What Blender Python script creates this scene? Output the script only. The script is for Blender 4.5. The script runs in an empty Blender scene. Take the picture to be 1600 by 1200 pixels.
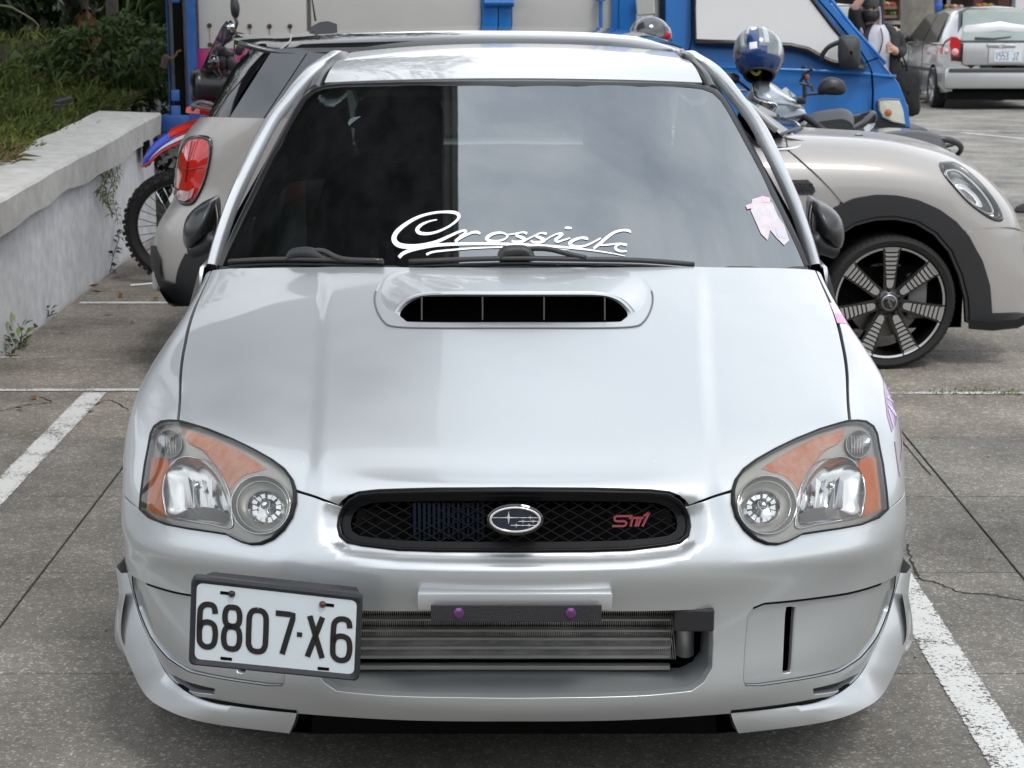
import bpy, bmesh, math, random
import numpy as np
from mathutils import Vector, Matrix
from mathutils.geometry import delaunay_2d_cdt
random.seed(7); rng = np.random.default_rng(7)
SC = bpy.context.scene
COL = SC.collection
PI = math.pi
R = math.radians
# ------------------------------------------------------------------ camera
FPX = 3000.0; TH = R(12.4); CAM = np.array([-.004, -3.6, 1.77])
cd = bpy.data.cameras.new('camera'); cam = bpy.data.objects.new('camera', cd); COL.objects.link(cam)
cam.location = CAM; cam.rotation_euler = (PI/2 - TH, 0, 0)
cd.sensor_width = 36; cd.lens = 36*FPX/1600; cd.clip_end = 600; cd.clip_start = .05
cd.dof.use_dof = True; cd.dof.focus_distance = 4.1; cd.dof.aperture_fstop = 16
SC.camera = cam
# ------------------------------------------------------------------ sky, sun, exposure
W = bpy.data.worlds.new('World'); SC.world = W; W.use_nodes = True
wn = W.node_tree; wn.nodes.clear()
def wnode(t, **k):
    n = wn.nodes.new(t)
    for a, b in k.items(): setattr(n, a, b)
    return n
SUN_EL, SUN_ROT = R(58), R(150)
sky = wnode('ShaderNodeTexSky', sky_type='NISHITA', sun_disc=False, sun_elevation=SUN_EL, sun_rotation=SUN_ROT)
wtc = wnode('ShaderNodeTexCoord'); wmp = wnode('ShaderNodeMapping'); wmp.inputs['Scale'].default_value = (1, 1, 2.2)
wnz = wnode('ShaderNodeTexNoise'); wnz.inputs['Scale'].default_value = 1.6; wnz.inputs['Detail'].default_value = 7; wnz.inputs['Roughness'].default_value = .55
wcr = wnode('ShaderNodeValToRGB')
wcr.color_ramp.elements[0].position = .34; wcr.color_ramp.elements[0].color = (6.2, 6.9, 7.8, 1)
wcr.color_ramp.elements[1].position = .66; wcr.color_ramp.elements[1].color = (14.0, 14.2, 14.4, 1)
wmix = wnode('ShaderNodeMixRGB'); wmix.inputs[0].default_value = .86
wbg = wnode('ShaderNodeBackground'); wbg.inputs[1].default_value = .10
wout = wnode('ShaderNodeOutputWorld')
L = wn.links.new
L(wtc.outputs['Generated'], wmp.inputs[0]); L(wmp.outputs[0], wnz.inputs['Vector']); L(wnz.outputs[0], wcr.inputs[0])
L(sky.outputs[0], wmix.inputs[1]); L(wcr.outputs[0], wmix.inputs[2]); L(wmix.outputs[0], wbg.inputs[0]); L(wbg.outputs[0], wout.inputs[0])
sl = bpy.data.lights.new('sun', 'SUN'); sl.energy = 1.0; sl.angle = R(14); sl.color = (1, .97, .93)
so = bpy.data.objects.new('sun', sl); COL.objects.link(so)
_az = SUN_ROT
so.rotation_euler = Vector((math.sin(_az)*math.cos(SUN_EL), math.cos(_az)*math.cos(SUN_EL), math.sin(SUN_EL))).to_track_quat('Z', 'Y').to_euler()
SC.view_settings.view_transform = 'Standard'; SC.view_settings.look = 'None'
SC.view_settings.exposure = 0.55; SC.view_settings.gamma = 1; SC.view_settings.use_curve_mapping = False
SC.cycles.max_bounces = 8; SC.cycles.transparent_max_bounces = 12; SC.cycles.use_denoising = True
SC.cycles.caustics_reflective = False; SC.cycles.caustics_refractive = False
# ------------------------------------------------------------------ projection helpers: a pixel of the 1600x1200 photo <-> a point of the place
_fw = np.array([0, math.cos(TH), -math.sin(TH)]); _up = np.array([0, math.sin(TH), math.cos(TH)])
def ray(u, v): return _fw + np.array([1., 0, 0])*(u-800)/FPX + _up*(600-v)/FPX
def py(u, v, y): d = ray(u, v); return CAM + d*((y-CAM[1])/d[1])
def pz(u, v, z=0.): d = ray(u, v); return CAM + d*((z-CAM[2])/d[2])
def proj(P):
    q = np.atleast_2d(P) - CAM; w = q@_fw
    return np.stack([800+FPX*q[:, 0]/w, 600-FPX*(q@_up)/w], 1)
# ------------------------------------------------------------------ materials
MATS = {}
def mat(name, col, rough=.5, metal=0., coat=0., coatr=.03, spec=.5, trans=None, noise=None, bump=None, emit=None, aniso=None, ior=None, haze=0):
    """noise=(scale, amount, second colour); bump=(scale, strength)"""
    if name in MATS: return MATS[name]
    m = bpy.data.materials.new(name); m.use_nodes = True; nt = m.node_tree; b = nt.nodes['Principled BSDF']
    c = tuple(col)+(1,) if len(col) == 3 else col
    b.inputs['Base Color'].default_value = c; b.inputs['Roughness'].default_value = rough; b.inputs['Metallic'].default_value = metal
    b.inputs['Coat Weight'].default_value = coat; b.inputs['Coat Roughness'].default_value = coatr; b.inputs['Specular IOR Level'].default_value = spec
    if ior: b.inputs['IOR'].default_value = ior
    if emit: b.inputs['Emission Color'].default_value = c; b.inputs['Emission Strength'].default_value = emit
    if noise or bump: tc = nt.nodes.new('ShaderNodeTexCoord')
    if noise:
        n = nt.nodes.new('ShaderNodeTexNoise'); n.inputs['Scale'].default_value = noise[0]; n.inputs['Detail'].default_value = 8; n.inputs['Roughness'].default_value = .62
        nt.links.new(tc.outputs['Object'], n.inputs['Vector'])
        r = nt.nodes.new('ShaderNodeValToRGB'); r.color_ramp.elements[0].position = .5-noise[1]*.5; r.color_ramp.elements[1].position = .5+noise[1]*.5
        r.color_ramp.elements[0].color = c; r.color_ramp.elements[1].color = tuple(noise[2])+(1,)
        nt.links.new(n.outputs[0], r.inputs[0]); nt.links.new(r.outputs[0], b.inputs['Base Color'])
    if bump:
        n = nt.nodes.new('ShaderNodeTexNoise'); n.inputs['Scale'].default_value = bump[0]; n.inputs['Detail'].default_value = 6
        nt.links.new(tc.outputs['Object'], n.inputs['Vector'])
        u = nt.nodes.new('ShaderNodeBump'); u.inputs['Strength'].default_value = bump[1]; u.inputs['Distance'].default_value = .01
        nt.links.new(n.outputs[0], u.inputs['Height']); nt.links.new(u.outputs[0], b.inputs['Normal'])
    if trans is not None:            # clear sheet: see-through share with a mirror coat on top
        out = nt.nodes['Material Output']; t = nt.nodes.new('ShaderNodeBsdfTransparent'); t.inputs[0].default_value = tuple(trans)+(1,)
        g = nt.nodes.new('ShaderNodeBsdfGlossy'); g.inputs['Roughness'].default_value = rough; g.inputs[0].default_value = (1, 1, 1, 1)
        lw = nt.nodes.new('ShaderNodeFresnel'); lw.inputs[0].default_value = ior or 1.5
        mx = nt.nodes.new('ShaderNodeMixShader'); nt.links.new(lw.outputs[0], mx.inputs[0]); nt.links.new(t.outputs[0], mx.inputs[1]); nt.links.new(g.outputs[0], mx.inputs[2])
        if haze:
            hz = nt.nodes.new('ShaderNodeBsdfDiffuse'); hz.inputs[0].default_value = (.62, .62, .58, 1); m3 = nt.nodes.new('ShaderNodeMixShader'); m3.inputs[0].default_value = haze; nt.links.new(mx.outputs[0], m3.inputs[1]); nt.links.new(hz.outputs[0], m3.inputs[2]); mx = m3
        nt.links.new(mx.outputs[0], out.inputs[0])
    MATS[name] = m; return m
PAINT = mat('silver_paint', (.55, .575, .59), .34, .66, .7, .03)
def wear(m, speck=.5):
    # stone chips, dust film and a trace of orange peel on the lacquer
    nt = m.node_tree; b = nt.nodes['Principled BSDF']; tc = nt.nodes.new('ShaderNodeTexCoord'); N_ = nt.nodes.new
    c0 = b.inputs['Base Color'].default_value[:]; vo = N_('ShaderNodeTexVoronoi'); vo.inputs['Scale'].default_value = 42; nt.links.new(tc.outputs['Object'], vo.inputs['Vector'])
    ls = N_('ShaderNodeMath'); ls.operation = 'LESS_THAN'; ls.inputs[1].default_value = .055; nt.links.new(vo.outputs['Distance'], ls.inputs[0])
    sp = N_('ShaderNodeSeparateColor'); nt.links.new(vo.outputs['Color'], sp.inputs[0]); gt = N_('ShaderNodeMath'); gt.operation = 'GREATER_THAN'; gt.inputs[1].default_value = 1-speck*.14; nt.links.new(sp.outputs[0], gt.inputs[0])
    mu = N_('ShaderNodeMath'); mu.operation = 'MULTIPLY'; nt.links.new(ls.outputs[0], mu.inputs[0]); nt.links.new(gt.outputs[0], mu.inputs[1])
    n2 = N_('ShaderNodeTexNoise'); n2.inputs['Scale'].default_value = 3.5; n2.inputs['Detail'].default_value = 8; n2.inputs['Roughness'].default_value = .65; nt.links.new(tc.outputs['Object'], n2.inputs['Vector'])
    ra = N_('ShaderNodeMapRange'); ra.inputs[1].default_value = .3; ra.inputs[2].default_value = .75; ra.inputs[3].default_value = .0; ra.inputs[4].default_value = .22; nt.links.new(n2.outputs[0], ra.inputs[0])
    m1 = N_('ShaderNodeMixRGB'); m1.inputs[1].default_value = c0; m1.inputs[2].default_value = (.46, .45, .42, 1); nt.links.new(ra.outputs[0], m1.inputs[0])
    m2 = N_('ShaderNodeMixRGB'); m2.inputs[2].default_value = (.80, .80, .78, 1); nt.links.new(mu.outputs[0], m2.inputs[0]); nt.links.new(m1.outputs[0], m2.inputs[1]); nt.links.new(m2.outputs[0], b.inputs['Base Color'])
    r2 = N_('ShaderNodeMapRange'); r2.inputs[1].default_value = .3; r2.inputs[2].default_value = .7; r2.inputs[3].default_value = .30; r2.inputs[4].default_value = .42; nt.links.new(n2.outputs[0], r2.inputs[0]); nt.links.new(r2.outputs[0], b.inputs['Roughness'])
    r3 = N_('ShaderNodeMapRange'); r3.inputs[1].default_value = .3; r3.inputs[2].default_value = .7; r3.inputs[3].default_value = .01; r3.inputs[4].default_value = .07; nt.links.new(n2.outputs[0], r3.inputs[0]); nt.links.new(r3.outputs[0], b.inputs['Coat Roughness'])
    n3 = N_('ShaderNodeTexNoise'); n3.inputs['Scale'].default_value = 220; n3.inputs['Detail'].default_value = 2; nt.links.new(tc.outputs['Object'], n3.inputs['Vector'])
    bu = N_('ShaderNodeBump'); bu.inputs['Strength'].default_value = .035; bu.inputs['Distance'].default_value = .001; nt.links.new(n3.outputs[0], bu.inputs['Height']); nt.links.new(bu.outputs[0], b.inputs['Normal'])
wear(PAINT)
PAINT_S = mat('satin_silver', (.42, .44, .45), .35, .6, .3, .2)
BLACK = mat('black_plastic', (.018, .018, .02), .45)
GBLACK = mat('gloss_black', (.008, .008, .009), .08, 0, 1, .02)
DARK = mat('cavity_black', (.004, .004, .004), .9, spec=.1)
RUBBER = mat('rubber', (.022, .022, .023), .6, bump=(90, .15))
TYRE = mat('tyre_rubber', (.010, .010, .010), .72, bump=(60, .25))
CHROME = mat('chrome', (.75, .75, .76), .08, 1)
ALU = mat('aluminium', (.42, .42, .43), .35, 1)
WHITE = mat('white_vinyl', (.86, .86, .86), .45)
# ------------------------------------------------------------------ objects
def link(o, parent=None):
    COL.objects.link(o)
    if parent is not None: o.parent = parent
    return o
def mobj(name, verts, faces, m=None, parent=None, smooth=False, mats=None, midx=None, normals=None, sharp=None, world=True):
    me = bpy.data.meshes.new(name)
    V = np.asarray(verts, float).reshape(-1, 3)
    if parent is not None and world: # children are given in world coordinates
        M = np.array(WM(parent).inverted()); V = V@M[:3, :3].T + M[:3, 3]
        if normals is not None: normals = np.asarray(normals)@M[:3, :3].T
    me.from_pydata(V.tolist(), [], [list(map(int, f)) for f in faces])
    for q in (mats or ([m] if m else [])): me.materials.append(q)
    if midx is not None: me.polygons.foreach_set('material_index', np.asarray(midx, np.int32))
    if smooth or normals is not None: me.polygons.foreach_set('use_smooth', np.ones(len(me.polygons), bool))
    if smooth and normals is None and isinstance(smooth, (int, float)) and smooth is not True:
        me.set_sharp_from_angle(angle=R(smooth))
    if normals is not None: me.normals_split_custom_set_from_vertices(np.asarray(normals).tolist())
    me.update()
    return link(bpy.data.objects.new(name, me), parent)
_WM = {}
def WM(o):
    m = o.matrix_basis.copy(); p = o.parent
    while p is not None: m = p.matrix_basis @ m; p = p.parent
    return m
def tag(o, label=None, cat=None, group=None, kind=None):
    for k, v in (('label', label), ('category', cat), ('group', group), ('kind', kind)):
        if v: o[k] = v
    return o
def thing(name, label, cat, loc=(0, 0, 0), rz=0, group=None, kind=None):
    o = bpy.data.objects.new(name, None); COL.objects.link(o); o.empty_display_size = .1
    o.location = loc; o.rotation_euler = (0, 0, rz); return tag(o, label, cat, group, kind)
def pempty(name, parent, label=None):
    o = bpy.data.objects.new(name, None); link(o, parent); return tag(o, label)
class MB:
    """mesh collector in world (or local) coordinates"""
    def __init__(s): s.v = []; s.f = []; s.mi = []; s.n = 0
    def add(s, v, f, mi=0):
        v = np.asarray(v, float).reshape(-1, 3); s.v.append(v); s.f += [[i+s.n for i in q] for q in f]; s.mi += [mi]*len(f); s.n += len(v); return s
    def box(s, c, d, rot=None, mi=0, bev=0):
        hx, hy, hz = [q/2 for q in d]
        if bev:
            b = min(bev, hx*.9, hy*.9, hz*.9); bm = bmesh.new(); bmesh.ops.create_cube(bm, size=1)
            for q in bm.verts: q.co.x *= d[0]; q.co.y *= d[1]; q.co.z *= d[2]
            bmesh.ops.bevel(bm, geom=bm.edges[:]+bm.verts[:], offset=b, segments=2, affect='EDGES', profile=.5)
            V = np.array([q.co[:] for q in bm.verts]); bm.verts.index_update(); Fc = [[q.index for q in f.verts] for f in bm.faces]; bm.free()
        else:
            V = np.array([(x, y, z) for x in (-hx, hx) for y in (-hy, hy) for z in (-hz, hz)])
            Fc = [(0, 1, 3, 2), (4, 6, 7, 5), (0, 4, 5, 1), (2, 3, 7, 6), (0, 2, 6, 4), (1, 5, 7, 3)]
        if rot is not None: V = V@np.array(rot).T
        return s.add(V+np.array(c), Fc, mi)
    def tube(s, pts, r, n=10, caps=True, mi=0, closed=False, flat=1., upv=(0, 0, 1)):
        P = np.asarray(pts, float); k = len(P); rr = np.broadcast_to(np.asarray(r, float), (k,))
        if closed: T = np.roll(P, -1, 0)-np.roll(P, 1, 0)
        else: T = np.gradient(P, axis=0)
        T /= np.linalg.norm(T, axis=1)[:, None]+1e-12
        up = np.array(upv, float); V = []
        x = np.cross(T[0], up)
        if np.linalg.norm(x) < .1: x = np.cross(T[0], (1, 0, 0.))
        x /= np.linalg.norm(x)
        for i in range(k):
            x = x-T[i]*(x@T[i]); x /= np.linalg.norm(x)+1e-12; y = np.cross(x, T[i])
            for a in range(n):
                t = 2*PI*a/n; V.append(P[i]+rr[i]*(x*math.cos(t)+y*math.sin(t)*flat))
        Fc = [(i*n+a, i*n+(a+1) % n, (i+1)*n+(a+1) % n, (i+1)*n+a) for i in range(k-1) for a in range(n)]
        if closed: Fc += [((k-1)*n+a, (k-1)*n+(a+1) % n, (a+1) % n, a) for a in range(n)]
        elif caps: Fc += [list(range(n))[::-1], [(k-1)*n+a for a in range(n)]]
        return s.add(V, Fc, mi)
    def lathe(s, prof, c, ax=(0, 0, 1), n=32, mi=0, ang=None):
        """prof: list of (r, h) along the axis"""
        ax = np.array(ax, float); ax /= np.linalg.norm(ax); x = np.cross(ax, (0, 0, 1.))
        if np.linalg.norm(x) < .1: x = np.cross(ax, (0, 1., 0))
        x /= np.linalg.norm(x); y = np.cross(ax, x); V = []
        for r, h in prof:
            for a in range(n): t = 2*PI*a/n; V.append(np.array(c)+ax*h+r*(x*math.cos(t)+y*math.sin(t)))
        Fc = [(i*n+a, i*n+(a+1) % n, (i+1)*n+(a+1) % n, (i+1)*n+a) for i in range(len(prof)-1) for a in range(n)]
        return s.add(V, Fc, mi)
    def loft(s, secs, closed=True, mi=0, caps=False):
        S = [np.asarray(q, float) for q in secs]; n = len(S[0]); V = np.concatenate(S)
        m = n if closed else n-1
        Fc = [(i*n+a, i*n+(a+1) % n, (i+1)*n+(a+1) % n, (i+1)*n+a) for i in range(len(S)-1) for a in range(m)]
        if caps: Fc += [list(range(n))[::-1], [(len(S)-1)*n+a for a in range(n)]]
        return s.add(V, Fc, mi)
    def poly(s, pts, mi=0): return s.add(pts, [list(range(len(pts)))], mi)
    def prism(s, pts, off, mi=0):
        P = np.asarray(pts, float); n = len(P); V = np.concatenate([P, P+np.array(off)])
        return s.add(V, [list(range(n)), list(range(n, 2*n))[::-1]]+[(i, (i+1) % n, n+(i+1) % n, n+i) for i in range(n)], mi)
    def build(s, name, m, parent=None, smooth=False, recalc=True, world=True, mats=None, bev=0):
        V = np.concatenate(s.v) if s.v else np.zeros((0, 3))
        o = mobj(name, V, s.f, m, parent, smooth=False, mats=mats, midx=s.mi if mats else None, world=world)
        if recalc:
            bm = bmesh.new(); bm.from_mesh(o.data); bmesh.ops.recalc_face_normals(bm, faces=bm.faces); bm.to_mesh(o.data); bm.free()
        if smooth:
            o.data.polygons.foreach_set('use_smooth', np.ones(len(o.data.polygons), bool))
            if smooth is not True: o.data.set_sharp_from_angle(angle=R(smooth))
        if bev:
            b = o.modifiers.new('bevel', 'BEVEL'); b.width = bev; b.segments = 2; b.limit_method = 'ANGLE'
        return o
def rotz(a): c, s = math.cos(a), math.sin(a); return np.array([[c, -s, 0], [s, c, 0], [0, 0, 1]])
def rotx(a): c, s = math.cos(a), math.sin(a); return np.array([[1, 0, 0], [0, c, -s], [0, s, c]])
def roty(a): c, s = math.cos(a), math.sin(a); return np.array([[c, 0, s], [0, 1, 0], [-s, 0, c]])
def cat_rom(P, n=6, closed=False):
    P = np.asarray(P, float); k = len(P); out = []
    rngi = range(k) if closed else range(k-1)
    for i in rngi:
        if closed: a, b, c, d = P[(i-1) % k], P[i], P[(i+1) % k], P[(i+2) % k]
        else: a = P[i-1] if i else 2*P[0]-P[1]; b = P[i]; c = P[i+1]; d = P[i+2] if i+2 < k else 2*P[-1]-P[-2]
        for j in range(n):
            t = j/n; out.append(.5*((2*b)+(-a+c)*t+(2*a-5*b+4*c-d)*t*t+(-a+3*b-3*c+d)*t**3))
    if not closed: out.append(P[-1])
    return np.array(out)
def resample(P, step, closed=True):
    P = np.asarray(P, float); Q = np.vstack([P, P[:1]]) if closed else P; out = []
    for a, b in zip(Q[:-1], Q[1:]):
        n = max(1, int(round(np.linalg.norm(b-a)/step)))
        for j in range(n): out.append(a+(b-a)*j/n)
    if not closed: out.append(Q[-1])
    return np.array(out)
def inside(pts, poly):
    x, y = pts[:, 0], pts[:, 1]; c = np.zeros(len(pts), bool); q = np.roll(poly, 1, 0)
    for (x1, y1), (x2, y2) in zip(poly, q):
        if y1 == y2: continue
        m = ((y1 > y) != (y2 > y)) & (x < (x2-x1)*(y-y1)/(y2-y1)+x1); c ^= m
    return c
def sdist(pts, poly, closed=True):
    d = np.full(len(pts), 1e9); q = np.roll(poly, -1, 0) if closed else poly[1:]
    for a, b in zip(poly if closed else poly[:-1], q):
        ab = b-a; L2 = ab@ab+1e-18; t = np.clip(((pts-a)@ab)/L2, 0, 1); d = np.minimum(d, np.linalg.norm(pts-(a+t[:, None]*ab), axis=1))
    return d
def sstep(x): x = np.clip(x, 0, 1); return x*x*(3-2*x)
# ------------------------------------------------------------------ smooth interpolating patch
def spline_w(t, q):
    n = len(t); h = np.diff(t); A = np.zeros((n, n)); B = np.zeros((n, n)); A[0, 0] = A[-1, -1] = 1
    for i in range(1, n-1):
        A[i, i-1] = h[i-1]; A[i, i] = 2*(h[i-1]+h[i]); A[i, i+1] = h[i]
        B[i, i+1] = 6/h[i]; B[i, i-1] = 6/h[i-1]; B[i, i] = -6/h[i]-6/h[i-1]
    M = np.linalg.solve(A, B); q = np.asarray(q, float); k = np.clip(np.searchsorted(t, q)-1, 0, n-2); hh = h[k]
    a = (t[k+1]-q)/hh; b = (q-t[k])/hh; Wt = np.zeros((len(q), n)); r = np.arange(len(q)); Wt[r, k] += a; Wt[r, k+1] += b
    return Wt+((a**3-a)*hh*hh/6)[:, None]*M[k]+((b**3-b)*hh*hh/6)[:, None]*M[k+1]
class Patch:
    def __init__(s, net, mirror=True, disp=None, flip=False):
        P = np.asarray(net, float)                     # rows x cols x 3, first column on x=0 when mirrored
        if mirror: Q = P[:, :0:-1].copy(); Q[..., 0] *= -1; P = np.concatenate([Q, P], 1)
        s.P = P; d = np.linalg.norm(np.diff(P, axis=1), axis=2).mean(0); s.ta = np.concatenate([[0], np.cumsum(d)])
        if mirror: s.ta -= s.ta[-1]/2
        d = np.linalg.norm(np.diff(P, axis=0), axis=2).mean(1); s.tb = np.concatenate([[0], np.cumsum(d)])
        s.A0, s.A1, s.B1 = s.ta[0], s.ta[-1], s.tb[-1]; s.disp = disp; s.flip = -1 if flip else 1; s.inv = None
    def base(s, ab):
        wa = spline_w(s.ta, ab[:, 0]); wb = spline_w(s.tb, ab[:, 1]); return np.einsum('ki,kj,ijc->kc', wb, wa, s.P, optimize=True)
    def bn(s, ab, e=1e-3):
        p = s.base(ab+[e, 0])-s.base(ab-[e, 0]); q = s.base(ab+[0, e])-s.base(ab-[0, e]); n = np.cross(p, q)*s.flip
        return n/(np.linalg.norm(n, axis=1)[:, None]+1e-15)
    def S(s, ab, off=0.):
        ab = np.atleast_2d(ab); p = s.base(ab)
        if s.disp is None and np.isscalar(off) and off == 0: return p
        n = s.bn(ab); d = 0. if s.disp is None else s.disp(p)
        return p+n*(np.reshape(d+np.asarray(off), (-1, 1)))
    def N(s, ab, e=2e-3):
        ab = np.atleast_2d(ab); n = np.cross(s.S(ab+[e, 0])-s.S(ab-[e, 0]), s.S(ab+[0, e])-s.S(ab-[0, e]))*s.flip
        return n/(np.linalg.norm(n, axis=1)[:, None]+1e-15)
    def px(s, uv):
        """(u,v) of the photo -> (a,b) of the sheet"""
        uv = np.atleast_2d(np.asarray(uv, float))
        if s.inv is None:
            a = np.linspace(s.A0, s.A1, 240); b = np.linspace(0, s.B1, 240); G = np.stack(np.meshgrid(a, b), -1).reshape(-1, 2)
            p = s.S(G); n = s.bn(G); ok = np.einsum('ij,ij->i', n, p-CAM) < 0; s.inv = (G[ok], proj(p[ok]))
        G, Q = s.inv; out = np.array([G[np.argmin(((Q-q)**2).sum(1))] for q in uv])
        for _ in range(4):
            e = 1e-3; f0 = proj(s.S(out)); r = uv-f0; ja = (proj(s.S(out+[e, 0]))-f0)/e; jb = (proj(s.S(out+[0, e]))-f0)/e
            det = ja[:, 0]*jb[:, 1]-ja[:, 1]*jb[:, 0]; det = np.where(abs(det) < 1e3, 1e3*np.sign(det+1e-9), det)
            st = np.stack([(r[:, 0]*jb[:, 1]-r[:, 1]*jb[:, 0])/det, (ja[:, 0]*r[:, 1]-ja[:, 1]*r[:, 0])/det], 1)
            st = np.clip(st, -.02, .02); new = out+st; new[:, 0] = np.clip(new[:, 0], s.A0, s.A1); new[:, 1] = np.clip(new[:, 1], 0, s.B1)
            bad = np.linalg.norm(proj(s.S(new))-uv, axis=1) > np.linalg.norm(r, axis=1); new[bad] = out[bad]; out = new
        return out
    def at(s, uv, off=0.): return s.S(s.px(uv), off)
    def panel(s, name, outline, m, parent=None, holes=(), step=.012, flange=.012, off=0., ch=.0012, extra=None, label=None, mask=None, kind=None, shrink=0):
        loops = [resample(o_, step) for o_ in [outline]+list(holes)]
        if shrink:
            for li, lp in enumerate(loops):
                t = np.roll(lp, -1, 0)-np.roll(lp, 1, 0); nn = np.stack([-t[:, 1], t[:, 0]], 1); nn /= np.linalg.norm(nn, axis=1)[:, None]+1e-12
                area = .5*np.sum(lp[:, 0]*np.roll(lp[:, 1], -1)-np.roll(lp[:, 0], -1)*lp[:, 1]); sg = np.sign(area)*(1 if li == 0 else -1)
                loops[li] = lp+nn*shrink*sg
        allp = np.concatenate(loops); lo, hi = allp.min(0), allp.max(0)
        gx = np.arange(lo[0]+step*.5, hi[0], step); gy = np.arange(lo[1]+step*.5, hi[1], step)
        G = np.stack(np.meshgrid(gx, gy), -1).reshape(-1, 2); k = inside(G, loops[0])
        for h in loops[1:]: k &= ~inside(G, h)
        G = G[k]; dm = np.full(len(G), 9.)
        for lp in loops: dm = np.minimum(dm, sdist(G, lp))
        G = G[dm > step*.45]
        V2 = np.concatenate([allp, G]); ed = []; o = 0
        for lp in loops: n = len(lp); ed += [(o+i, o+(i+1) % n) for i in range(n)]; o += n
        vs, es, fs, *_ = delaunay_2d_cdt([Vector(q) for q in V2], ed, [], 0, 1e-7)
        V2 = np.array([q[:] for q in vs]); T = np.array([f[:] for f in fs if len(f) == 3]); cen = V2[T].mean(1); k = inside(cen, loops[0])
        for h in loops[1:]: k &= ~inside(cen, h)
        T = T[k]; e1 = V2[T[:, 1]]-V2[T[:, 0]]; e2 = V2[T[:, 2]]-V2[T[:, 0]]; cr = e1[:, 0]*e2[:, 1]-e1[:, 1]*e2[:, 0]
        T = T[abs(cr) > 1e-10]; cr = cr[abs(cr) > 1e-10]; T[cr*s.flip < 0] = T[cr*s.flip < 0][:, ::-1]
        used = np.unique(T); re = -np.ones(len(V2), int); re[used] = np.arange(len(used)); V2 = V2[used]; T = re[T]
        P = s.S(V2, off); N = s.N(V2); V = [P]; NN = [N]; Fc = T.tolist(); nb = len(P)
        if flange:
            cnt = {}
            for t in T:
                for a, b in ((t[0], t[1]), (t[1], t[2]), (t[2], t[0])): cnt[(a, b)] = 1
            be = [(a, b) for (a, b) in cnt if (b, a) not in cnt]
            acc = {}
            for a, b in be:
                d = P[b]-P[a]; o_ = np.cross(d, N[a]+N[b]); o_ /= np.linalg.norm(o_)+1e-12
                for q in (a, b): acc[q] = acc.get(q, 0)+o_
            ids = list(acc); mp = {q: i for i, q in enumerate(ids)}; Bp = P[ids]; Bn = N[ids]; O = np.array([acc[q] for q in ids]); O /= np.linalg.norm(O, axis=1)[:, None]+1e-12
            r1 = Bp-Bn*ch+O*ch*.7; r2 = Bp-Bn*flange+O*ch*.7; k_ = len(ids)
            V += [r1, r1, r2]; nm = Bn*.3+O; nm /= np.linalg.norm(nm, axis=1)[:, None]; NN += [nm, O, O]
            for a, b in be:
                i, j = mp[a], mp[b]; Fc += [(b, a, nb+i, nb+j), (nb+k_+j, nb+k_+i, nb+2*k_+i, nb+2*k_+j)]
        o = mobj(name, np.concatenate(V), Fc, m, parent, normals=np.concatenate(NN))
        if label: o['label'] = label
        if kind: o['kind'] = kind
        return o
def flip_u(L_, ax=803.): return [(2*ax-u, v) for u, v in L_]
def sym(half, ax=803.):
    """half outline (left side, listed from the centre line round to the centre line) -> whole closed outline"""
    return list(half)+[(2*ax-u, v) for u, v in half[::-1] if abs(u-ax) > .5]
# =================================================================== the silver sports saloon in front
CAR = thing('sports_car', 'silver sports saloon with bonnet scoop and white script on its windscreen, nearest', 'car', (0, 2.1, 0))
def zc(Y): t = Y-.06; return .748+.42*t-.11*t*t
_side = [  # c5..c8 of the bonnet rows
 [(.761, 1.22, 1.008), (.79, 1.23, .985), (.808, 1.24, .93), (.818, 1.25, .85)],
 [(.769, 1.00, .962), (.800, 1.01, .945), (.822, 1.03, .90), (.832, 1.04, .83)],
 [(.766, .80, .908), (.815, .82, .895), (.850, .84, .86), (.866, .86, .80)],
 [(.750, .63, .862), (.808, .67, .85), (.862, .71, .82), (.885, .74, .765)],
 [(.730, .49, .828), (.79, .55, .812), (.858, .62, .785), (.890, .67, .735)],
 [(.722, .395, .79), (.785, .46, .767), (.854, .55, .742), (.892, .64, .705)],
 [(.725, .345, .745), (.792, .415, .718), (.858, .515, .697), (.893, .62, .675)]]
_net = []
for Ys, sd in zip((1.0, .80, .60, .42, .28, .17, .10), _side):
    row = []
    sx, sy, sz = sd[0]
    for x in (0, .2, .4, .56, .66):
        t = x/sx; y = Ys+(sy-Ys)*t**2.2
        k = (zc(sy)-sz); row.append((x, y, zc(y)-k*t**2.6))
    _net.append(row+sd)
def _r(z, y0, ys, zs, xs=(.735, .805, .862, .893)):
    xx = (0, .2, .4, .56, .66)+tuple(xs); return [(xx[0], y0, z)]+[(xx[i+1], ys[i], zs[i]) for i in range(8)]
_net.append(_r(.748, .06, (.07, .122, .19, .248, .308, .385, .49, .61), (.746, .733, .719, .708, .697, .672, .66, .647)))
_net.append(_r(.69, .034, (.044, .095, .164, .222, .282, .365, .48, .61), (.69, .689, .682, .672, .66, .643, .628, .615), (.737, .808, .866, .893)))
_net.append(_r(.635, .006, (.015, .062, .134, .196, .260, .350, .472, .61), (.635, .634, .630, .622, .612, .60, .588, .578), (.738, .812, .870, .893)))
_net.append(_r(.588, -.008, (.002, .047, .120, .184, .249, .342, .468, .61), (.588, .588, .586, .58, .572, .562, .551, .542), (.738, .813, .871, .893)))
_net.append(_r(.53, .008, (.018, .062, .134, .198, .262, .352, .475, .61), (.53,)*4+(.528, .522, .512, .505), (.736, .810, .868, .892)))
_net.append(_r(.46, .022, (.032, .076, .148, .21, .272, .36, .48, .61), (.46,)*4+(.46, .458, .452, .448), (.733, .805, .86, .887)))
_net.append(_r(.385, .018, (.028, .074, .146, .208, .27, .358, .48, .61), (.385,)*4+(.384, .38, .378, .375), (.728, .795, .845, .872)))
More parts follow.
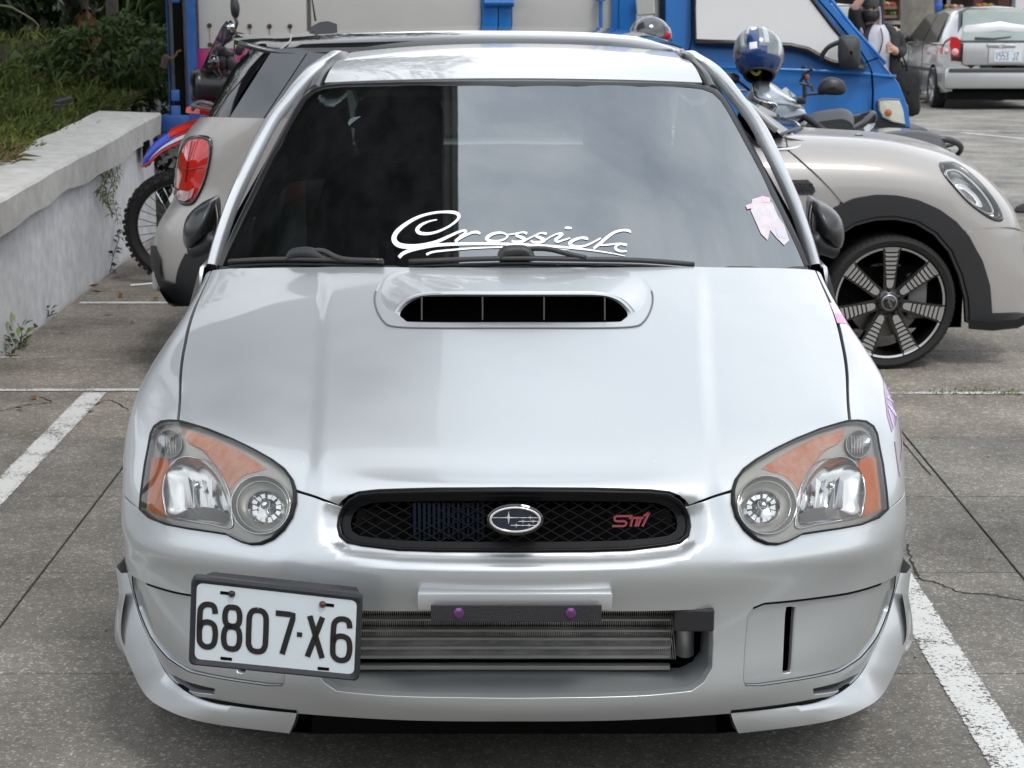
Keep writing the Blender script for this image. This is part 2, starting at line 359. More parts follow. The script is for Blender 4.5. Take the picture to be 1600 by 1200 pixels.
_net.append(_r(.325, .012, (.023, .072, .146, .21, .272, .36, .482, .61), (.324, .32, .317, .314, .31, .308, .306, .305), (.72, .78, .825, .85)))
_net.append(_r(.272, .040, (.050, .098, .168, .23, .29, .375, .49, .61), (.27, .262, .25, .243, .238, .236, .236, .238), (.705, .755, .795, .82)))
GRILLE_H = [(803, 766), (683, 767), (590, 769), (561, 772), (545, 781), (535, 793), (529, 807), (527, 822), (530, 838), (542, 849), (565, 854), (622, 861), (683, 863), (803, 864)]
GR_ALL = np.array(sym(GRILLE_H), float)
_cv = np.array([(300, 296), (400, 296), (520, 300), (600, 304), (700, 309), (768, 316), (800, 322), (830, 331), (850, 343), (870, 366), (885, 400), (900, 450)], float)
def fdisp(p):
    q = proj(p); d = abs(q[:, 0]-803); v = q[:, 1]; o = np.zeros(len(p))
    dc = np.interp(v, _cv[:, 0], _cv[:, 1]); w = np.interp(v, [400, 700, 800, 900], [12, 15, 17, 30])
    amp = .0068*sstep((v-400)/60)*(1-sstep((v-835)/50))
    o -= amp*sstep((d-dc)/w*.5+.5)
    near = (abs(q[:, 0]-803) < 340) & (v > 755) & (v < 930)
    if near.any():
        s = sdist(q[near], GR_ALL); ins = inside(q[near], GR_ALL); s = np.where(ins, 0, s)
        side = sstep((v[near]-770)/30)
        o[near] -= .026*(1-sstep(s/np.where(v[near] > 850, 26, 34)))*side
    return o
FR = Patch(_net, disp=fdisp, flip=True)
A = FR.A1
def ab(L_): return FR.px(L_)
SEAM = [(331, 421), (305, 484), (291, 536), (283, 607), (280, 656)]
HL_TOP = [(280, 656), (295, 660), (325, 669), (362, 684), (395, 700), (425, 717), (445, 732), (456, 747), (461, 765)]
HL_BOT = [(461, 785), (455, 807), (442, 827), (425, 842), (407, 850), (390, 851), (375, 847), (362, 841), (352, 835), (325, 831), (290, 826), (257, 820), (232, 810), (217, 796)]
HL_OUT = [(219, 770), (225, 725), (230, 700), (234, 677), (240, 665), (252, 657), (265, 655.5), (276, 656)]
# bonnet
half = ab([(803, 417), (600, 417), (470, 417.5), (400, 418)]+SEAM+HL_TOP[1:]+[(480, 771), (505, 780), (530, 790.5), (536, 783), (545, 775), (560, 768.5), (590, 765), (683, 762), (803, 761)])
def msym(h): # mirrored outline in sheet coordinates
    h = np.array(h); h[abs(h[:, 0]) < .004, 0] = 0; m = h[::-1].copy(); m[:, 0] *= -1; m = m[abs(m[:, 0]) > 1e-6]; return np.vstack([h, m])
_h = FR.px([(803+(u-803)*.935, 466+(v-466)*.93) for u, v in [(803, 420), (680, 421), (625, 428), (600, 450), (600, 485), (625, 505), (803, 508), (981, 505), (1006, 485), (1006, 450), (981, 428), (926, 421)]])
FR.panel('bonnet', msym(half), PAINT, CAR, holes=[_h], step=.012, shrink=.0018, flange=.02)
# wings
wl = np.vstack([ab([(326, 421), (300, 484), (286, 536), (278.5, 607), (275, 654)]), ab(HL_OUT[::-1]+[(217, 794), (199, 778), (186, 763)])])
bs = ab([(181, 756)])[0]; k0 = (-A, bs[1]+.0); k1 = (-A, .0)
wl = np.vstack([wl, [k0, k1], [(ab([(326, 421)])[0][0], 0.0)]])
for sgn in (1, -1):
    q = wl.copy(); q[:, 0] *= sgn
    FR.panel('wing', q, PAINT, CAR, step=.012, flange=.015)
# bumper
gap = [(189, 893), (200, 931), (211, 984), (230, 1043), (252, 1074), (283, 1095), (325, 1107), (369, 1116), (450, 1121), (520, 1123), (620, 1125), (803, 1127)]
bh = np.vstack([ab([(803, 766), (683, 766), (590, 769), (561, 772), (545, 780), (534, 793), (505, 784), (480, 775), (463, 770)]), ab(HL_BOT+[(197, 780), (186, 768)]), [(-A, bs[1]+.006), (-A, ab([(189, 893)])[0][1])], ab(gap)])
gho = FR.px(sym(GRILLE_H)); gho[abs(gho[:, 0]) < .004, 0] = 0
INT_H = [(803, 951), (500, 951), (497, 953), (492, 964), (490, 1004), (492, 1045), (505, 1067), (525, 1081), (598, 1088), (720, 1091), (803, 1092)]
intake = FR.px(sym(INT_H))
FOG = [(437.4, 960), (429, 950), (412, 943), (360, 938), (281, 927), (229, 912), (205.4, 898.6), (207, 919), (216, 953), (233, 994), (260.4, 1029), (295, 1051), (350, 1063), (418.5, 1073), (441, 1073), (445, 1063), (443, 1015), (439, 974)]
fog = FR.px(FOG); fogr = fog.copy(); fogr[:, 0] *= -1
SLO = [(336, 1076), (306, 1069), (276, 1057), (262, 1050), (272, 1064), (290, 1078), (334, 1086.5)]
slo = FR.px(SLO); slor = slo.copy(); slor[:, 0] *= -1
# the bonnet-side notch of the outline joins the grille hole: keep the grille as part of the outer outline
bh2 = np.vstack([ab(GRILLE_H[::-1][:9]), ab([(534, 794), (505, 784), (480, 775), (463, 770)]), bh[9:]])
FR.panel('front_bumper', msym(bh2), PAINT, CAR, holes=[intake, fog, fogr, slo, slor], step=.010, flange=.022, ch=.002)
for sgn in (1, -1):
    q = fog.copy(); q[:, 0] *= sgn
    s1 = FR.px([(372, 953), (361, 953), (367.5, 1053), (377, 1053)]); s1[:, 0] *= sgn
    FR.panel('fog_cover', q, PAINT, CAR, holes=[s1], step=.010, flange=.012, off=-.008, shrink=.005, ch=.004)
    gq = FR.S(resample(q, .01), -.0022); m_ = MB(); m_.tube(gq, .0018, 6, closed=True); g2 = FR.px(FOG[1:6]); g2[:, 0] *= sgn; m_.tube(FR.S(resample(g2, .01, False), -.003), .0042, 6); m_.build('cover_gap', DARK, CAR)
    q2 = slo.copy(); q2[:, 0] *= sgn
    FR.panel('lower_slot', q2, mat('slot_mesh', (.03, .03, .03), .7, bump=(400, 1)), CAR, step=.01, flange=0, off=-.014)
# grille
c = FR.px(GR_ALL)
inn = FR.px([(803+(u-803)*.975, 815+(v-815)*.86) for u, v in GR_ALL])
def shell(name, outer, inner, off0, off1, m, parent):
    a = FR.S(outer, off0); b = FR.S(inner, off1); mb = MB(); mid = FR.S((outer+inner)/2, max(off0, off1)+.006)
    mb.loft([a, mid, b]); return mb.build(name, m, parent, smooth=True)
GR = pempty('grille', CAR); GRM = mat('grille_black', (.004, .004, .005), .3, spec=.2)
shell('grille_frame', c, inn, .003, .0, GRM, GR)
inn2 = FR.px([(803+(u-803)*.93, 813+(v-813)*.66) for u, v in GR_ALL])
def ringpanel(name, outer, hole, m, parent, off, **k):
    return FR.panel(name, outer, m, parent, holes=[hole], off=off, **k)
ringpanel('grille_surround', inn, inn2, GRM, GR, -.002, step=.015, flange=.01)
mb = MB()
pts = [(803+(u-803)*.93, 813+(v-813)*.66) for u, v in GR_ALL]; pol = np.array(pts)
for s in (1, -1):
    for k in range(-20, 20):
        seg = [(803+k*29+s*t, 813+t*.55) for t in np.linspace(-75, 75, 60)]
        seg = np.array(seg); ok = inside(seg, pol)
        if ok.sum() > 3:
            w = FR.S(FR.px(seg[ok][[0, len(seg[ok])//2, -1]]), -.008); mb.tube(w, .0016, 4)
mb.build('grille_mesh', mat('mesh_black', (.007, .007, .008), .8, spec=.12), GR)['kind'] = 'stuff'
# cavity behind grille and intake
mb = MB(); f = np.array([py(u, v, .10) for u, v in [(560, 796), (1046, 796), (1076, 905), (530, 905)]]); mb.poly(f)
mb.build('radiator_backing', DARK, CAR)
mb = MB()
for k in range(15): a = py(648+k*7.6, 785, .075); b = py(648+k*7.6, 842, .075); mb.box((a+b)/2, (.0055, .01, .075))
mb.build('radiator', mat('radiator_blue', (.003, .008, .020), .7, spec=.2), CAR)
# intake duct
o1 = FR.S(intake, -.010); o2 = o1.copy(); cen = o1.mean(0); o2[:, 1] = .17; o2[:, 0] *= .965; o2[:, 2] = cen[2]+(o2[:, 2]-cen[2])*.9
dct = MB(); dct.loft([o1, o1*.5+o2*.5, o2]); dct.build('intake_duct', PAINT_S, CAR, smooth=40)
IC = pempty('intercooler', CAR)
mb = MB(); mb.box((0, .26, .44), (1.3, .02, .32)); mb.build('core_backing', DARK, IC)
for yv, h in ((966, 5), (983, 5), (996, 6), (1010, 7), (1024, 7), (1041, 9), (1055, 6), (1068, 6)):
    p = py(803, yv, .15); mb = MB(); mb.box(p+[-.008, 0, 0], (.66, .02, h/950), bev=.0015, rot=roty(rng.uniform(-.0015, .0015))); mb.build('cooler_bar', mat('bar_alloy', (.27, .265, .25), .45, .35, noise=(9, .5, (.36, .35, .33))), IC, smooth=30)
mb = MB()
for i in range(300):
    x = -.33+i*.0022; mb.box((x, .150, .45), (.0008, .01, .17), rot=roty((.09 if i % 2 else -.09)))
mb.build('cooler_fins', mat('fins', (.24, .24, .23), .7, 0, noise=(12, .3, (.66, .65, .62))), IC)['kind'] = 'stuff'
for s, x in ((1, .352), (-1, -.362)):
    mb = MB(); mb.tube([(x, .155, .375), (x, .155, .53)], .028, 14, flat=.7); mb.build('end_tank', mat('tank', (.33, .33, .32), .4, .8), IC, smooth=True)
a = py(1053, 950, .065); b = py(1115, 985, .065); mb = MB(); mb.box((a+b)/2, (abs(b[0]-a[0]), .02, abs(a[2]-b[2])), bev=.004); mb.build('duct_block', BLACK, CAR)
# plate block and bare bracket
a = py(652, 925, -.018); b = py(957, 953, -.018); mb = MB(); mb.box((a+b)/2+[0, .01, 0], (b[0]-a[0], .035, a[2]-b[2]), bev=.005); mb.build('plate_block', PAINT, CAR, smooth=30)
a = py(673, 945, -.04); b = py(940, 971, -.04); mb = MB(); mb.box((a+b)/2, (b[0]-a[0], .006, a[2]-b[2]), bev=.001); BR = mb.build('plate_bracket', mat('brushed_black', (.02, .02, .022), .4, bump=(500, .4)), CAR)
for u in (717, 892):
    p = py(u, 957.5, -.044); mb = MB(); mb.lathe([(0, -.006), (.005, -.006), (.0055, -.003), (.0105, -.001), (.0105, .003)], p, (0, 1, 0), 20)
    mb.build('bolt', mat('purple_anodised', (.32, .12, .36), .25, 1), BR, smooth=30)
# number plate
Pc = [py(305, 906, -.060), py(561, 935, -.056), py(556, 1057, -.040), py(301, 1032, -.044)]
pn = np.cross(Pc[1]-Pc[0], Pc[0]-Pc[3]); pn /= np.linalg.norm(pn); pn *= np.sign(-pn[1])
def PL(s, t, o=0): return (Pc[0]*(1-s)+Pc[1]*s)*(1-t)+(Pc[3]*(1-s)+Pc[2]*s)*t+pn*o
def rrect(s0, t0, s1, t1, rs, rt, n=5):
    out = []
    for cx, cy, a0 in ((s1-rs, t0+rt, -90), (s1-rs, t1-rt, 0), (s0+rs, t1-rt, 90), (s0+rs, t0+rt, 180)):
        for k in range(n+1): a = R(a0+90*k/n); out.append((cx+rs*math.cos(a), cy+rt*math.sin(a)))
    return out
NP = pempty('number_plate', CAR)
o_ = rrect(-.022, -.045, 1.022, 1.045, .035, .07); i_ = rrect(.012, .03, .988, .972, .035, .07)
mb = MB(); mb.loft([[PL(s, t, -.012) for s, t in o_], [PL(s, t, .004) for s, t in o_], [PL(s, t, .006) for s, t in [(a*.7+b*.3, c*.7+d*.3) for (a, c), (b, d) in zip(o_, i_)]], [PL(s, t, .001) for s, t in i_]])
mb.build('plate_frame', mat('frame_black', (.025, .027, .032), .4), NP, smooth=30)
mb = MB(); mb.loft([[PL(.10, -.07, -.02), PL(.98, -.085, -.02), PL(1.01, .02, -.012), PL(-.01, .02, -.012)], [PL(.09, -.065, -.005), PL(.985, -.075, -.005), PL(1.015, -.03, .0), PL(-.015, -.03, .0)]], caps=True); mb.build('plate_holder', BLACK, NP)
mb = MB(); mb.poly([PL(s, t, .0015) for s, t in i_]); mb.build('plate_face', mat('plate_white', (.70, .77, .80), .35, noise=(9, .5, (.66, .73, .77))), NP)
GL = {'6': [[(.97, .20), (.9, .06), (.72, 0), (.35, 0), (.1, .07), (0, .22), (0, .78), (.1, .93), (.35, 1), (.65, 1), (.9, .93), (1, .78), (1, .62), (.9, .48), (.65, .42), (.35, .42), (.1, .48), (.0, .60)]],
      '8': [[(.5, .46), (.18, .42), (.04, .32), (.04, .14), (.2, .02), (.5, 0), (.8, .02), (.96, .14), (.96, .32), (.82, .42), (.5, .46), (.15, .5), (0, .63), (0, .82), (.15, .96), (.5, 1), (.85, .96), (1, .82), (1, .63), (.85, .5), (.5, .46)]],
      '0': [[(.5, 0), (.2, .03), (.03, .14), (0, .3), (0, .7), (.03, .86), (.2, .97), (.5, 1), (.8, .97), (.97, .86), (1, .7), (1, .3), (.97, .14), (.8, .03), (.5, 0)]],
      '7': [[(0, .02), (.99, .02), (.97, .12), (.44, 1)]], 'X': [[(.08, 0), (.95, 1)], [(.88, 0), (.02, 1)]], '-': [[(.0, .45), (.0, .55)]],
      '1': [[(.2, .15), (.5, 0), (.5, 1)]], '5': [[(.95, 0), (.1, 0), (.05, .42), (.5, .36), (.9, .45), (1, .68), (.9, .92), (.5, 1), (.05, .93)]],
      '3': [[(.05, .06), (.5, 0), (.9, .08), (.95, .3), (.5, .46), (.95, .62), (.9, .92), (.5, 1), (.05, .93)]], 'J': [[(.8, 0), (.8, .8), (.6, 1), (.2, .98), (.05, .8)]], 'Z': [[(.05, 0), (.95, 0), (.05, 1), (.95, 1)]]}
def ribbon(mb, P2, w, f, th=None, mi=0):
    """2-D centre line with width -> flat strip laid on f(s,t,offset)"""
    P2 = np.asarray(P2, float); T = np.gradient(P2, axis=0); T /= np.linalg.norm(T, axis=1)[:, None]+1e-12; Nn = np.stack([-T[:, 1], T[:, 0]], 1); w = np.broadcast_to(np.asarray(w, float), (len(P2),))[:, None]/2
    a = P2+Nn*w; b = P2-Nn*w; V = f(np.vstack([a, b])); k = len(P2)
    mb.add(V, [(i, i+1, k+i+1, k+i) for i in range(k-1)], mi)
WX, WZ = .3155, .152
def plate_text(mb, txt, boxes, t0, t1, wdt, f, W_, H_):
    for ch, (s0, s1) in zip(txt, boxes):
        for st in GL[ch]:
            st = np.array(st); st = cat_rom(st, 4) if ch in '68035J' else resample(st, .2, False)
            q = np.stack([(s0+st[:, 0]*(s1-s0))*W_, (t0+st[:, 1]*(t1-t0))*H_], 1)
            ribbon(mb, q, wdt, f)
mb = MB(); hw = .017
def fP(q, o=.0028): return np.array([PL(a/WX, b/WZ, o) for a, b in q])
plate_text(mb, '6807X6', [(.02+hw, .150-hw), (.170+hw, .298-hw), (.320+hw, .458-hw), (.480+hw, .622-hw), (.680+hw, .812-hw), (.836+hw, .972-hw)], .28, .80, .0108, fP, WX, WZ)
ribbon(mb, [(.6465*WX-.005, .53*WZ), (.6465*WX+.005, .53*WZ)], .009, fP)
mb.build('plate_digits', mat('plate_ink', (.02, .018, .018), .4), NP)
for s, t in ((.205, .93), (.80, .935), (.19, .115), (.815, .12)):
    mb = MB(); ribbon(mb, [((s-.035)*WX, t*WZ), ((s+.035)*WX, t*WZ)], .006, lambda q: fP(q, .0024)); mb.build('plate_slot', DARK, NP)
for s, t, c_ in ((.225, .115, (.05, .05, .055)), (.78, .12, (.16, .075, .045))):
    mb = MB(); mb.lathe([(0, .006), (.004, .006), (.0065, .003), (.007, 0)], PL(s, t, .002), pn, 16); mb.build('plate_screw', mat('screw%d' % int(s*10), c_, .4, .7), NP, smooth=30)
# emblems
EM = pempty('oval_emblem', CAR); ec = py(805, 812, -.012)
def eP(u, v, o=0.): return py(u, v, -.012-o)
el = lambda rx, ry, o, n=48: [eP(805+rx*math.cos(2*PI*k/n), 812+ry*math.sin(2*PI*k/n), o) for k in range(n)]
mb = MB(); mb.loft([el(45, 25.5, -.03), el(44, 24.5, .004), el(42, 22, .006)]); mb.poly(el(42, 22, .0055)); mb.build('emblem_base', GBLACK, EM, smooth=30)
mb = MB(); mb.loft([el(40.5, 20.5, .006), el(39.5, 19.5, .010), el(37.5, 17.6, .010), el(36.5, 17, .006)]); mb.build('emblem_rim', mat('rim_silver', (.74, .75, .76), .12, .5, 1), EM, smooth=True)
mb = MB(); mb.poly(el(37, 17.3, .0065)); mb.build('emblem_field', mat('navy_enamel', (.006, .012, .03), .15, coat=1), EM)
mb = MB()
for (x, y, rx, ry) in [(794.7, 809, 26, 10.5), (828.6, 809, 9, 4), (817, 814.8, 9, 4), (833, 814.8, 9, 4), (806.7, 821, 10, 4.5), (826.5, 821, 9, 4)]:
    for k in range(4):
        a = k*PI/2; t1 = (x+rx*math.cos(a), y+ry*math.sin(a)); s1 = (x+1.7*math.cos(a+PI/4)*rx/18, y+1.5*math.sin(a+PI/4)); s2 = (x+1.7*math.cos(a-PI/4)*rx/18, y+1.5*math.sin(a-PI/4))
        mb.add([eP(*t1, .0072), eP(*s1, .0072), eP(x, y, .0095), eP(*s2, .0072)], [(0, 1, 2), (0, 2, 3)])
for (x0, x1, y) in [(768.5, 800, 809), (795, 841, 809), (810, 841, 814.8), (798, 838, 821)]: mb.tube([eP(x0, y, .0072), eP(x1, y, .0072)], .0006, 4)
mb.build('emblem_stars', mat('star_silver', (.70, .71, .72), .25, .15), EM)
def cp(L_, ox, oy, sc): return [(ox+x/sc, oy+y/sc) for x, y in L_]
mb = MB(); mbs = MB()
for st in ([(1135, 166), (1020, 166), (1006, 176), (1008, 196), (1022, 202), (1078, 203), (1092, 214), (1085, 230), (1070, 237), (990, 237)], [(1110, 180), (1190, 178), (1215, 178)], [(1135, 182), (1120, 240)], [(1172, 182), (1155, 240)], [(1195, 182), (1172, 240)], [(1255, 140), (1205, 240)], [(1215, 166), (1255, 140)]):
    q = np.array(cp(resample(st, 8, False), 740, 770, 4.571))
    ribbon(mb, q, 2.0, lambda z: np.array([py(a, b, -.006) for a, b in z])); ribbon(mbs, q, 3.2, lambda z: np.array([py(a, b, -.004) for a, b in z]))
BD = mbs.build('badge_edge', mat('badge_silver', (.45, .38, .38), .3, .8), CAR); mb.build('badge_letters', mat('badge_red', (.42, .03, .05), .3), BD)
# ---------------------------------------------------------------- headlights
def circ(u, v, r, n=32, ry=None): return [(u+r*math.cos(2*PI*k/n), v+(ry or r)*math.sin(2*PI*k/n)) for k in range(n)]
CLEAR = mat('clear_lens', (1, 1, 1), .03, trans=(.95, .95, .93), ior=1.42, haze=.04)
REFL = mat('reflector', (.62, .63, .64), .16, 1); REFL2 = mat('reflector_dim', (.30, .31, .32), .25, .9, bump=(25, .3))
AMB = mat('amber_lens', (.55, .10, .006), .25, coat=1, noise=(14, .4, (.68, .18, .02)))
PEEL = mat('peeled_amber', (.46, .12, .04), .5, noise=(22, .4, (.50, .34, .28)), bump=(60, .5)); BEZ = mat('bezel_silver', (.40, .40, .38), .35, .3)
HLALL = HL_TOP+HL_BOT+HL_OUT
FRB = Patch(_net, flip=True)   # smooth sheet without pressings, for the lamps
def hp(L_, off, s): # pixels of the left lamp -> world, mirrored for the right one
    L_ = np.atleast_2d(np.array(L_, float)); q = FRB.px(L_); P = FRB.S(q, off)
    if s > 0: P = P*[-1, 1, 1]
    return P
for s in (-1, 1):
    H = pempty('headlight', CAR)
    full = resample(np.array(HLALL, float), 6)
    cu = full.mean(0)
    sh = lambda k: cu+(full-cu)*k
    rim = MB(); rim.loft([hp(sh(1.010), -.005, s), hp(sh(1.0), .001, s), hp(sh(.978), .0025, s), hp(sh(.965), -.002, s)]); rim.build('lamp_rim', mat('lamp_rubber', (.008, .008, .009), .5, spec=.3), H, smooth=True)
    hsg = FRB.px(sh(.978)); hol = [FRB.px(cat_rom([(252, 790), (249, 765), (254, 738), (268, 718), (284, 711), (300, 712), (318, 716), (334, 728), (346, 748), (354, 775), (354, 800), (350, 819), (325, 817), (290, 812), (258, 806)], 3, True)), FRB.px(circ(405, 787, 45.5)), FRB.px(circ(261.5, 692, 19.5, 24, 21))]
    if s > 0:
        hsg = hsg*[-1, 1]; hol = [q_*[-1, 1] for q_ in hol]
    FRB.panel('lamp_bezel', hsg, BEZ, H, holes=hol, step=.012, flange=.008, off=-.013)
    bk = MB(); bk.loft([hp(sh(1.0), -.004, s), hp(sh(.975), -.045, s)]); bk.add(np.vstack([hp(sh(.975), -.045, s), hp([cu], -.05, s)]), [(i, (i+1) % len(full), len(full)) for i in range(len(full))])
    bk.build('lamp_housing', BEZ, H, smooth=30)
    # main reflector (cut off by the bottom edge)
    main = [(252, 790), (249, 765), (254, 738), (268, 718), (284, 711), (300, 712), (318, 716), (334, 728), (346, 748), (354, 775), (356, 800), (355, 822), (325, 817), (290, 812), (258, 806)]
    mm = cat_rom(main, 4, True); mc = np.array([302, 765.]); g = lambda k: mc+(mm-mc)*k
    b_ = MB(); b_.loft([hp(g(1), -.012, s), hp(g(.9), -.030, s), hp(g(.6), -.040, s), hp(g(.2), -.044, s), hp(g(.02), -.044, s)]); b_.build('reflector', REFL, H, smooth=True)
    r2 = MB(); r2.tube(hp(g(1.02), -.011, s), .0022, 6, closed=True); r2.build('reflector_rim', CHROME, H, smooth=True)
    st = MB()
    for k, x in enumerate(np.linspace(262, 346, 9)):
        t_ = 1-((x-303)/52)**2; st.add(hp([(x-4.2, 735+8*(k % 2)), (x+4.2, 735+8*((k+1) % 2)), (x+3.6, 786+4*t_), (x-3.6, 786+4*t_)], -.036+.012*((k*7) % 3-1)*.5, s), [(0, 1, 2, 3)])
    st.build('reflector_facets', REFL, H, smooth=False)
    sh_ = MB(); sh_.loft([hp([(262, 800), (280, 791), (303, 787), (325, 790), (345, 799)], -.030, s), hp([(262, 806), (280, 807), (303, 810), (325, 812), (345, 815)], -.020, s)], closed=False); sh_.build('lamp_shade', mat('shade_grey', (.16, .16, .165), .4, .4), H)
    bu = MB(); bu.lathe([(0, 0), (.006, .0), (.009, .006), (.009, .02)], hp([(302, 757)], -.012, s)[0], (0, 1, 0), 14); bu.build('bulb', CHROME, H, smooth=True)
    # round inner lamp
    ic = (405, 787)
    b_ = MB(); b_.loft([hp(circ(*ic, 46), -.008, s), hp(circ(*ic, 44), -.020, s), hp(circ(*ic, 34), -.030, s)]); b_.build('inner_ring', BEZ, H, smooth=True)
    b_ = MB(); b_.loft([hp(circ(*ic, 34), -.030, s), hp(circ(*ic, 27), -.022, s), hp(circ(*ic, 25), -.035, s), hp(circ(*ic, 14), -.044, s), hp(circ(*ic, 1), -.046, s)]); b_.build('round_reflector', REFL, H, smooth=40)
    b_ = MB()
    for k in range(14):
        a = 2*PI*k/14; e = .16
        q = [(ic[0]+r_*math.cos(a+o_), ic[1]+r_*math.sin(a+o_)) for r_, o_ in ((16, -e), (24, -e), (24, e), (16, e))]
        b_.add(hp(q, -.028-.004*(k % 2), s), [(0, 1, 2, 3)])
    b_.build('round_facets', CHROME, H)
    b_ = MB(); b_.tube(hp(circ(*ic, 46.5, 40), -.006, s), .0016, 6, closed=True); b_.tube(hp(circ(*ic, 40, 40), -.012, s), .0008, 6, closed=True); b_.build('ring_trim', CHROME, H, smooth=True)
    b_ = MB(); b_.lathe([(0, 0), (.007, .001), (.010, .007), (.010, .02)], hp([ic], -.022, s)[0], (0, 1, 0), 14); b_.build('bulb', CHROME, H, smooth=True)
    # small corner lamp
    sc_ = (261.5, 692)
    b_ = MB(); b_.loft([hp(circ(*sc_, 20, 24, 22), -.006, s), hp(circ(*sc_, 16, 24, 18), -.020, s), hp(circ(*sc_, 1, 24), -.026, s)]); b_.build('corner_reflector', REFL2, H, smooth=True)
    b_ = MB()
    for k in range(5): b_.tube(hp([(253+k*4.3, 678), (253+k*4.3, 706)], -.009, s), .0016, 5)
    b_.tube(hp(circ(*sc_, 20, 28, 22), -.005, s), .0012, 5, closed=True); b_.build('corner_ribs', mat('glass_ribs', (.45, .42, .38), .12, 0, 1), H, smooth=True)
    # amber side strip, peeled triangle
    am = [(232, 712), (257, 714), (260, 728), (251, 742), (247.5, 770), (250, 795), (254, 808), (234, 801), (224, 794), (226, 770)]
    b_ = MB(); b_.prism(hp(am, -.008, s), hp(am, -.012, s)[0]-hp(am, -.008, s)[0]); b_.build('amber_strip', AMB, H)
    tr = [(281, 665), (300, 669), (325, 677), (362, 694), (395, 714), (413, 727), (398, 732), (377, 738), (363, 750), (354, 763), (347, 750), (335, 728), (318, 706), (304, 692), (290, 688), (283, 680)]
    trd = np.array(tr, float); b_ = MB(); tc_ = np.array([345, 712.])
    b_.loft([hp(trd, -.024, s), hp(trd, -.012, s), hp(tc_+(trd-tc_)*.85, -.010, s)]); b_.add(np.vstack([hp(tc_+(trd-tc_)*.85, -.010, s), hp([tc_], -.009, s)]), [(i, (i+1) % len(trd), len(trd)) for i in range(len(trd))]); b_.build('amber_bezel', PEEL, H)
    ln = MB(); fl = sh(.968); P = [hp(cu+(fl-cu)*k, .001+.004*(1-k*k), s) for k in (1, .85, .65, .4, .15)]; ln.loft(P); ln.add(np.vstack([P[-1], hp([cu], .005, s)]), [(i, (i+1) % len(full), len(full)) for i in range(len(full))])
    ln.build('lamp_lens', CLEAR, H, smooth=True)
# ---------------------------------------------------------------- bonnet scoop
r0 = [(803, 416.5), (740, 417), (680, 419), (640, 421), (612, 427), (596, 440), (586, 460), (588, 482), (600, 503), (618, 511), (680, 513), (803, 513)]
r2 = [(803, 457), (740, 457), (700, 457), (672, 458), (652, 461), (634, 468), (621, 479), (613, 490), (612, 499), (619, 507.5), (680, 510), (803, 510)]
r3 = [(803, 463), (740, 463), (700, 463), (674, 463.5), (658, 465), (643, 471), (631, 481), (625, 490), (627, 498), (636, 502.5), (680, 503.5), (803, 503.5)]
def sym3(P): P = np.asarray(P); m = P[::-1][1:-1].copy(); m[:, 0] *= -1; return np.vstack([P, m])
q0 = cat_rom(r0, 5); q2 = cat_rom(r2, 5); q3 = cat_rom(r3, 5)
B0 = FR.at(q0, .001); B0[0, 0] = B0[-1, 0] = 0
yb = FR.at([(803, 510)])[0][1]; zb = FR.at([(803, 510)])[0][2]
def tilt(q, dy=0.):   # opening leans back a little
    out = []
    for u, v in q:
        k = (510-v)/53.; Y = yb+.005+.05*max(k, 0)+.18*((u-803)/190)**2*.35+dy; out.append(py(u, v, Y))
    out = np.array(out); out[0, 0] = out[-1, 0] = 0; return out
B2 = tilt(q2); B3 = tilt(q3, .004); B25 = (B2+B3)/2+[0, -.004, .001]
up = np.clip((508-q2[:, 1])/50, 0, 1)[:, None]
dB = B2-B0; B05 = B0+dB*[.05, .05, .5]+np.array([0, 0, 1.])*up*.006; B1 = B0+dB*[.17, .15, .95]+np.array([0, 0, 1.])*up*.012; B15 = B0+dB*[.5, .5, 1.]+np.array([0, 0, 1.])*up*.008
scp = MB(); scp.loft([sym3(x) for x in (B0-[0, 0, .004], B0, B05, B1, B15, B2*.97+B15*.03+[0, -.002, .002], B2, B25+[0, -.003, .0], B3, B3+[0, .006, -.001])]); SCO = scp.build('bonnet_scoop', PAINT, CAR, smooth=30)
lv = MB(); dn = B3+[0, .11, 0]; dn[:, 2] -= .055*(1-up[:, 0])+.006; lv.loft([sym3(x) for x in (B3+[0, .004, 0], dn)]); b_ = sym3(dn); lv.poly(b_); lv.build('scoop_throat', DARK, SCO)
for u in (659, 754, 850, 945):
    a = py(u, 464, yb+.05); b = py(u, 500, yb+.03); m_ = MB(); m_.tube([a, b], .0016, 4); m_.build('scoop_vane', mat('vane', (.05, .05, .052), .5), SCO)
m_ = MB(); rr = sym3(B0); kk_ = len(rr); lo_ = [i for i in range(kk_) if proj(rr[i:i+1])[0, 1] > 452]; m_.tube(rr[lo_]+[0, -.001, .0], .0022, 6); m_.build('scoop_seal', mat('seal_grey', (.12, .12, .125), .5), SCO, smooth=True)
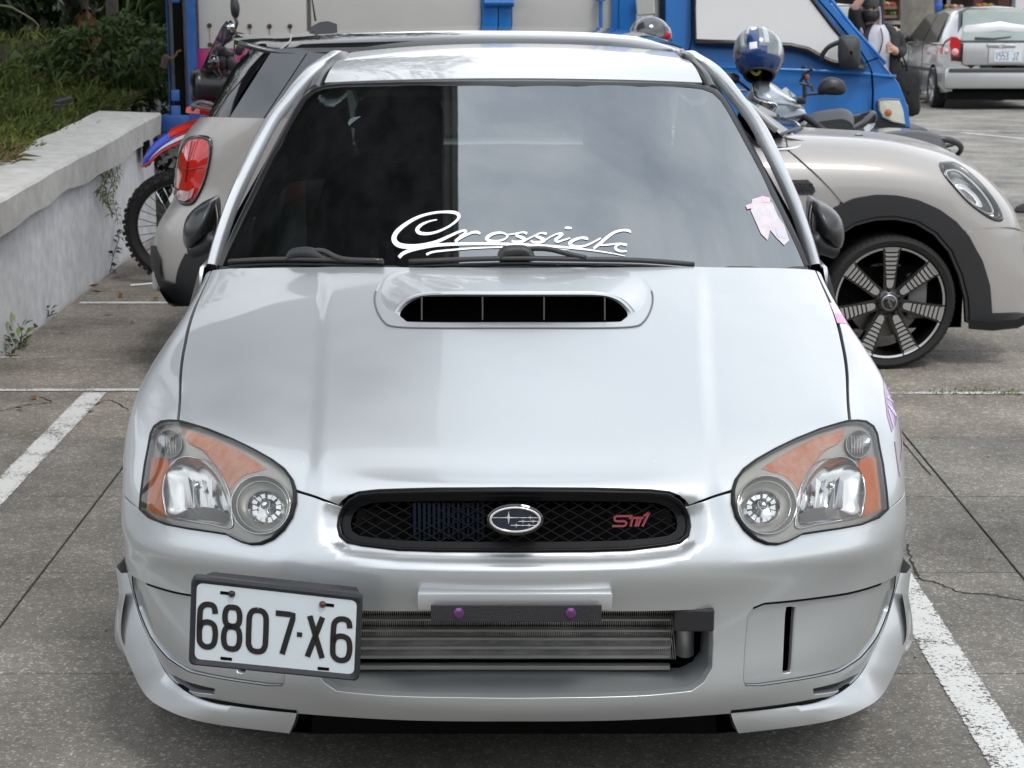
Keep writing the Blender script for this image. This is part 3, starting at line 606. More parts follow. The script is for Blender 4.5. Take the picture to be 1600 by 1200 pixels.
# ---------------------------------------------------------------- lower lip spats
for s in (-1, 1):
    top = [(188, 897), (200, 931), (211, 984), (230, 1043), (252, 1074), (283, 1095), (325, 1107), (369, 1117), (420, 1121), (463, 1124)]
    bot = [(181, 885), (186, 930), (183, 985), (203, 1040), (228, 1087), (262, 1110), (300, 1124), (345, 1133), (400, 1140), (452, 1146)]
    T = FRB.S(FRB.px(top), -.004); Yb = T[:, 1]-np.array([-.05, -.05, -.045, -.04, -.035, -.03, -.026, -.024, -.022, -.022])
    Bp = np.array([py(u, v, y) for (u, v), y in zip(bot, Yb)]); Mi = (T*.72+Bp*.28)+np.array([0, -.009, -.004])+np.outer(np.linspace(-.008, 0, 10), [1, 0, 0])
    def cr(P): return cat_rom(P, 5)
    secs = [cr(T)+[0, .03, 0], cr(T), cr(T)*.97+cr(Mi)*.03+[0, -.004, -.001], cr(Mi), cr(Bp), cr(Bp)+[.01, .02, .006], cr(Bp)+[.02, .08, .03]]
    secs = [q*[1 if s < 0 else -1, 1, 1] for q in secs]
    m_ = MB(); m_.loft(secs, closed=False); m_.build('lip_spat', PAINT, CAR, smooth=50)
    m_ = MB(); m_.tube((cr(T)+[0, -.006, .004])*[1 if s < 0 else -1, 1, 1], .0042, 6); m_.build('spat_gap', DARK, CAR, smooth=True)
    fl = [(186, 930), (181, 960), (179, 985), (181, 1003), (190, 1018), (212, 1037)]; F0 = np.array([py(u, v, .52) for u, v in fl]); F1 = np.array([py(u+10, v-3, .46) for u, v in fl]); F2 = F0+[.02, .2, .0]
    m_ = MB(); m_.loft([q*[1 if s < 0 else -1, 1, 1] for q in (cat_rom(F1, 4), cat_rom(F0, 4), cat_rom(F2, 4))], closed=False); m_.build('arch_flare', PAINT, CAR, smooth=True)
# decals on the right-hand wing
PUR = mat('purple_print', (.13, .035, .17), .3, coat=1, noise=(30, .4, (.26, .12, .33))); PNK = mat('pink_print', (.62, .10, .30), .3, coat=1); PAL = mat('pale_pink_print', (.75, .42, .56), .3, coat=1)
def decal(px_, m, nm='wing_sticker', off=.0008):
    q = FR.px(px_); return FR.panel(nm, q, m, CAR, step=.012, flange=0, off=off)
decal([(1296, 473), (1313, 479), (1321, 494), (1303, 490)], PAL); decal([(1303, 490), (1321, 494), (1330, 511), (1308, 505)], PNK)
decal([(1376, 580), (1391, 588), (1401, 608), (1404, 640), (1400, 664), (1393, 676), (1386, 650), (1381, 610)], PUR)
mb = MB()
for st in ([(1380, 590), (1392, 600)], [(1384, 606), (1398, 612), (1386, 622), (1401, 632)], [(1387, 632), (1399, 650)], [(1388, 640), (1396, 668)], [(1392, 636), (1402, 652)]):
    ribbon(mb, resample(st, 4, False), 1.8, lambda z: FR.at(z, .0016))
mb.build('sticker_strokes', mat('lilac', (.62, .52, .72), .4), CAR)
mb = MB()
for st in ([(1398, 690), (1402, 720), (1406, 745)], [(1403, 640), (1409, 690), (1407, 720)]): ribbon(mb, cat_rom(st, 4), 1.6, lambda z: FR.at(z, .001))
mb.build('sticker_strokes', mat('mauve', (.35, .22, .33), .4), CAR)
# ---------------------------------------------------------------- windscreen, roof, pillars
ws = []
for zt, (cy, cz), (ex, ey, ez) in ((0, (.98, 1.030), (.765, 1.235, .985)), (.33, (1.29, 1.190), (.715, 1.50, 1.150)), (.66, (1.59, 1.325), (.655, 1.76, 1.290)), (1, (1.90, 1.449), (.595, 2.03, 1.425))):
    ws.append([(ex*t, cy+(ey-cy)*t**2.3, cz+(ez-cz)*t**2.6) for t in (0, .25, .5, .75, .9, 1.0)])
WS = Patch(ws, flip=False)
if WS.bn(np.array([[0, .3]]))[0][1] > 0: WS.flip = -1
GLASS = bpy.data.materials.new('windscreen_glass'); GLASS.use_nodes = True; nt = GLASS.node_tree; nt.nodes.clear()
o_ = nt.nodes.new('ShaderNodeOutputMaterial'); t_ = nt.nodes.new('ShaderNodeBsdfTransparent'); t_.inputs[0].default_value = (.20, .25, .24, 1)
g_ = nt.nodes.new('ShaderNodeBsdfGlossy'); g_.inputs['Roughness'].default_value = .015; g_.inputs[0].default_value = (.93, .97, 1, 1)
d_ = nt.nodes.new('ShaderNodeBsdfDiffuse'); d_.inputs[0].default_value = (.30, .32, .33, 1)
fr = nt.nodes.new('ShaderNodeFresnel'); fr.inputs[0].default_value = 3.4
mx = nt.nodes.new('ShaderNodeMixShader'); mx2 = nt.nodes.new('ShaderNodeMixShader')
tcn = nt.nodes.new('ShaderNodeTexCoord'); nz = nt.nodes.new('ShaderNodeTexNoise'); nz.inputs['Scale'].default_value = 5; nz.inputs['Detail'].default_value = 9; nz.inputs['Roughness'].default_value = .7
mpn = nt.nodes.new('ShaderNodeMapping'); mpn.inputs['Scale'].default_value = (2.2, .6, .6)
cr_ = nt.nodes.new('ShaderNodeMapRange'); cr_.inputs[1].default_value = .35; cr_.inputs[2].default_value = .8; cr_.inputs[3].default_value = .004; cr_.inputs[4].default_value = .035
nt.links.new(tcn.outputs['Object'], mpn.inputs[0]); nt.links.new(mpn.outputs[0], nz.inputs['Vector']); nt.links.new(nz.outputs[0], cr_.inputs[0])
nt.links.new(fr.outputs[0], mx.inputs[0]); nt.links.new(t_.outputs[0], mx.inputs[1]); nt.links.new(g_.outputs[0], mx.inputs[2])
nt.links.new(cr_.outputs[0], mx2.inputs[0]); nt.links.new(mx.outputs[0], mx2.inputs[1]); nt.links.new(d_.outputs[0], mx2.inputs[2]); nt.links.new(mx2.outputs[0], o_.inputs[0])
gl = [(803, 424), (500, 424), (343, 424), (343, 417), (352, 395), (372, 352), (395, 305), (420, 252), (445, 205), (462, 174), (474, 155), (487, 143), (503, 137), (530, 134), (600, 132), (700, 130.5), (803, 130)]
def msymw(h): h = np.array(h); h[abs(h[:, 0]) < .004, 0] = 0; m = h[::-1].copy(); m[:, 0] *= -1; m = m[abs(m[:, 0]) > 1e-6]; return np.vstack([h, m])
wso = msymw(WS.px(gl))
WSO = WS.panel('windscreen', wso, GLASS, CAR, step=.03, flange=0)
m_ = MB(); m_.lathe([(.0, 0), (.03, .001)], WS.at([(560, 190)], -.004)[0], (0, -.5, .86), 12); m_.build('screen_disc', mat('disc_paper', (.05, .07, .07), .6), WSO)
cen_ = wso.mean(0)
RUB = mat('gloss_rubber', (.012, .012, .013), .28)
rb = MB(); e = msymw(WS.px(gl[3:])); 
def shrinkpx(L_, k):
    L_ = np.array(L_, float); c_ = np.array([803, 300.]); d = L_-c_; n = d/np.linalg.norm(d, axis=1)[:, None]; return L_-n*k
gi = shrinkpx(gl[3:], 5); gi[0, 1] = 416; go = shrinkpx(gl[3:], -4)
def symw(uv, off): P = WS.at(uv, off); P[-1, 0] = 0; m = P[::-1][1:].copy(); m[:, 0] *= -1; return np.vstack([P, m])
rb.loft([symw(gi, .001), symw(np.array(gl[3:], float), .006), symw(go, .002), symw(go, -.02)], closed=False); rb.build('windscreen_seal', RUB, CAR, smooth=50)
fr_ = MB(); fr_.loft([symw(gi, -.0015), symw(shrinkpx(gl[3:], 12), -.0015)], closed=False); fr_.build('glass_border', mat('frit_black', (.01, .01, .01), .6), WSO)
# dark band with the cowl along the bottom
bd = MB(); a = np.array([(803, 416), (600, 416), (450, 417), (343, 417)], float); b = a-[0, 6]; b2 = a+[0, 5]
bd.loft([symw(a[::-1], .002), symw(b2[::-1], .004)], closed=False); bd.build('cowl_trim', BLACK, CAR)
# roof sheet
rf = []
for Y, zc_, hw, drop in ((1.905, 1.449, .548, .020), (2.15, 1.483, .540, .022), (2.45, 1.5065, .530, .025), (2.8, 1.508, .52, .027), (3.1, 1.480, .51, .03), (3.3, 1.44, .50, .035)):
    rf.append([(hw*t, Y+(.125 if Y < 2 else .0)*t**2.3, zc_-drop*t**2.2) for t in (0, .3, .6, .85, 1)])
RF = Patch(rf); 
if RF.bn(np.array([[0, .3]]))[0][2] < 0: RF.flip = -1
RF.panel('roof', [(RF.A0, 0), (RF.A1, 0), (RF.A1, RF.B1), (RF.A0, RF.B1)], PAINT, CAR, step=.04, flange=.012)
# A pillar and roof rail, the door glass and the tail, mirrored
PW = [(322, 414, 1.26), (333, 373, 1.36), (350, 322, 1.47), (370, 275, 1.57), (397, 215, 1.72), (418, 180, 1.82), (441, 151, 1.93), (458, 128, 2.03), (480, 104, 2.18), (505, 88, 2.38), (522, 81, 2.55)]
PWi = [(337, 414, 1.27), (349, 373, 1.37), (366, 322, 1.48), (386, 276, 1.58), (415, 215, 1.72), (436, 178, 1.83), (459, 150, 1.94), (476, 127, 2.03), (499, 103, 2.18), (522, 87, 2.38), (538, 80.5, 2.55)]
OUT = np.array([py(*q) for q in PW]); INN = np.array([py(*q) for q in PWi])
def ext(P, dx): return np.vstack([P, [P[-1]+[dx[0]+.01, .35, -.05]], [P[-1]+[dx[1]+.02, .8, -.20]]])
OUT = ext(OUT, (.0, .0)); INN = ext(INN, (.005, .01))
OUT = cat_rom(OUT, 4); INN = cat_rom(INN, 4)
for s in (-1, 1):
    f = [1 if s < 0 else -1, 1, 1]
    mid = (OUT+INN)/2+np.array([-.001, -.005, .004]); m_ = MB()
    m_.loft([q*f for q in (INN+[.004, .01, -.02], INN, INN*.6+mid*.4+[0, -.003, .001], mid, OUT*.5+mid*.5+[-.001, -.002, .002], OUT+[0, .004, 0], OUT+[0, .03, -.012])], closed=False); m_.build('roof_pillar', PAINT, CAR, smooth=60)
    d = OUT+[-.006, .02, -.012]; d2 = d+[-.012, .05, -.022]; m_ = MB(); m_.loft([q*f for q in (OUT+[0, .012, -.004], d, d2, d2+[.02, .03, -.02])], closed=False); m_.build('door_seal', mat('seal_brown', (.035, .026, .026), .4), CAR, smooth=True)
    # ditch strips beside the roof
    a = np.array([py(u, v, y) for u, v, y in [(487, 134, 2.0), (498, 113, 2.12), (512, 97, 2.28), (531, 83, 2.46)]]); b = np.array([py(u, v, y) for u, v, y in [(497, 134, 2.0), (507, 114, 2.12), (522, 97, 2.28), (541, 82, 2.46)]])
    a = np.vstack([a, a[-1]+[0, .6, -.05]]); b = np.vstack([b, b[-1]+[0, .6, -.05]])
    m_ = MB(); m_.loft([q*f for q in (cat_rom(a, 4)+[-.02, .0, -.02], cat_rom(a, 4), (cat_rom(a, 4)+cat_rom(b, 4))/2+[0, 0, .005], cat_rom(b, 4), cat_rom(b, 4)+[.01, 0, -.02])], closed=False); m_.build('roof_strip', RUB, CAR, smooth=True)
# side sheet of the body: z rows, Y columns
def bx(Y, z):
    w = .90-.03*((Y-2.2)/2.2)**2; w -= .055*np.clip((z-.62)/.4, 0, 1)**1.6+.05*np.clip((.5-z)/.3, 0, 1)**2; w -= .10*np.clip((Y-3.7)/.5, 0, 1)**2
    return w-.035
Yc_ = [1.30, 1.5, 1.9, 2.4, 2.9, 3.3, 3.6, 3.9, 4.1, 4.2]; zr = [1.0, .93, .84, .72, .6, .48, .36, .26]
net = [[(bx(Y, z), Y, z+(.0 if z < .9 else .02*(Y-1.3)/2)) for Y in Yc_] for z in zr]
arch = [(3.42+.36*math.cos(t), .33+.36*math.sin(t)) for t in np.linspace(R(-10), R(190), 24)]
for s in (-1, 1):
    N_ = np.array(net); N_[..., 0] *= s; SP = Patch(N_, mirror=False)
    if SP.bn(np.array([[1., .3]]))[0][0]*s < 0: SP.flip = -1
    fz = lambda Y, z: (np.interp(Y, Yc_, SP.ta), np.interp(-z, [-q for q in zr], SP.tb))
    o_ = [fz(1.305, 1.0), fz(2.36, 1.0), fz(2.36, .26), fz(1.305, .26)]; SP.panel('front_door', o_, PAINT, CAR, step=.06, flange=.01)
    o_ = [fz(2.372, 1.0), fz(3.15, 1.0), fz(3.15, .72)]+[fz(a, b) for a, b in arch[::-1] if a < 3.15]+[fz(3.05, .26), fz(2.372, .26)]; SP.panel('rear_door', o_, PAINT, CAR, step=.06, flange=.01)
    o_ = [fz(3.162, 1.0), fz(4.2, 1.0), fz(4.2, .27)]+[fz(a, b) for a, b in arch if b > .27 and a > 3.16]+[fz(3.162, .72)]; SP.panel('rear_wing', o_, PAINT, CAR, step=.06, flange=.01)
    # wing side round the front wheel
    arc = np.array([(s*.875, .93+.37*math.cos(t), .32+.37*math.sin(t)) for t in np.linspace(R(192), R(75), 16)])
    topc = FR.S(np.stack([np.full(16, A*s), np.linspace(FR.px([(189, 893)])[0][1], 0.02, 16)], 1))
    m_ = MB(); m_.loft([topc, (topc+arc)/2+[s*.004, 0, 0], arc, arc-[s*.05, 0, 0]], closed=False); m_.build('wing_side', PAINT, CAR, smooth=50)
    arc2 = np.array([(s*.875, .93+.37*math.cos(t), .32+.37*math.sin(t)) for t in np.linspace(R(75), R(-9), 10)]); e2 = np.array([(s*bx(1.3, z), 1.3, z) for z in np.linspace(1.0, .26, 10)])
    m_ = MB(); m_.loft([e2, (e2+arc2)/2, arc2, arc2-[s*.05, 0, 0]], closed=False); m_.add([topc[-1], e2[0], arc2[0]], [(0, 1, 2)]); m_.build('wing_rear', PAINT, CAR, smooth=50)
    m_ = MB(); m_.box((s*.86, 2.2, .235), (.05, 1.9, .06), bev=.015); m_.build('side_skirt', PAINT, CAR, smooth=30)
    # door glass
    bot = np.array([(s*(bx(Y, 1.0)-.015), Y, 1.0) for Y in np.linspace(1.38, 3.5, 10)]); kk = np.linspace(0, 1, 10)
    tp = np.array([(s*(.80-.22*min(1, (Y-1.38)/1.1)), Y, 1.0+.43*min(1, (Y-1.38)/.95)-.43*max(0, (Y-3.0)/.5)**1.3) for Y in np.linspace(1.38, 3.5, 10)])
    m_ = MB(); m_.loft([bot, tp], closed=False); m_.build('door_glass', mat('tinted_glass', (.012, .014, .015), .04, coat=1), CAR, smooth=True)
# tail: rear glass, boot, rear bumper
m_ = MB(); m_.loft([[(-.50, 3.28, 1.44), (0, 3.33, 1.475), (.50, 3.28, 1.44)], [(-.62, 3.78, 1.08), (0, 3.86, 1.09), (.62, 3.78, 1.08)]], closed=False); m_.build('rear_glass', mat('rear_glass_clear', (1, 1, 1), .03, trans=(.35, .42, .40), ior=1.5), CAR)
m_ = MB(); m_.loft([[(-.66, 3.76, 1.07), (0, 3.84, 1.085), (.66, 3.76, 1.07)], [(-.68, 4.1, 1.05), (0, 4.17, 1.06), (.68, 4.1, 1.05)], [(-.70, 4.13, .8), (0, 4.2, .8), (.70, 4.13, .8)]], closed=False); m_.build('boot_lid', PAINT, CAR, smooth=30)
m_ = MB(); m_.loft([[(-.80, 4.02, .8), (-.6, 4.17, .8), (0, 4.22, .8), (.6, 4.17, .8), (.80, 4.02, .8)], [(-.82, 4.02, .5), (-.6, 4.2, .5), (0, 4.25, .5), (.6, 4.2, .5), (.82, 4.02, .5)], [(-.78, 4.0, .27), (-.6, 4.14, .27), (0, 4.2, .27), (.6, 4.14, .27), (.78, 4.0, .27)]], closed=False); m_.build('rear_bumper', PAINT, CAR, smooth=40)
for s in (-1, 1): m_ = MB(); m_.box((s*.74, 4.07, .86), (.16, .12, .13), bev=.02); m_.build('tail_light', mat('tail_red', (.35, .01, .012), .12, coat=1), CAR, smooth=30)
m_ = MB(); m_.loft([[(-.415, .13, .268), (.415, .13, .268)], [(-.43, .22, .17), (.43, .22, .17)], [(-.50, .40, .10), (.50, .40, .10)], [(-.6, .9, .10), (.6, .9, .10)]], closed=False); m_.build('under_bumper_shade', DARK, CAR)  # black sheet added below the bumper, standing in for the shade under the car
m_ = MB(); m_.box((0, 2.3, .30), (1.5, 3.2, .04)); m_.build('floor_pan', DARK, CAR)
m_ = MB(); m_.box((0, .9, .62), (1.36, .03, .62)); m_.build('engine_bulkhead', DARK, CAR)
def wheel(par, c, r, w, axis, rim_m, name='wheel', spokes=5):
    Wl = pempty(name, par); c = np.array(c, float); ax = np.array(axis, float)
    m_ = MB(); m_.lathe([(r*.68, -w/2*.9), (r*.74, -w/2), (r*.93, -w/2), (r, -w*.36), (r, w*.36), (r*.93, w/2), (r*.74, w/2), (r*.68, w/2*.9), (r*.66, w*.3), (r*.66, -w*.3), (r*.68, -w/2*.9)], c, ax, 40); m_.build('tyre', TYRE, Wl, smooth=40)
    m_ = MB(); m_.lathe([(r*.68, w*.44), (r*.645, w*.40), (r*.62, w*.1), (r*.62, -w*.4)], c, ax, 40)
    x = np.cross(ax, (0, 0, 1.)); x /= np.linalg.norm(x); y = np.cross(ax, x)
    for k in range(spokes):
        a = 2*PI*k/spokes+.3; d = x*math.cos(a)+y*math.sin(a); m_.tube([c+ax*w*.30, c+ax*w*.36+d*r*.64], [r*.10, r*.07], 8, flat=.5, upv=ax)
    m_.lathe([(0, w*.40), (r*.12, w*.38), (r*.14, w*.2)], c, ax, 20); m_.build('rim', rim_m, Wl, smooth=40)
    m_ = MB(); m_.lathe([(0, w*.02), (r*.5, w*.02), (r*.5, -w*.05), (0, -w*.05)], c, ax, 28); m_.build('brake_disc', mat('disc_steel', (.2, .19, .18), .4, .9), Wl, smooth=30)
    return Wl
for s in (-1, 1):
    for Y in (.93, 3.42): wheel(CAR, (s*.775, Y, .315), .315, .215, (s, 0, 0), mat('bronze_rim', (.20, .17, .12), .35, .8))
# mirrors (folded), wipers, screen script
for s in (-1, 1):
    ou = [(334, 314), (322, 316), (306, 324), (294, 335), (288, 350), (286, 368), (289, 384), (297, 391), (307, 386), (318, 378), (330, 371), (336, 345)]
    P = np.array([py(u, v, 1.52) for u, v in ou]); c_ = P.mean(0); m_ = MB(); secs = []
    for k, dy, sh_ in ((.03, -.075, .012), (.45, -.068, .008), (.78, -.045, .004), (.95, -.018, 0), (1, .02, 0), (1.0, .10, 0), (.9, .14, 0)):
        q = c_+(P-c_)*k+[sh_, dy, 0]; secs.append(cat_rom(q, 3, True)*[1 if s < 0 else -1, 1, 1])
    m_.loft(secs, caps=True); MR = m_.build('door_mirror', mat('mirror_shell', (.012, .013, .015), .35, coat=.35, coatr=.2), CAR, smooth=60)
    q = np.array([py(300, 392, 1.5), py(322, 384, 1.48), py(336, 372, 1.46)])*[1 if s < 0 else -1, 1, 1]; m_ = MB(); m_.tube(cat_rom(q, 4), [.022]*9, 10); m_.build('mirror_arm', BLACK, MR, smooth=True)
    m_ = MB(); tri = np.array([py(345, 372, 1.42), py(337, 400, 1.38), py(350, 330, 1.50)])
    q = np.array([py(336, 316, 1.53), py(340, 345, 1.5), py(336, 374, 1.48)])*[1 if s < 0 else -1, 1, 1]; m_ = MB(); m_.tube(cat_rom(q, 4), .006, 8); m_.build('mirror_trim', RUB, MR, smooth=True)
def wiper(arm, blade, cap):
    Wp = pempty('wiper', CAR)
    P = np.vstack([WS.at([q[:2]], q[2])[0] for q in blade]); m_ = MB(); m_.tube(cat_rom(P, 3), .008, 8, flat=.8); m_.tube(cat_rom(P, 3)-[0, 0, .012], .003, 6); m_.build('wiper_blade', mat('wiper_rubber', (.03, .03, .032), .5), Wp, smooth=True)
    P = np.vstack([WS.at([q[:2]], q[2])[0] for q in arm]); m_ = MB(); m_.tube(cat_rom(P, 4), [.0065]*(4*(len(P)-1)+1), 8); m_.build('wiper_arm', mat('arm_black', (.025, .025, .027), .25), Wp, smooth=True)
    P = np.vstack([WS.at([q[:2]], q[2])[0] for q in cap]); m_ = MB(); m_.tube(cat_rom(P, 4), np.interp(np.linspace(0, 1, 4*(len(P)-1)+1), [0, .3, .7, 1], [.006, .016, .016, .006]), 12); m_.build('wiper_cap', BLACK, Wp, smooth=True)
wiper([(600, 418, .02), (540, 416, .022), (510, 406, .028), (478, 403, .02)], [(362, 413, .01), (430, 412, .014), (520, 413, .014), (600, 415, .01)], [(450, 414, .012), (465, 407, .02), (490, 406, .02), (515, 413, .012)])
wiper([(800, 401, .02), (850, 402, .026), (890, 409, .022), (915, 413, .02)], [(640, 414, .01), (780, 411, .014), (900, 412, .014), (1000, 414, .014), (1082, 418, .01)], [(781, 413, .012), (790, 405, .02), (820, 404, .02), (834, 412, .012)])
SCR = MB(); ox, oy, k_ = 540, 300, 3.137
def stroke(pts, w, n=5, smooth=True):
    P = np.array(cp(pts, ox, oy, k_)); P = cat_rom(P, n) if smooth else resample(P, 3, False)
    w = np.interp(np.linspace(0, 1, len(P)), np.linspace(0, 1, len(w)), w)/k_; ribbon(SCR, P, w, lambda z: WS.at(z, .0016))
stroke([(448, 138), (410, 146), (372, 163), (352, 185), (362, 202), (400, 207), (450, 197), (505, 172), (545, 142), (556, 120), (538, 104), (490, 100), (430, 105), (360, 124), (295, 160), (250, 200), (238, 235), (262, 262), (320, 270), (390, 262), (450, 245), (510, 218), (560, 196), (588, 192), (585, 206), (560, 226), (538, 246)], [5, 8, 14, 20, 17, 13, 11, 10, 13, 18, 15, 11, 12, 16, 20, 24, 26, 24, 20, 17, 14, 12, 11, 12, 14, 16])
stroke([(538, 246), (570, 225), (615, 203), (645, 199), (660, 208)], [10, 10, 12, 14, 10])
stroke([(795, 215), (770, 203), (735, 204), (705, 216), (692, 232), (710, 243), (745, 243), (780, 233), (797, 216)], [9, 10, 13, 17, 18, 15, 11, 9, 9])
stroke([(795, 212), (840, 205), (870, 200), (890, 206)], [7, 8, 9, 14])
stroke([(845, 206), (838, 216), (862, 225), (880, 236), (858, 246), (825, 246), (815, 240)], [9, 13, 15, 16, 14, 11, 9])
stroke([(880, 240), (915, 222), (955, 204), (985, 207)], [8, 7, 8, 14])
stroke([(938, 211), (934, 219), (955, 228), (974, 238), (955, 248), (920, 248), (908, 241)], [9, 13, 15, 16, 14, 11, 9])
stroke([(974, 241), (1005, 222), (1035, 208), (1062, 207), (1050, 220), (1030, 236), (1038, 246), (1062, 240), (1100, 228)], [8, 7, 8, 13, 15, 15, 12, 9, 7])
stroke([(1074, 178), (1091, 178), (1108, 180)], [9, 14, 9])
stroke([(1188, 236), (1178, 229), (1150, 228), (1115, 240), (1100, 254), (1112, 268), (1150, 270), (1185, 262), (1220, 245), (1250, 228)], [8, 15, 12, 15, 18, 16, 12, 10, 9, 8])
stroke([(1396, 202), (1388, 192), (1355, 190), (1318, 200), (1285, 222), (1250, 252), (1215, 280)], [7, 13, 11, 13, 15, 15, 12])
stroke([(1240, 262), (1275, 262), (1310, 258), (1345, 256), (1378, 262)], [8, 9, 9, 10, 14])
stroke([(1345, 258), (1325, 268), (1325, 282), (1345, 292), (1378, 293)], [9, 12, 13, 12, 8])
stroke([(262, 323), (285, 302), (340, 282), (440, 264), (560, 257), (720, 256), (900, 262), (1060, 272), (1200, 287), (1300, 302), (1370, 316)], [16, 17, 17, 16, 15, 14, 13, 11, 8, 6, 3], n=8)
stroke([(396, 309), (430, 296), (520, 286), (640, 277), (780, 272), (900, 272), (1000, 277), (1096, 287)], [12, 10, 9, 8, 7, 6, 5, 2], n=8)
SCR.build('screen_script', WHITE, WSO)
# plain pale sticker without any figure
for px_, m in (([(1176, 312), (1190, 308), (1208, 318), (1216, 338), (1226, 352), (1234, 376), (1226, 384), (1214, 372), (1204, 360), (1200, 376), (1190, 366), (1182, 348), (1174, 330)], mat('pale_sticker', (.50, .44, .46), .5, noise=(40, .4, (.60, .56, .58)))), ([(1166, 322), (1178, 318), (1176, 326), (1168, 328)], PAL), ([(1190, 307), (1204, 310), (1204, 318), (1192, 316)], PAL), ([(1212, 356), (1224, 360), (1228, 374), (1216, 370)], mat('lilac2', (.5, .5, .66), .5))):
    q = WS.px([(803-(u-803), v) for u, v in px_]); q[:, 0] *= -1; WS.panel('screen_sticker', q, m, WSO, step=.02, flange=0, off=.0016 if m.name == 'pale_sticker' else .0024)
# cabin
CAB = mat('cabin_trim', (.05, .05, .052), .8)
m_ = MB(); m_.loft([[(-.70, 1.2, .99), (0, 1.05, 1.02), (.70, 1.2, .99)], [(-.68, 1.6, .99), (0, 1.55, 1.0), (.68, 1.6, .99)], [(-.66, 1.75, .75), (0, 1.75, .75), (.66, 1.75, .75)]], closed=False); m_.build('dashboard', CAB, CAR)
for s in (-1, 1):
    S_ = pempty('front_seat', CAR); m_ = MB(); m_.loft([cat_rom([(s*.36+x*w, 2.35+y*.07+yy, z) for x, y in ((-1, -1), (0, -1.2), (1, -1), (1.1, 0), (1, 1), (0, 1.1), (-1, 1), (-1.1, 0))], 3, True) for w, yy, z in ((.24, 0, .55), (.25, .05, .8), (.24, .1, 1.0), (.20, .13, 1.12), (.12, .14, 1.17))], caps=True); m_.build('seat_back', CAB, S_, smooth=50)
    m_ = MB(); m_.box((s*.36, 2.5, 1.26), (.28, .10, .19), bev=.045); m_.build('head_rest', CAB, S_, smooth=40)
m_ = MB(); m_.lathe([(.175, 0), (.185, .012), (.19, 0), (.185, -.012), (.175, 0)], (.36, 1.72, 1.0), (0, .85, .5), 32); m_.build('steering_wheel', CAB, CAR, smooth=True)
m_ = MB(); m_.box((0, 1.80, 1.36), (.22, .03, .06), bev=.02); m_.build('rear_view_mirror', CAB, CAR, smooth=30)
m_ = MB(); m_.box((0, 3.2, .85), (1.2, .25, .35), bev=.08); m_.build('rear_seat', CAB, CAR, smooth=30)
m_ = MB(); m_.box((0, 3.62, .80), (1.56, .04, .60)); m_.build('boot_bulkhead', CAB, CAR)
# =================================================================== ground
def gnode(m, col_fn): pass
def stone(name, c1, c2, c3, sc=1.0, bs=.5, rough=.85):
    m = bpy.data.materials.new(name); m.use_nodes = True; nt = m.node_tree; b = nt.nodes['Principled BSDF']; tc = nt.nodes.new('ShaderNodeTexCoord'); geo = nt.nodes.new('ShaderNodeNewGeometry')
    def noise(s, d=8, r=.6): n = nt.nodes.new('ShaderNodeTexNoise'); n.inputs['Scale'].default_value = s; n.inputs['Detail'].default_value = d; n.inputs['Roughness'].default_value = r; nt.links.new(geo.outputs['Position'], n.inputs['Vector']); return n
    n1 = noise(260*sc, 3, .7); n2 = noise(1.6, 7, .62); n3 = noise(30, 6, .7)
    vor = nt.nodes.new('ShaderNodeTexVoronoi'); vor.inputs['Scale'].default_value = 150*sc; nt.links.new(geo.outputs['Position'], vor.inputs['Vector'])
    r1 = nt.nodes.new('ShaderNodeValToRGB'); e = r1.color_ramp.elements; e[0].position = .36; e[0].color = (*c1, 1); e[1].position = .66; e[1].color = (*c2, 1); nt.links.new(n1.outputs[0], r1.inputs[0])
    sp = nt.nodes.new('ShaderNodeSeparateColor'); nt.links.new(vor.outputs['Color'], sp.inputs[0])
    mr = nt.nodes.new('ShaderNodeMapRange'); mr.inputs[1].default_value = .86; mr.inputs[2].default_value = .92; nt.links.new(sp.outputs[0], mr.inputs[0])
    m1 = nt.nodes.new('ShaderNodeMixRGB'); nt.links.new(mr.outputs[0], m1.inputs[0]); nt.links.new(r1.outputs[0], m1.inputs[1]); m1.inputs[2].default_value = (*c3, 1)
    mr2 = nt.nodes.new('ShaderNodeMapRange'); mr2.inputs[1].default_value = .3; mr2.inputs[2].default_value = .7; mr2.inputs[3].default_value = .52; mr2.inputs[4].default_value = 1.38; nt.links.new(n2.outputs[0], mr2.inputs[0])
    mr3 = nt.nodes.new('ShaderNodeMapRange'); mr3.inputs[1].default_value = .3; mr3.inputs[2].default_value = .7; mr3.inputs[3].default_value = .75; mr3.inputs[4].default_value = 1.25; nt.links.new(n3.outputs[0], mr3.inputs[0])
    mm = nt.nodes.new('ShaderNodeMath'); mm.operation = 'MULTIPLY'; nt.links.new(mr2.outputs[0], mm.inputs[0]); nt.links.new(mr3.outputs[0], mm.inputs[1])
    m2 = nt.nodes.new('ShaderNodeMixRGB'); m2.blend_type = 'MULTIPLY'; m2.inputs[0].default_value = 1; nt.links.new(m1.outputs[0], m2.inputs[1]); nt.links.new(mm.outputs[0], m2.inputs[2]); nt.links.new(m2.outputs[0], b.inputs['Base Color'])
    bp = nt.nodes.new('ShaderNodeBump'); bp.inputs['Strength'].default_value = bs; bp.inputs['Distance'].default_value = .004; nt.links.new(n1.outputs[0], bp.inputs['Height']); nt.links.new(bp.outputs[0], b.inputs['Normal'])
    b.inputs['Roughness'].default_value = rough; b.inputs['Specular IOR Level'].default_value = .3; return m
SLAB = stone('aggregate_concrete', (.125, .116, .102), (.27, .252, .222), (.36, .335, .30), 1.1, .9)
SLAB2 = stone('worn_concrete', (.16, .142, .12), (.255, .23, .195), (.36, .33, .29), .8, .5)
ROAD = stone('far_asphalt', (.185, .175, .158), (.25, .238, .215), (.31, .30, .275), .3, .3)
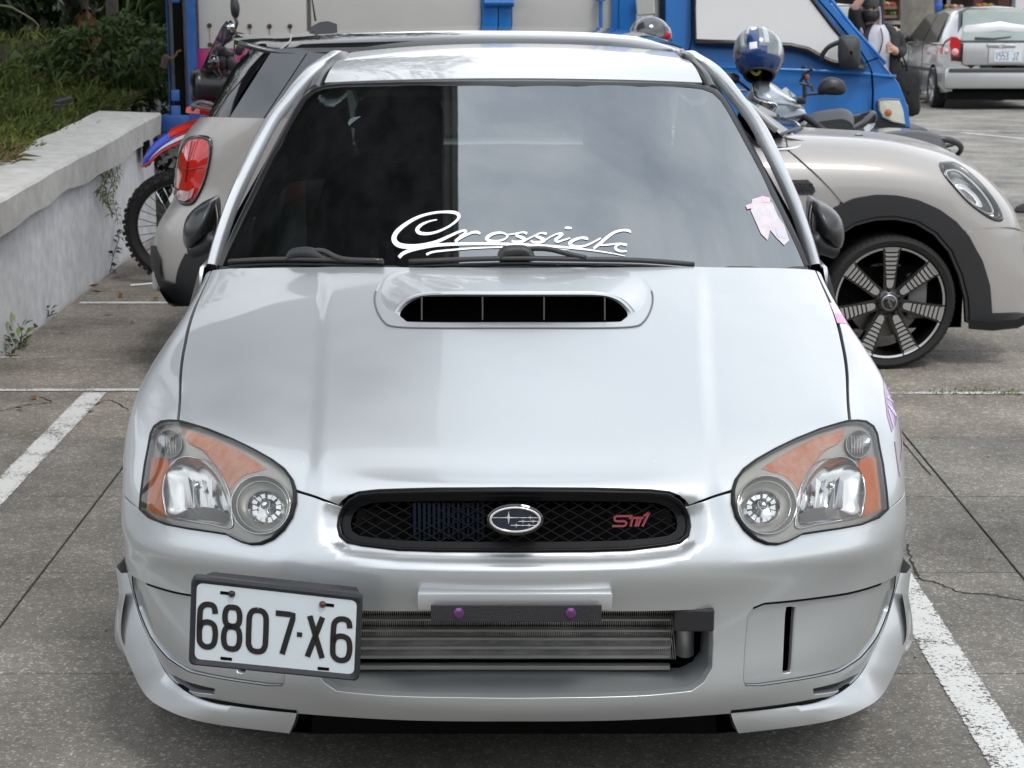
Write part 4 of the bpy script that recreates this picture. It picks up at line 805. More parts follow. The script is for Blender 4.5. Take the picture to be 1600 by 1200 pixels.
SX = [-2.352, -1.40, 1.50, 4.40]; SY = [-5.62+.83*k for k in range(20)]; X1, Y1 = SX[-1], SY[-1]
def drop(Y): t = np.clip((Y-11)/17, 0, 1); return -.42*t
def gz(x, y): return -.03 if (x < X1 and y < Y1 and y > SY[0]) else drop(y)
xs = [-60, -20, -8, -3, SX[0], 0, X1-.01, X1+.002, 8, 14, 25, 60, 120]; ys = [-90, -30, -12, SY[0]-.01, SY[0]+.01, 0, 5, Y1-.01, Y1+.002, 11, 13, 16, 19, 22, 25, 28, 40, 80, 200]
V = [(x, y, gz(x, y)) for y in ys for x in xs]; n = len(xs)
g = mobj('ground', V, [(j*n+i, j*n+i+1, (j+1)*n+i+1, (j+1)*n+i) for j in range(len(ys)-1) for i in range(n-1)], ROAD); tag(g, kind='structure')
pav = bpy.data.objects.new('pavement', None); COL.objects.link(pav); pav['kind'] = 'structure'
for i in range(3):
    for j in range(len(SY)-1):
        w, h = SX[i+1]-SX[i]-.007, SY[j+1]-SY[j]-.007; mb = MB(); mb.box(((SX[i]+SX[i+1])/2, (SY[j]+SY[j+1])/2, -.02+rng.uniform(-.0012, 0)), (w, h, .04), bev=.003, rot=rotx(rng.uniform(-.0008, .0008))); mb.build('paving_slab', SLAB if SY[j] < 3.3 else SLAB2, pav)
# painted markings: worn white paint, ragged where it has flaked
PT = bpy.data.materials.new('road_paint'); PT.use_nodes = True; nt = PT.node_tree; b = nt.nodes['Principled BSDF']; b.inputs['Base Color'].default_value = (.60, .60, .575, 1); b.inputs['Roughness'].default_value = .7
geo = nt.nodes.new('ShaderNodeNewGeometry'); n1 = nt.nodes.new('ShaderNodeTexNoise'); n1.inputs['Scale'].default_value = 95; n1.inputs['Detail'].default_value = 8; n1.inputs['Roughness'].default_value = .75
n2 = nt.nodes.new('ShaderNodeTexNoise'); n2.inputs['Scale'].default_value = 7; n2.inputs['Detail'].default_value = 4
for q in (n1, n2): nt.links.new(geo.outputs['Position'], q.inputs['Vector'])
ad = nt.nodes.new('ShaderNodeMath'); ad.operation = 'MULTIPLY_ADD'; ad.inputs[1].default_value = .45; nt.links.new(n2.outputs[0], ad.inputs[0]); nt.links.new(n1.outputs[0], ad.inputs[2])
at = nt.nodes.new('ShaderNodeAttribute'); at.attribute_name = 'edge'; su = nt.nodes.new('ShaderNodeMath'); su.operation = 'SUBTRACT'; nt.links.new(ad.outputs[0], su.inputs[0]); nt.links.new(at.outputs['Fac'], su.inputs[1])
mr = nt.nodes.new('ShaderNodeMapRange'); mr.inputs[1].default_value = .62; mr.inputs[2].default_value = .68; nt.links.new(su.outputs[0], mr.inputs[0])
tr_ = nt.nodes.new('ShaderNodeBsdfTransparent'); ms = nt.nodes.new('ShaderNodeMixShader'); nt.links.new(mr.outputs[0], ms.inputs[0]); nt.links.new(tr_.outputs[0], ms.inputs[1]); nt.links.new(b.outputs[0], ms.inputs[2]); nt.links.new(ms.outputs[0], nt.nodes['Material Output'].inputs[0])
bp = nt.nodes.new('ShaderNodeBump'); bp.inputs['Strength'].default_value = .5; bp.inputs['Distance'].default_value = .003; nt.links.new(n1.outputs[0], bp.inputs['Height']); nt.links.new(bp.outputs[0], b.inputs['Normal'])
def marking(name, p, q, w, wear=.0, seg=40):
    p = np.array(p, float); q = np.array(q, float); d = q-p; L_ = np.linalg.norm(d); d /= L_; nn = np.array([-d[1], d[0]]); V = []; E_ = []
    prof = ((-.5, .25), (-.44, .03), (-.2, 0), (.2, 0), (.44, .03), (.5, .25))
    for i in range(seg+1):
        for s, e in prof:
            c_ = p+d*L_*i/seg+nn*s*w; V.append((c_[0], c_[1], .0035+(drop(c_[1]) if c_[1] > Y1 else 0))); E_.append(e+wear)
    m_ = len(prof); o = mobj(name, V, [(i*m_+j, i*m_+j+1, (i+1)*m_+j+1, (i+1)*m_+j) for i in range(seg) for j in range(m_-1)], PT)
    a = o.data.attributes.new('edge', 'FLOAT', 'POINT'); a.data.foreach_set('value', E_); o['kind'] = 'structure'; return o
marking('road_marking', (-1.755, -3.2), (-1.755, 4.27), .105)
marking('road_marking', (1.125, -3.2), (1.125, 4.27), .115)
marking('road_marking', (-2.35, 4.32), (-.7, 4.33), .05, .0)
marking('road_marking', (.5, 4.27), (4.6, 4.25), .045, .05)
marking('road_marking', (-2.3, 6.45), (-.5, 6.44), .06)
marking('road_marking', (-2.34, 5.0), (-2.1, 5.02), .04, .1)
marking('road_marking', (5.30, 19.2), (7.2, 14.6), .10)
marking('road_marking', (5.1, 19.6), (11, 18.7), .10, .05)
# =================================================================== retaining wall with coping
def walltex(name, c1, c2, c3):
    m = bpy.data.materials.new(name); m.use_nodes = True; nt = m.node_tree; b = nt.nodes['Principled BSDF']; geo = nt.nodes.new('ShaderNodeNewGeometry')
    mp = nt.nodes.new('ShaderNodeMapping'); mp.inputs['Scale'].default_value = (1.3, 1.3, .55); nt.links.new(geo.outputs['Position'], mp.inputs[0])
    n1 = nt.nodes.new('ShaderNodeTexNoise'); n1.inputs['Scale'].default_value = 3; n1.inputs['Detail'].default_value = 8; n1.inputs['Roughness'].default_value = .7; nt.links.new(mp.outputs[0], n1.inputs['Vector'])
    n2 = nt.nodes.new('ShaderNodeTexNoise'); n2.inputs['Scale'].default_value = 14; n2.inputs['Detail'].default_value = 8; nt.links.new(geo.outputs['Position'], n2.inputs['Vector'])
    r = nt.nodes.new('ShaderNodeValToRGB'); e = r.color_ramp.elements; e[0].position = .24; e[0].color = (*c3, 1); e[1].position = .56; e[1].color = (*c1, 1); x = e.new(.36); x.color = (*c2, 1); nt.links.new(n1.outputs[0], r.inputs[0])
    mr = nt.nodes.new('ShaderNodeMapRange'); mr.inputs[1].default_value = .3; mr.inputs[2].default_value = .7; mr.inputs[3].default_value = .86; mr.inputs[4].default_value = 1.1; nt.links.new(n2.outputs[0], mr.inputs[0])
    m2 = nt.nodes.new('ShaderNodeMixRGB'); m2.blend_type = 'MULTIPLY'; m2.inputs[0].default_value = 1; nt.links.new(r.outputs[0], m2.inputs[1]); nt.links.new(mr.outputs[0], m2.inputs[2]); nt.links.new(m2.outputs[0], b.inputs['Base Color'])
    bp = nt.nodes.new('ShaderNodeBump'); bp.inputs['Strength'].default_value = .4; bp.inputs['Distance'].default_value = .008; nt.links.new(n2.outputs[0], bp.inputs['Height']); nt.links.new(bp.outputs[0], b.inputs['Normal']); b.inputs['Roughness'].default_value = .85; return m
WALLM = walltex('white_render', (.74, .75, .77), (.68, .69, .70), (.48, .48, .47)); COPM = walltex('coping_concrete', (.56, .55, .52), (.50, .49, .46), (.30, .29, .26))
WL = thing('retaining_wall', 'white rendered retaining wall with thick concrete coping along the planted slope', 'wall', (-2.45, 7, 0))
ys_ = np.linspace(-4, 9.14, 90); cz_ = lambda y: .72+.020*(y-5.2)
mb = MB(); wob = lambda y, k: .006*math.sin(y*3.1+k)+.004*math.sin(y*9.7+2*k)
mb.loft([[(-2.62, y, -.05), (-2.375+wob(y, 1)*.5, y, -.05), (-2.372+wob(y, 2)*.5, y, cz_(y)-.12), (-2.62, y, cz_(y)-.12)] for y in ys_], caps=True); mb.build('wall_face', WALLM, WL, smooth=30)
mb = MB(); secs = []
for y in ys_:
    t = cz_(y); bt = t-.155+.012*math.sin(y*2.3)+.008*math.sin(y*7.1)+rng.uniform(-.004, .004)
    secs.append([(-2.72, y, t-.14), (-2.36, y, bt-.002), (-2.325+wob(y, 3), y, bt), (-2.322+wob(y, 4), y, t-.012), (-2.335+wob(y, 4), y, t), (-2.72, y, t+.012+wob(y, 5)*.5)])
mb.loft(secs, caps=True); mb.build('coping', COPM, WL, smooth=35)
mb = MB(); mb.box((-2.325, 8.62, .60), (.02, .16, .12)); mb.build('weep_hole', DARK, WL)
# =================================================================== planted slope
def leafmat(name, c1, c2, rough=.45):
    m = bpy.data.materials.new(name); m.use_nodes = True; nt = m.node_tree; b = nt.nodes['Principled BSDF']; geo = nt.nodes.new('ShaderNodeNewGeometry')
    r = nt.nodes.new('ShaderNodeMixRGB'); r.inputs[1].default_value = (*c1, 1); r.inputs[2].default_value = (*c2, 1); nt.links.new(geo.outputs['Random Per Island'], r.inputs[0]); nt.links.new(r.outputs[0], b.inputs['Base Color'])
    b.inputs['Roughness'].default_value = rough; b.inputs['Specular IOR Level'].default_value = .4
    t = nt.nodes.new('ShaderNodeBsdfTranslucent'); nt.links.new(r.outputs[0], t.inputs[0]); ms = nt.nodes.new('ShaderNodeMixShader'); ms.inputs[0].default_value = .25
    nt.links.new(b.outputs[0], ms.inputs[1]); nt.links.new(t.outputs[0], ms.inputs[2]); nt.links.new(ms.outputs[0], nt.nodes['Material Output'].inputs[0]); return m
LF_D = leafmat('leaf_dark', (.014, .026, .010), (.038, .065, .02)); LF_M = leafmat('leaf_mid', (.04, .075, .02), (.09, .14, .04)); LF_L = leafmat('leaf_light', (.12, .22, .04), (.24, .34, .09)); GRS = leafmat('grass_green', (.07, .10, .02), (.20, .24, .06), .7); DRY = leafmat('dry_grass', (.20, .16, .07), (.36, .29, .13), .8); BRN = leafmat('dead_leaf', (.12, .05, .02), (.26, .13, .055), .7)
BARK = mat('bark', (.05, .045, .04), .9, noise=(12, .5, (.11, .10, .085)), bump=(30, .8))
def leaves(P, D, L_, Wd, droop=.3, up=None):
    """P roots, D unit directions, L lengths, W widths -> folded pointed leaves of four triangles"""
    n = len(P); D = D/np.linalg.norm(D, axis=1)[:, None]; u = rng.normal(size=(n, 3))*.5+[0, 0, 1.]; S_ = np.cross(D, u); S_ /= np.linalg.norm(S_, axis=1)[:, None]+1e-9; N_ = np.cross(S_, D)
    L_ = np.broadcast_to(L_, (n,))[:, None]; Wd = np.broadcast_to(Wd, (n,))[:, None]; dz = np.array([0, 0, -1.])
    mid = P+D*L_*.45; tip = P+D*L_+dz*L_*droop; V = np.stack([P, mid+S_*Wd/2+N_*Wd*.12, tip, mid-S_*Wd/2+N_*Wd*.12, mid+dz*L_*droop*.25], 1).reshape(-1, 3)
    b = np.arange(n)[:, None]*5; F_ = np.concatenate([b+[0, 4, 1], b+[1, 4, 2], b+[2, 4, 3], b+[3, 4, 0]]); return V, F_
def fast(name, V, F_, m, parent=None, smooth=False):
    me = bpy.data.meshes.new(name); V = np.asarray(V, float)
    if parent is not None: M = np.array(WM(parent).inverted()); V = V@M[:3, :3].T+M[:3, 3]
    k = F_.shape[1]; me.vertices.add(len(V)); me.vertices.foreach_set('co', V.ravel()); me.loops.add(F_.size); me.loops.foreach_set('vertex_index', F_.ravel().astype(np.int32))
    me.polygons.add(len(F_)); me.polygons.foreach_set('loop_start', np.arange(0, F_.size, k, dtype=np.int32)); me.polygons.foreach_set('loop_total', np.full(len(F_), k, np.int32)); me.materials.append(m); me.update(calc_edges=True); me.validate()
    return link(bpy.data.objects.new(name, me), parent)
def blob(c, r, n, L_, W_, droop=.3, out=.6, shell=.55):
    d = rng.normal(size=(n, 3)); d /= np.linalg.norm(d, axis=1)[:, None]; q = rng.uniform(shell, 1, n)[:, None]**.6
    lump = 1+.22*np.sin(d[:, :1]*5+c[0]*3)*np.cos(d[:, 2:]*6+c[1]*2); P = np.array(c)+d*q*np.array(r)*lump; D = d*out+rng.normal(size=(n, 3))*.5
    return leaves(P, D, L_*rng.uniform(.6, 1.2, n), W_*rng.uniform(.7, 1.2, n), droop)
def plant(name, label, cat, base, stems, lf, leaf_m, group=None, trunk_r=.02, twigs=()):
    """stems: list of polylines; lf: list of (V,F)"""
    T = thing(name, label, cat, tuple(base), 0, group); mb = MB()
    for s_ in stems: mb.tube(cat_rom(s_, 3), np.linspace(trunk_r, trunk_r*.45, 3*(len(s_)-1)+1), 8)
    if stems: mb.build('trunk' if cat == 'tree' else 'stem', BARK, T, smooth=True)
    V = []; F_ = []; n = 0
    for v, f in lf: V.append(v); F_.append(f+n); n += len(v)
    fast('crown' if cat == 'tree' else 'foliage', np.concatenate(V), np.concatenate(F_), leaf_m, T); return T
def gzs(x, y):   # height of the slope
    x = np.asarray(x, float); y = np.asarray(y, float); return .70+.020*(y-5.2)+.06*(-2.7-x)+.05*np.sin(x*1.7)*np.cos(y*1.1)
xs = np.linspace(-16, -2.68, 40); ys = np.linspace(-3, 30, 70); X_, Y_ = np.meshgrid(xs, ys); Z_ = gzs(X_, Y_); k = len(xs)
SOIL = mat('soil', (.02, .02, .010), .95, noise=(5, .5, (.045, .05, .02)), bump=(30, .8))
o = mobj('slope_ground', np.stack([X_, Y_, Z_], -1).reshape(-1, 3), [(j*k+i, j*k+i+1, (j+1)*k+i+1, (j+1)*k+i) for j in range(len(ys)-1) for i in range(k-1)], SOIL, smooth=True); o['kind'] = 'structure'
def blades(n, x0, x1, y0, y1, L_, W_, pw=1.):
    x = x1-(x1-x0)*rng.uniform(0, 1, n)**pw; y = rng.uniform(y0, y1, n); cl = .5+.5*np.sin(x*5.1+np.sin(y*3.3))*np.cos(y*4.2)
    P = np.stack([x, y, gzs(x, y)-.01], 1); D = rng.normal(size=(n, 3))*.45+[0.1, -.1, 1.]; return leaves(P, D, L_*(.5+.8*cl)*rng.uniform(.5, 1.2, n), W_, .35)
v, f = blades(30000, -7, -2.66, 4.2, 12.5, .16, .010); tag(fast('slope_grass', v, f, GRS), kind='stuff')
v, f = blades(4200, -3.5, -2.60, 4.4, 6.6, .17, .007, .8); tag(fast('dry_grass', v, f, DRY), kind='stuff')
v, f = blades(16000, -14, -2.8, 9, 18, .22, .018); tag(fast('rear_grass', v, f, GRS), kind='stuff')
GR2 = leafmat('grass_yellow_green', (.14, .18, .03), (.34, .36, .09), .7)  # yellower, paler grass for the strip near the coping
v, f = blades(9000, -4.2, -2.66, 4.3, 8.2, .14, .009, .9); tag(fast('yellow_green_grass', v, f, GR2), kind='stuff')
# herbs with broad leaves
def herb(x, y, n, L_, W_, H_, m, label, group='broad-leaved herbs in the slope grass'):
    z = float(gzs(x, y)); P = []; D = []
    for i in range(n): a = i*2.4; h = H_*(i+1)/n; P.append((x+.02*math.cos(a), y+.02*math.sin(a), z+h)); D.append((math.cos(a), math.sin(a), .35))
    return plant('herb', label, 'plant', (x, y, z), [[(x, y, z-.02), (x+.01, y, z+H_*.5), (x, y, z+H_)]], [leaves(np.array(P), np.array(D), L_, W_, .35)], m, group, .006)
herb(-4.3, 9.6, 9, .22, .12, .38, LF_M, 'tall broad-leaved herb before the dark thicket at the left')
herb(-3.55, 10.6, 8, .18, .09, .22, LF_M, 'low star-shaped herb in the middle of the shaded grass')
herb(-4.4, 8.1, 8, .18, .09, .2, LF_D, 'dark low herb in the grass left of the middle herb')
herb(-3.9, 7.4, 7, .15, .08, .12, LF_M, 'small herb behind the yellow-green grass tufts')
herb(-3.25, 5.5, 12, .11, .06, .16, LF_L, 'leafy pale herb among the tufts nearest the coping')
herb(-3.0, 5.2, 10, .10, .05, .12, LF_L, 'small pale herb by the dry grass at the frame edge')
# thicket behind
T0 = [(-2.95, 12.2, .85)]
def tree(x, y, h, r, cr, nl, lab, lm=None, ls=.16, cz=None, tilt=0., grp='trees of the dark thicket'):
    z = float(gzs(x, y)); st = [[(x, y, z-.1), (x+tilt*.3, y, z+h*.3), (x+tilt*.7, y+.05, z+h*.65), (x+tilt, y, z+h)]]
    for k in range(4): a = k*1.7+x; st.append([(x+tilt*.5, y, z+h*.5), (x+tilt*.5+.5*cr*math.cos(a), y+.5*cr*math.sin(a), z+h*.75), (x+tilt*.5+cr*math.cos(a), y+cr*math.sin(a), z+h*.9)])
    lf = [blob((x+tilt+cr*.7*math.cos(k*2.1+x), y+cr*.6*math.sin(k*2.1+x), (cz or z+h)+.35*cr*math.sin(k*1.3)), (cr*.75, cr*.75, cr*.6), nl//5, ls, ls*.4) for k in range(5)]
    return plant('broadleaf_tree', lab, 'tree', (x, y, z), st, lf, lm or LF_D, grp, r)
tree(-3.05, 11.3, 3.2, .055, 1.5, 4200, 'slim grey-barked tree standing in the slope beside the truck', grp=None)
for i, (x, y, h, cr, lb) in enumerate([(-8.6, 15, 2.6, 2.4, 'leftmost tree of the dark thicket'), (-6.4, 16, 2.7, 2.3, 'second thicket tree from the left'), (-4.6, 17, 2.6, 2.2, 'thicket tree behind the slim grey trunk'), (-4.6, 19.5, 2.4, 2.0, 'rearmost thicket tree next to the truck'), (-10.5, 13, 2.6, 2.4, 'thicket tree furthest to the left side')]):
    tree(x, y, h+1.6, .12, cr*1.35, 9000, lb, ls=.26)  # crowns raised and widened above the view to shade the thicket
for i, (x, y, r_, lb) in enumerate([(-7.2, 14.3, 1.2, 'dark bush at the foot of the second thicket tree'), (-5.6, 15.3, 1.2, 'dark bush between the thicket trunks'), (-9.2, 13.6, 1.3, 'dark bush furthest left below the thicket'), (-4.1, 16.0, 1.1, 'dark bush behind the hanging dead leaves')]):
    z = float(gzs(x, y)); plant('dark_bush', lb, 'bush', (x, y, z), [[(x, y, z-.1), (x+.1, y, z+.5), (x, y, z+1.)]], [blob((x, y, z+.8), (r_, r_*.8, 1.1), 3000, .16, .07)], LF_D, 'bushes under the thicket', .04)
def bush(x, y, z0, r, n, m, lb, L_=.12, W_=.035, cat='bush', nm='shrub', droop=.45, cz=None, st=5):
    z = float(gzs(x, y)); ss = []
    for k in range(st): a = k*2*PI/st+x; ss.append([(x, y, z-.03), (x+.3*r[0]*math.cos(a), y+.3*r[1]*math.sin(a), z+(z0-z)*.6), (x+.7*r[0]*math.cos(a), y+.7*r[1]*math.sin(a), z0+.4*r[2])])
    return plant(nm, lb, cat, (x, y, z), ss, [blob((x, y, z0), r, n, L_, W_, droop)], m, None, .016)
bush(-2.98, 10.9, 1.05, (.52, .4, .30), 1700, LF_M, 'rounded dark green shrub at the corner where coping meets the truck', .10, .035)
bush(-2.75, 12.6, 1.75, (.62, .5, .62), 900, LF_M, 'shrub with long drooping leaves between slim tree and blue truck', .26, .06, droop=.7)
bush(-2.45, 10.9, .45, (.35, .35, .5), 900, LF_D, 'dark undergrowth between the wall end and the blue truck post', .09, .035)
bush(-3.2, 11.9, .98, (.35, .3, .17), 500, LF_D, 'low dark shrub left of the slim tree foot', .09, .03)
for i, (x, y, h) in enumerate(((-12, 19, 4), (-9, 20, 4), (-6.2, 20.5, 4))):
    z = float(gzs(x, y)) if x < -2.7 else -.2; plant('hedge_tree', 'tall dense hedge tree at the back of the slope, number %s from the left edge' % ['one', 'two', 'three', 'four', 'five'][i], 'tree', (x, y, z), [[(x, y, z-.1), (x, y+.1, z+2), (x, y, z+4)]], [blob((x, y, z+1.6), (1.9, .9, 1.7), 2600, .3, .14, shell=.2), blob((x+.3, y, z+3.6), (2., 1., 1.4), 2600, .3, .14, shell=.2)], LF_D, 'dense hedge at the back', .1)
# hanging dead leaves and a bare twig
D_ = thing('dead_leaf_bunch', 'bunch of curled brown dead leaves hanging left of the slim trunk', 'leaves', tuple(py(135, 20, 11.6)))
P = np.array([py(rng.uniform(122, 147), rng.uniform(15, 60), 11.6+rng.uniform(-.1, .1)) for _ in range(60)]); v, f = leaves(P, rng.normal(size=(60, 3))*.3+[0, 0, -1.], .13, .035, .1); fast('foliage', v, f, BRN, D_)
mb = MB(); mb.tube([py(140, -60, 11.6), py(138, -10, 11.6), py(134, 40, 11.6)], .008, 6); mb.build('stem', BARK, D_)
mb = MB(); mb.tube(cat_rom([py(-30, 6, 7.5), py(12, 10, 7.5), py(30, 18, 7.5), py(50, 30, 7.4), py(62, 42, 7.4)], 5), np.linspace(.008, .003, 21), 6); tag(mb.build('bare_twig', mat('twig', (.16, .14, .09), .8), smooth=True), 'pale bare twig arching in from the left edge before the thicket', 'twig')
mb = MB(); a = py(99, 158, 7.2); mb.box(a, (.10, .06, .035), bev=.01, rot=rotz(.4)@roty(-.25)); mb.box(a+[-.03, -.02, -.025], (.05, .05, .03), bev=.01); tag(mb.build('plastic_scrap', BLACK), 'black scrap of plastic lying in the slope grass', 'litter')
# weeds at the wall foot, ivy on the wall, fallen leaves
def weed(px_, n, L_, W_, H_, m, lab, grp=None):
    b = pz(*px_); x, y = b[0], b[1]; P = []; D = []
    for i in range(n): a = i*2.4+1; h = H_*(i+.6)/n; P.append((x+.03*math.cos(a), y+.03*math.sin(a), h)); D.append((math.cos(a)*.8+.15, math.sin(a)*.8-.2, .9))
    return plant('weed', lab, 'plant', (x, y, 0), [[(x, y, -.01), (x+.015, y, H_*.5), (x, y-.01, H_)]]+[[(x, y, 0), (x+.04, y-.03, H_*.35), (x+.07, y-.05, H_*.6)]], [leaves(np.array(P), np.array(D), L_, W_, .25)], m, grp, .004)
weed((30, 540), 12, .075, .024, .11, LF_L, 'green seedling with upright oval leaves at the wall foot'); weed((26, 545), 16, .05, .022, .05, LF_M, 'low dark rosette round the foot of the green seedling'); weed((72, 495), 8, .05, .02, .05, LF_M, 'tiny weed in the wall joint behind the seedling'); weed((10, 556), 6, .04, .02, .02, LF_M, 'flat weed at the wall foot by the frame edge')
iv = thing('creeper', 'thin dry creeper hanging down the white wall below its coping', 'creeper', (-2.35, 7.0, .6)); P = []; mb = MB()
for u0, v0, L0 in ((165, 262, 60), (172, 262, 78), (158, 272, 40), (180, 250, 95)):
    b = np.array([py(u0, v0, 7.), ]); x = -2.345
    pts = []
    for k in range(7): d = ray(u0+4*math.sin(k*1.3), v0+L0*k/6); t = (x-CAM[0])/d[0]; pts.append(CAM+d*t)
    mb.tube(cat_rom(pts, 3), .0022, 5); P += [q+rng.normal(size=3)*[.004, .03, .01] for q in cat_rom(pts, 8)]
mb.build('stem', mat('twig', (0, 0, 0)), iv); P = np.array(P); P[:, 0] = np.maximum(P[:, 0], -2.345); v, f = leaves(P, rng.normal(size=(len(P), 3))+[.3, 0, -.4], .035, .008, .4); fast('foliage', v, f, GRS, iv)
iv = thing('creeper', 'leafy sprig climbing the wall behind the motocross tyre', 'creeper', tuple(pz(185, 405))); mb = MB(); pts = []
for u0, v0 in ((172, 425), (176, 405), (180, 390), (186, 372), (183, 362)): d = ray(u0, v0); t = (-2.34-CAM[0])/d[0]; pts.append(CAM+d*t)
mb.tube(cat_rom(pts, 4), .003, 5); mb.build('stem', BARK, iv); P = cat_rom(pts, 4); v, f = leaves(P, rng.normal(size=(len(P), 3))+[.5, 0, .2], .05, .025, .3); fast('foliage', v, f, LF_D, iv)
for i, (u, v_) in enumerate([(176, 434), (191, 466), (178, 491), (138, 449), (140, 432), (160, 458), (25, 640), (50, 626), (148, 643), (96, 520), (240, 470), (60, 512), (205, 505)]):
    p = pz(u, v_); v, f = leaves(np.array([p+[0, 0, .006]]), np.array([[math.cos(i*2.), math.sin(i*2.), .12]]), .07 if i < 6 else .04, .03, -.12)
    o = fast('fallen_leaf', v, f, BRN); o['label'] = ['brown fallen leaf by the wheel of the motocross bike', 'brown fallen leaf just behind the second white line', 'brown fallen leaf in front of the second white line', 'dead leaf in the wall joint before the sprig', 'dead leaf at the foot of the wall further back', 'small brown leaf between wall and second line', 'leaf scrap near the left frame edge before the bay line', 'leaf scrap beside the one at the frame edge', 'dark leaf scrap next to the broad white stripe', 'leaf scrap on bare concrete beside the wall', 'leaf scrap behind the hatchback bumper corner', 'leaf scrap near the tiny weed', 'leaf scrap in the shade behind the silver saloon'][i]; o['category'] = 'leaf'; o['group'] = 'fallen leaves by the wall'
mb = MB(); mb.tube([pz(204, 448)+[0, 0, .008], pz(240, 445)+[0, 0, .008]], .006, 6); tag(mb.build('white_stick', WHITE), 'short white plastic stick on the ground below the motocross tyre', 'stick')
# =================================================================== places only mirrored in glass and paint: roofed hall to the left and added buildings behind the photographer
HL_ = thing('roofed_hall', 'tall dark corrugated canopy roof high above to the left, seen only mirrored', 'canopy', (-6, 2, 0)); HM = mat('hall_roof', (.012, .014, .014), .8)
mb = MB()
for k in range(26):
    y0 = 3.75+k*.18; mb.box((-3.7, y0, 6.05+.012*(k % 2)), (5.84, .175, .03))
mb.build('roof_sheet', HM, HL_)['kind'] = 'stuff'
mb = MB()
for k in range(44): mb.box((-.80-k*.13, 3.55, 6.03+.02*(k % 2)), (.135, .5, .03))
mb.build('front_flashing', mat('flashing_grey', (.05, .052, .055), .6), HL_)['kind'] = 'stuff'
mb = MB(); mb.loft([[(-.78, y, 6.0), (-.74, y, 5.96), (-.68, y, 6.0), (-.64, y, 5.97), (-.58, y, 6.0), (-.58, y, 6.1), (-.78, y, 6.1)] for y in np.linspace(3.3, 8.4, 12)], caps=True); mb.build('gutter', mat('gutter_grey', (.20, .205, .21), .45, .2), HL_)
for x, y in ((-6.5, 3.8), (-6.5, 8.2)): mb = MB(); mb.box((x, y, 3.2), (.25, .25, 6.5)); mb.build('post', HM, HL_)
# =================================================================== grey-beige hatchback parked across
HB = thing('hatchback', 'grey-beige three-door hatchback with gloss black roof parked across behind the saloon', 'car', (.35, 5.4, 0))
HA = math.atan(.087); HP0 = np.array([1.67, 4.74, 0]); HN = np.array([math.sin(HA), -math.cos(HA), 0]); HT = np.array([math.cos(HA), math.sin(HA), 0])
def MP(u, v, i=0.):
    d = ray(u, v); p0 = HP0-HN*i; return CAM+d*(((p0-CAM)@HN)/(d@HN))
BE = mat('beige_paint', (.365, .345, .328), .46, .3, .6, .06); CLAD = mat('black_cladding', (.013, .013, .014), .6, bump=(300, .2))
fi = (0, 0, 0, 0, .01, .05, .14, .33)
rows = [[(1150, 188), (1215, 195), (1290, 201), (1365, 206), (1430, 217), (1483, 236), (1524, 262), (1550, 292)],
        [(1150, 200), (1220, 206), (1300, 210), (1380, 216), (1447, 230), (1504, 252), (1547, 281), (1574, 315)],
        [(1150, 224), (1228, 227), (1310, 229), (1390, 234), (1460, 248), (1527, 274), (1570, 310), (1592, 346)],
        [(1150, 262), (1230, 262), (1312, 262), (1392, 265), (1467, 278), (1537, 305), (1580, 340), (1598, 374)],
        [(1150, 330), (1230, 330), (1312, 326), (1392, 324), (1471, 336), (1543, 362), (1584, 388), (1601, 412)],
        [(1150, 420), (1230, 420), (1312, 420), (1392, 420), (1471, 420), (1546, 425), (1587, 432), (1603, 440)],
        [(1150, 510), (1230, 510), (1312, 510), (1392, 510), (1471, 510), (1545, 508), (1583, 503), (1600, 498)]]
ins = (.86, .45, .14, .035, 0, .0, .01)
net = [[MP(u, v, max(i0, 0)+(fi[j] if k > 1 else fi[j]*.4)) for j, (u, v) in enumerate(r)] for k, (r, i0) in enumerate(zip(rows, ins))]
def mkpatch(net, toward=(0, -1, 0)):
    P = Patch(net, mirror=False); n = P.bn(np.array([[(P.A0+P.A1)/2, P.B1*.6]]))[0]
    if n@np.array(toward, float) < 0: P.flip = -1; P.inv = None
    return P
HF = mkpatch(net)
wc = (1381, 473)
archi = [(1250, 500), (1252, 460), (1262, 420), (1280, 388), (1307, 364), (1333, 347), (1367, 338), (1400, 337), (1433, 344), (1463, 362), (1487, 390), (1503, 427), (1513, 467), (1515, 505)]
archo = [(1216, 505), (1220, 450), (1234, 400), (1262, 350), (1303, 325), (1333, 311), (1367, 305), (1400, 306), (1433, 313), (1467, 328), (1493, 347), (1513, 370), (1533, 407), (1545, 447), (1548, 490)]
bodyo = [(HF.A0, 0), (HF.A1, 0)]
e = 1e-4
hf = lambda L_: HF.px(L_)
o_ = np.vstack([[(HF.A0, 0), (HF.A1, 0), (HF.A1, HF.px([(1597, 358)])[0][1])], hf([(1595, 359), (1508, 361), (1493, 347), (1467, 328), (1433, 313), (1400, 306), (1367, 305), (1333, 311), (1317, 317), (1300, 297), (1257, 255), (1232, 234)]), [(hf([(1232, 234)])[0][0], 0)]])[[1, 2]+list(range(3, 16))]
fen = np.vstack([hf([(1232, 234), (1257, 255), (1300, 297), (1317, 317), (1333, 311), (1367, 305), (1400, 306), (1433, 313), (1467, 328), (1493, 347), (1508, 361), (1594, 359)]), [(HF.A1, hf([(1597, 359)])[0][1]), (HF.A1, 0.), (hf([(1232, 234)])[0][0], 0.)]])
hl_o = [(1467, 256), (1474, 252), (1488, 252), (1505, 262), (1530, 284), (1553, 312), (1566, 336), (1566, 345), (1556, 346), (1538, 337), (1512, 317), (1488, 291), (1473, 272)]
HF.panel('front_wing', fen, BE, HB, holes=[hf(hl_o)], step=.03, flange=.012)
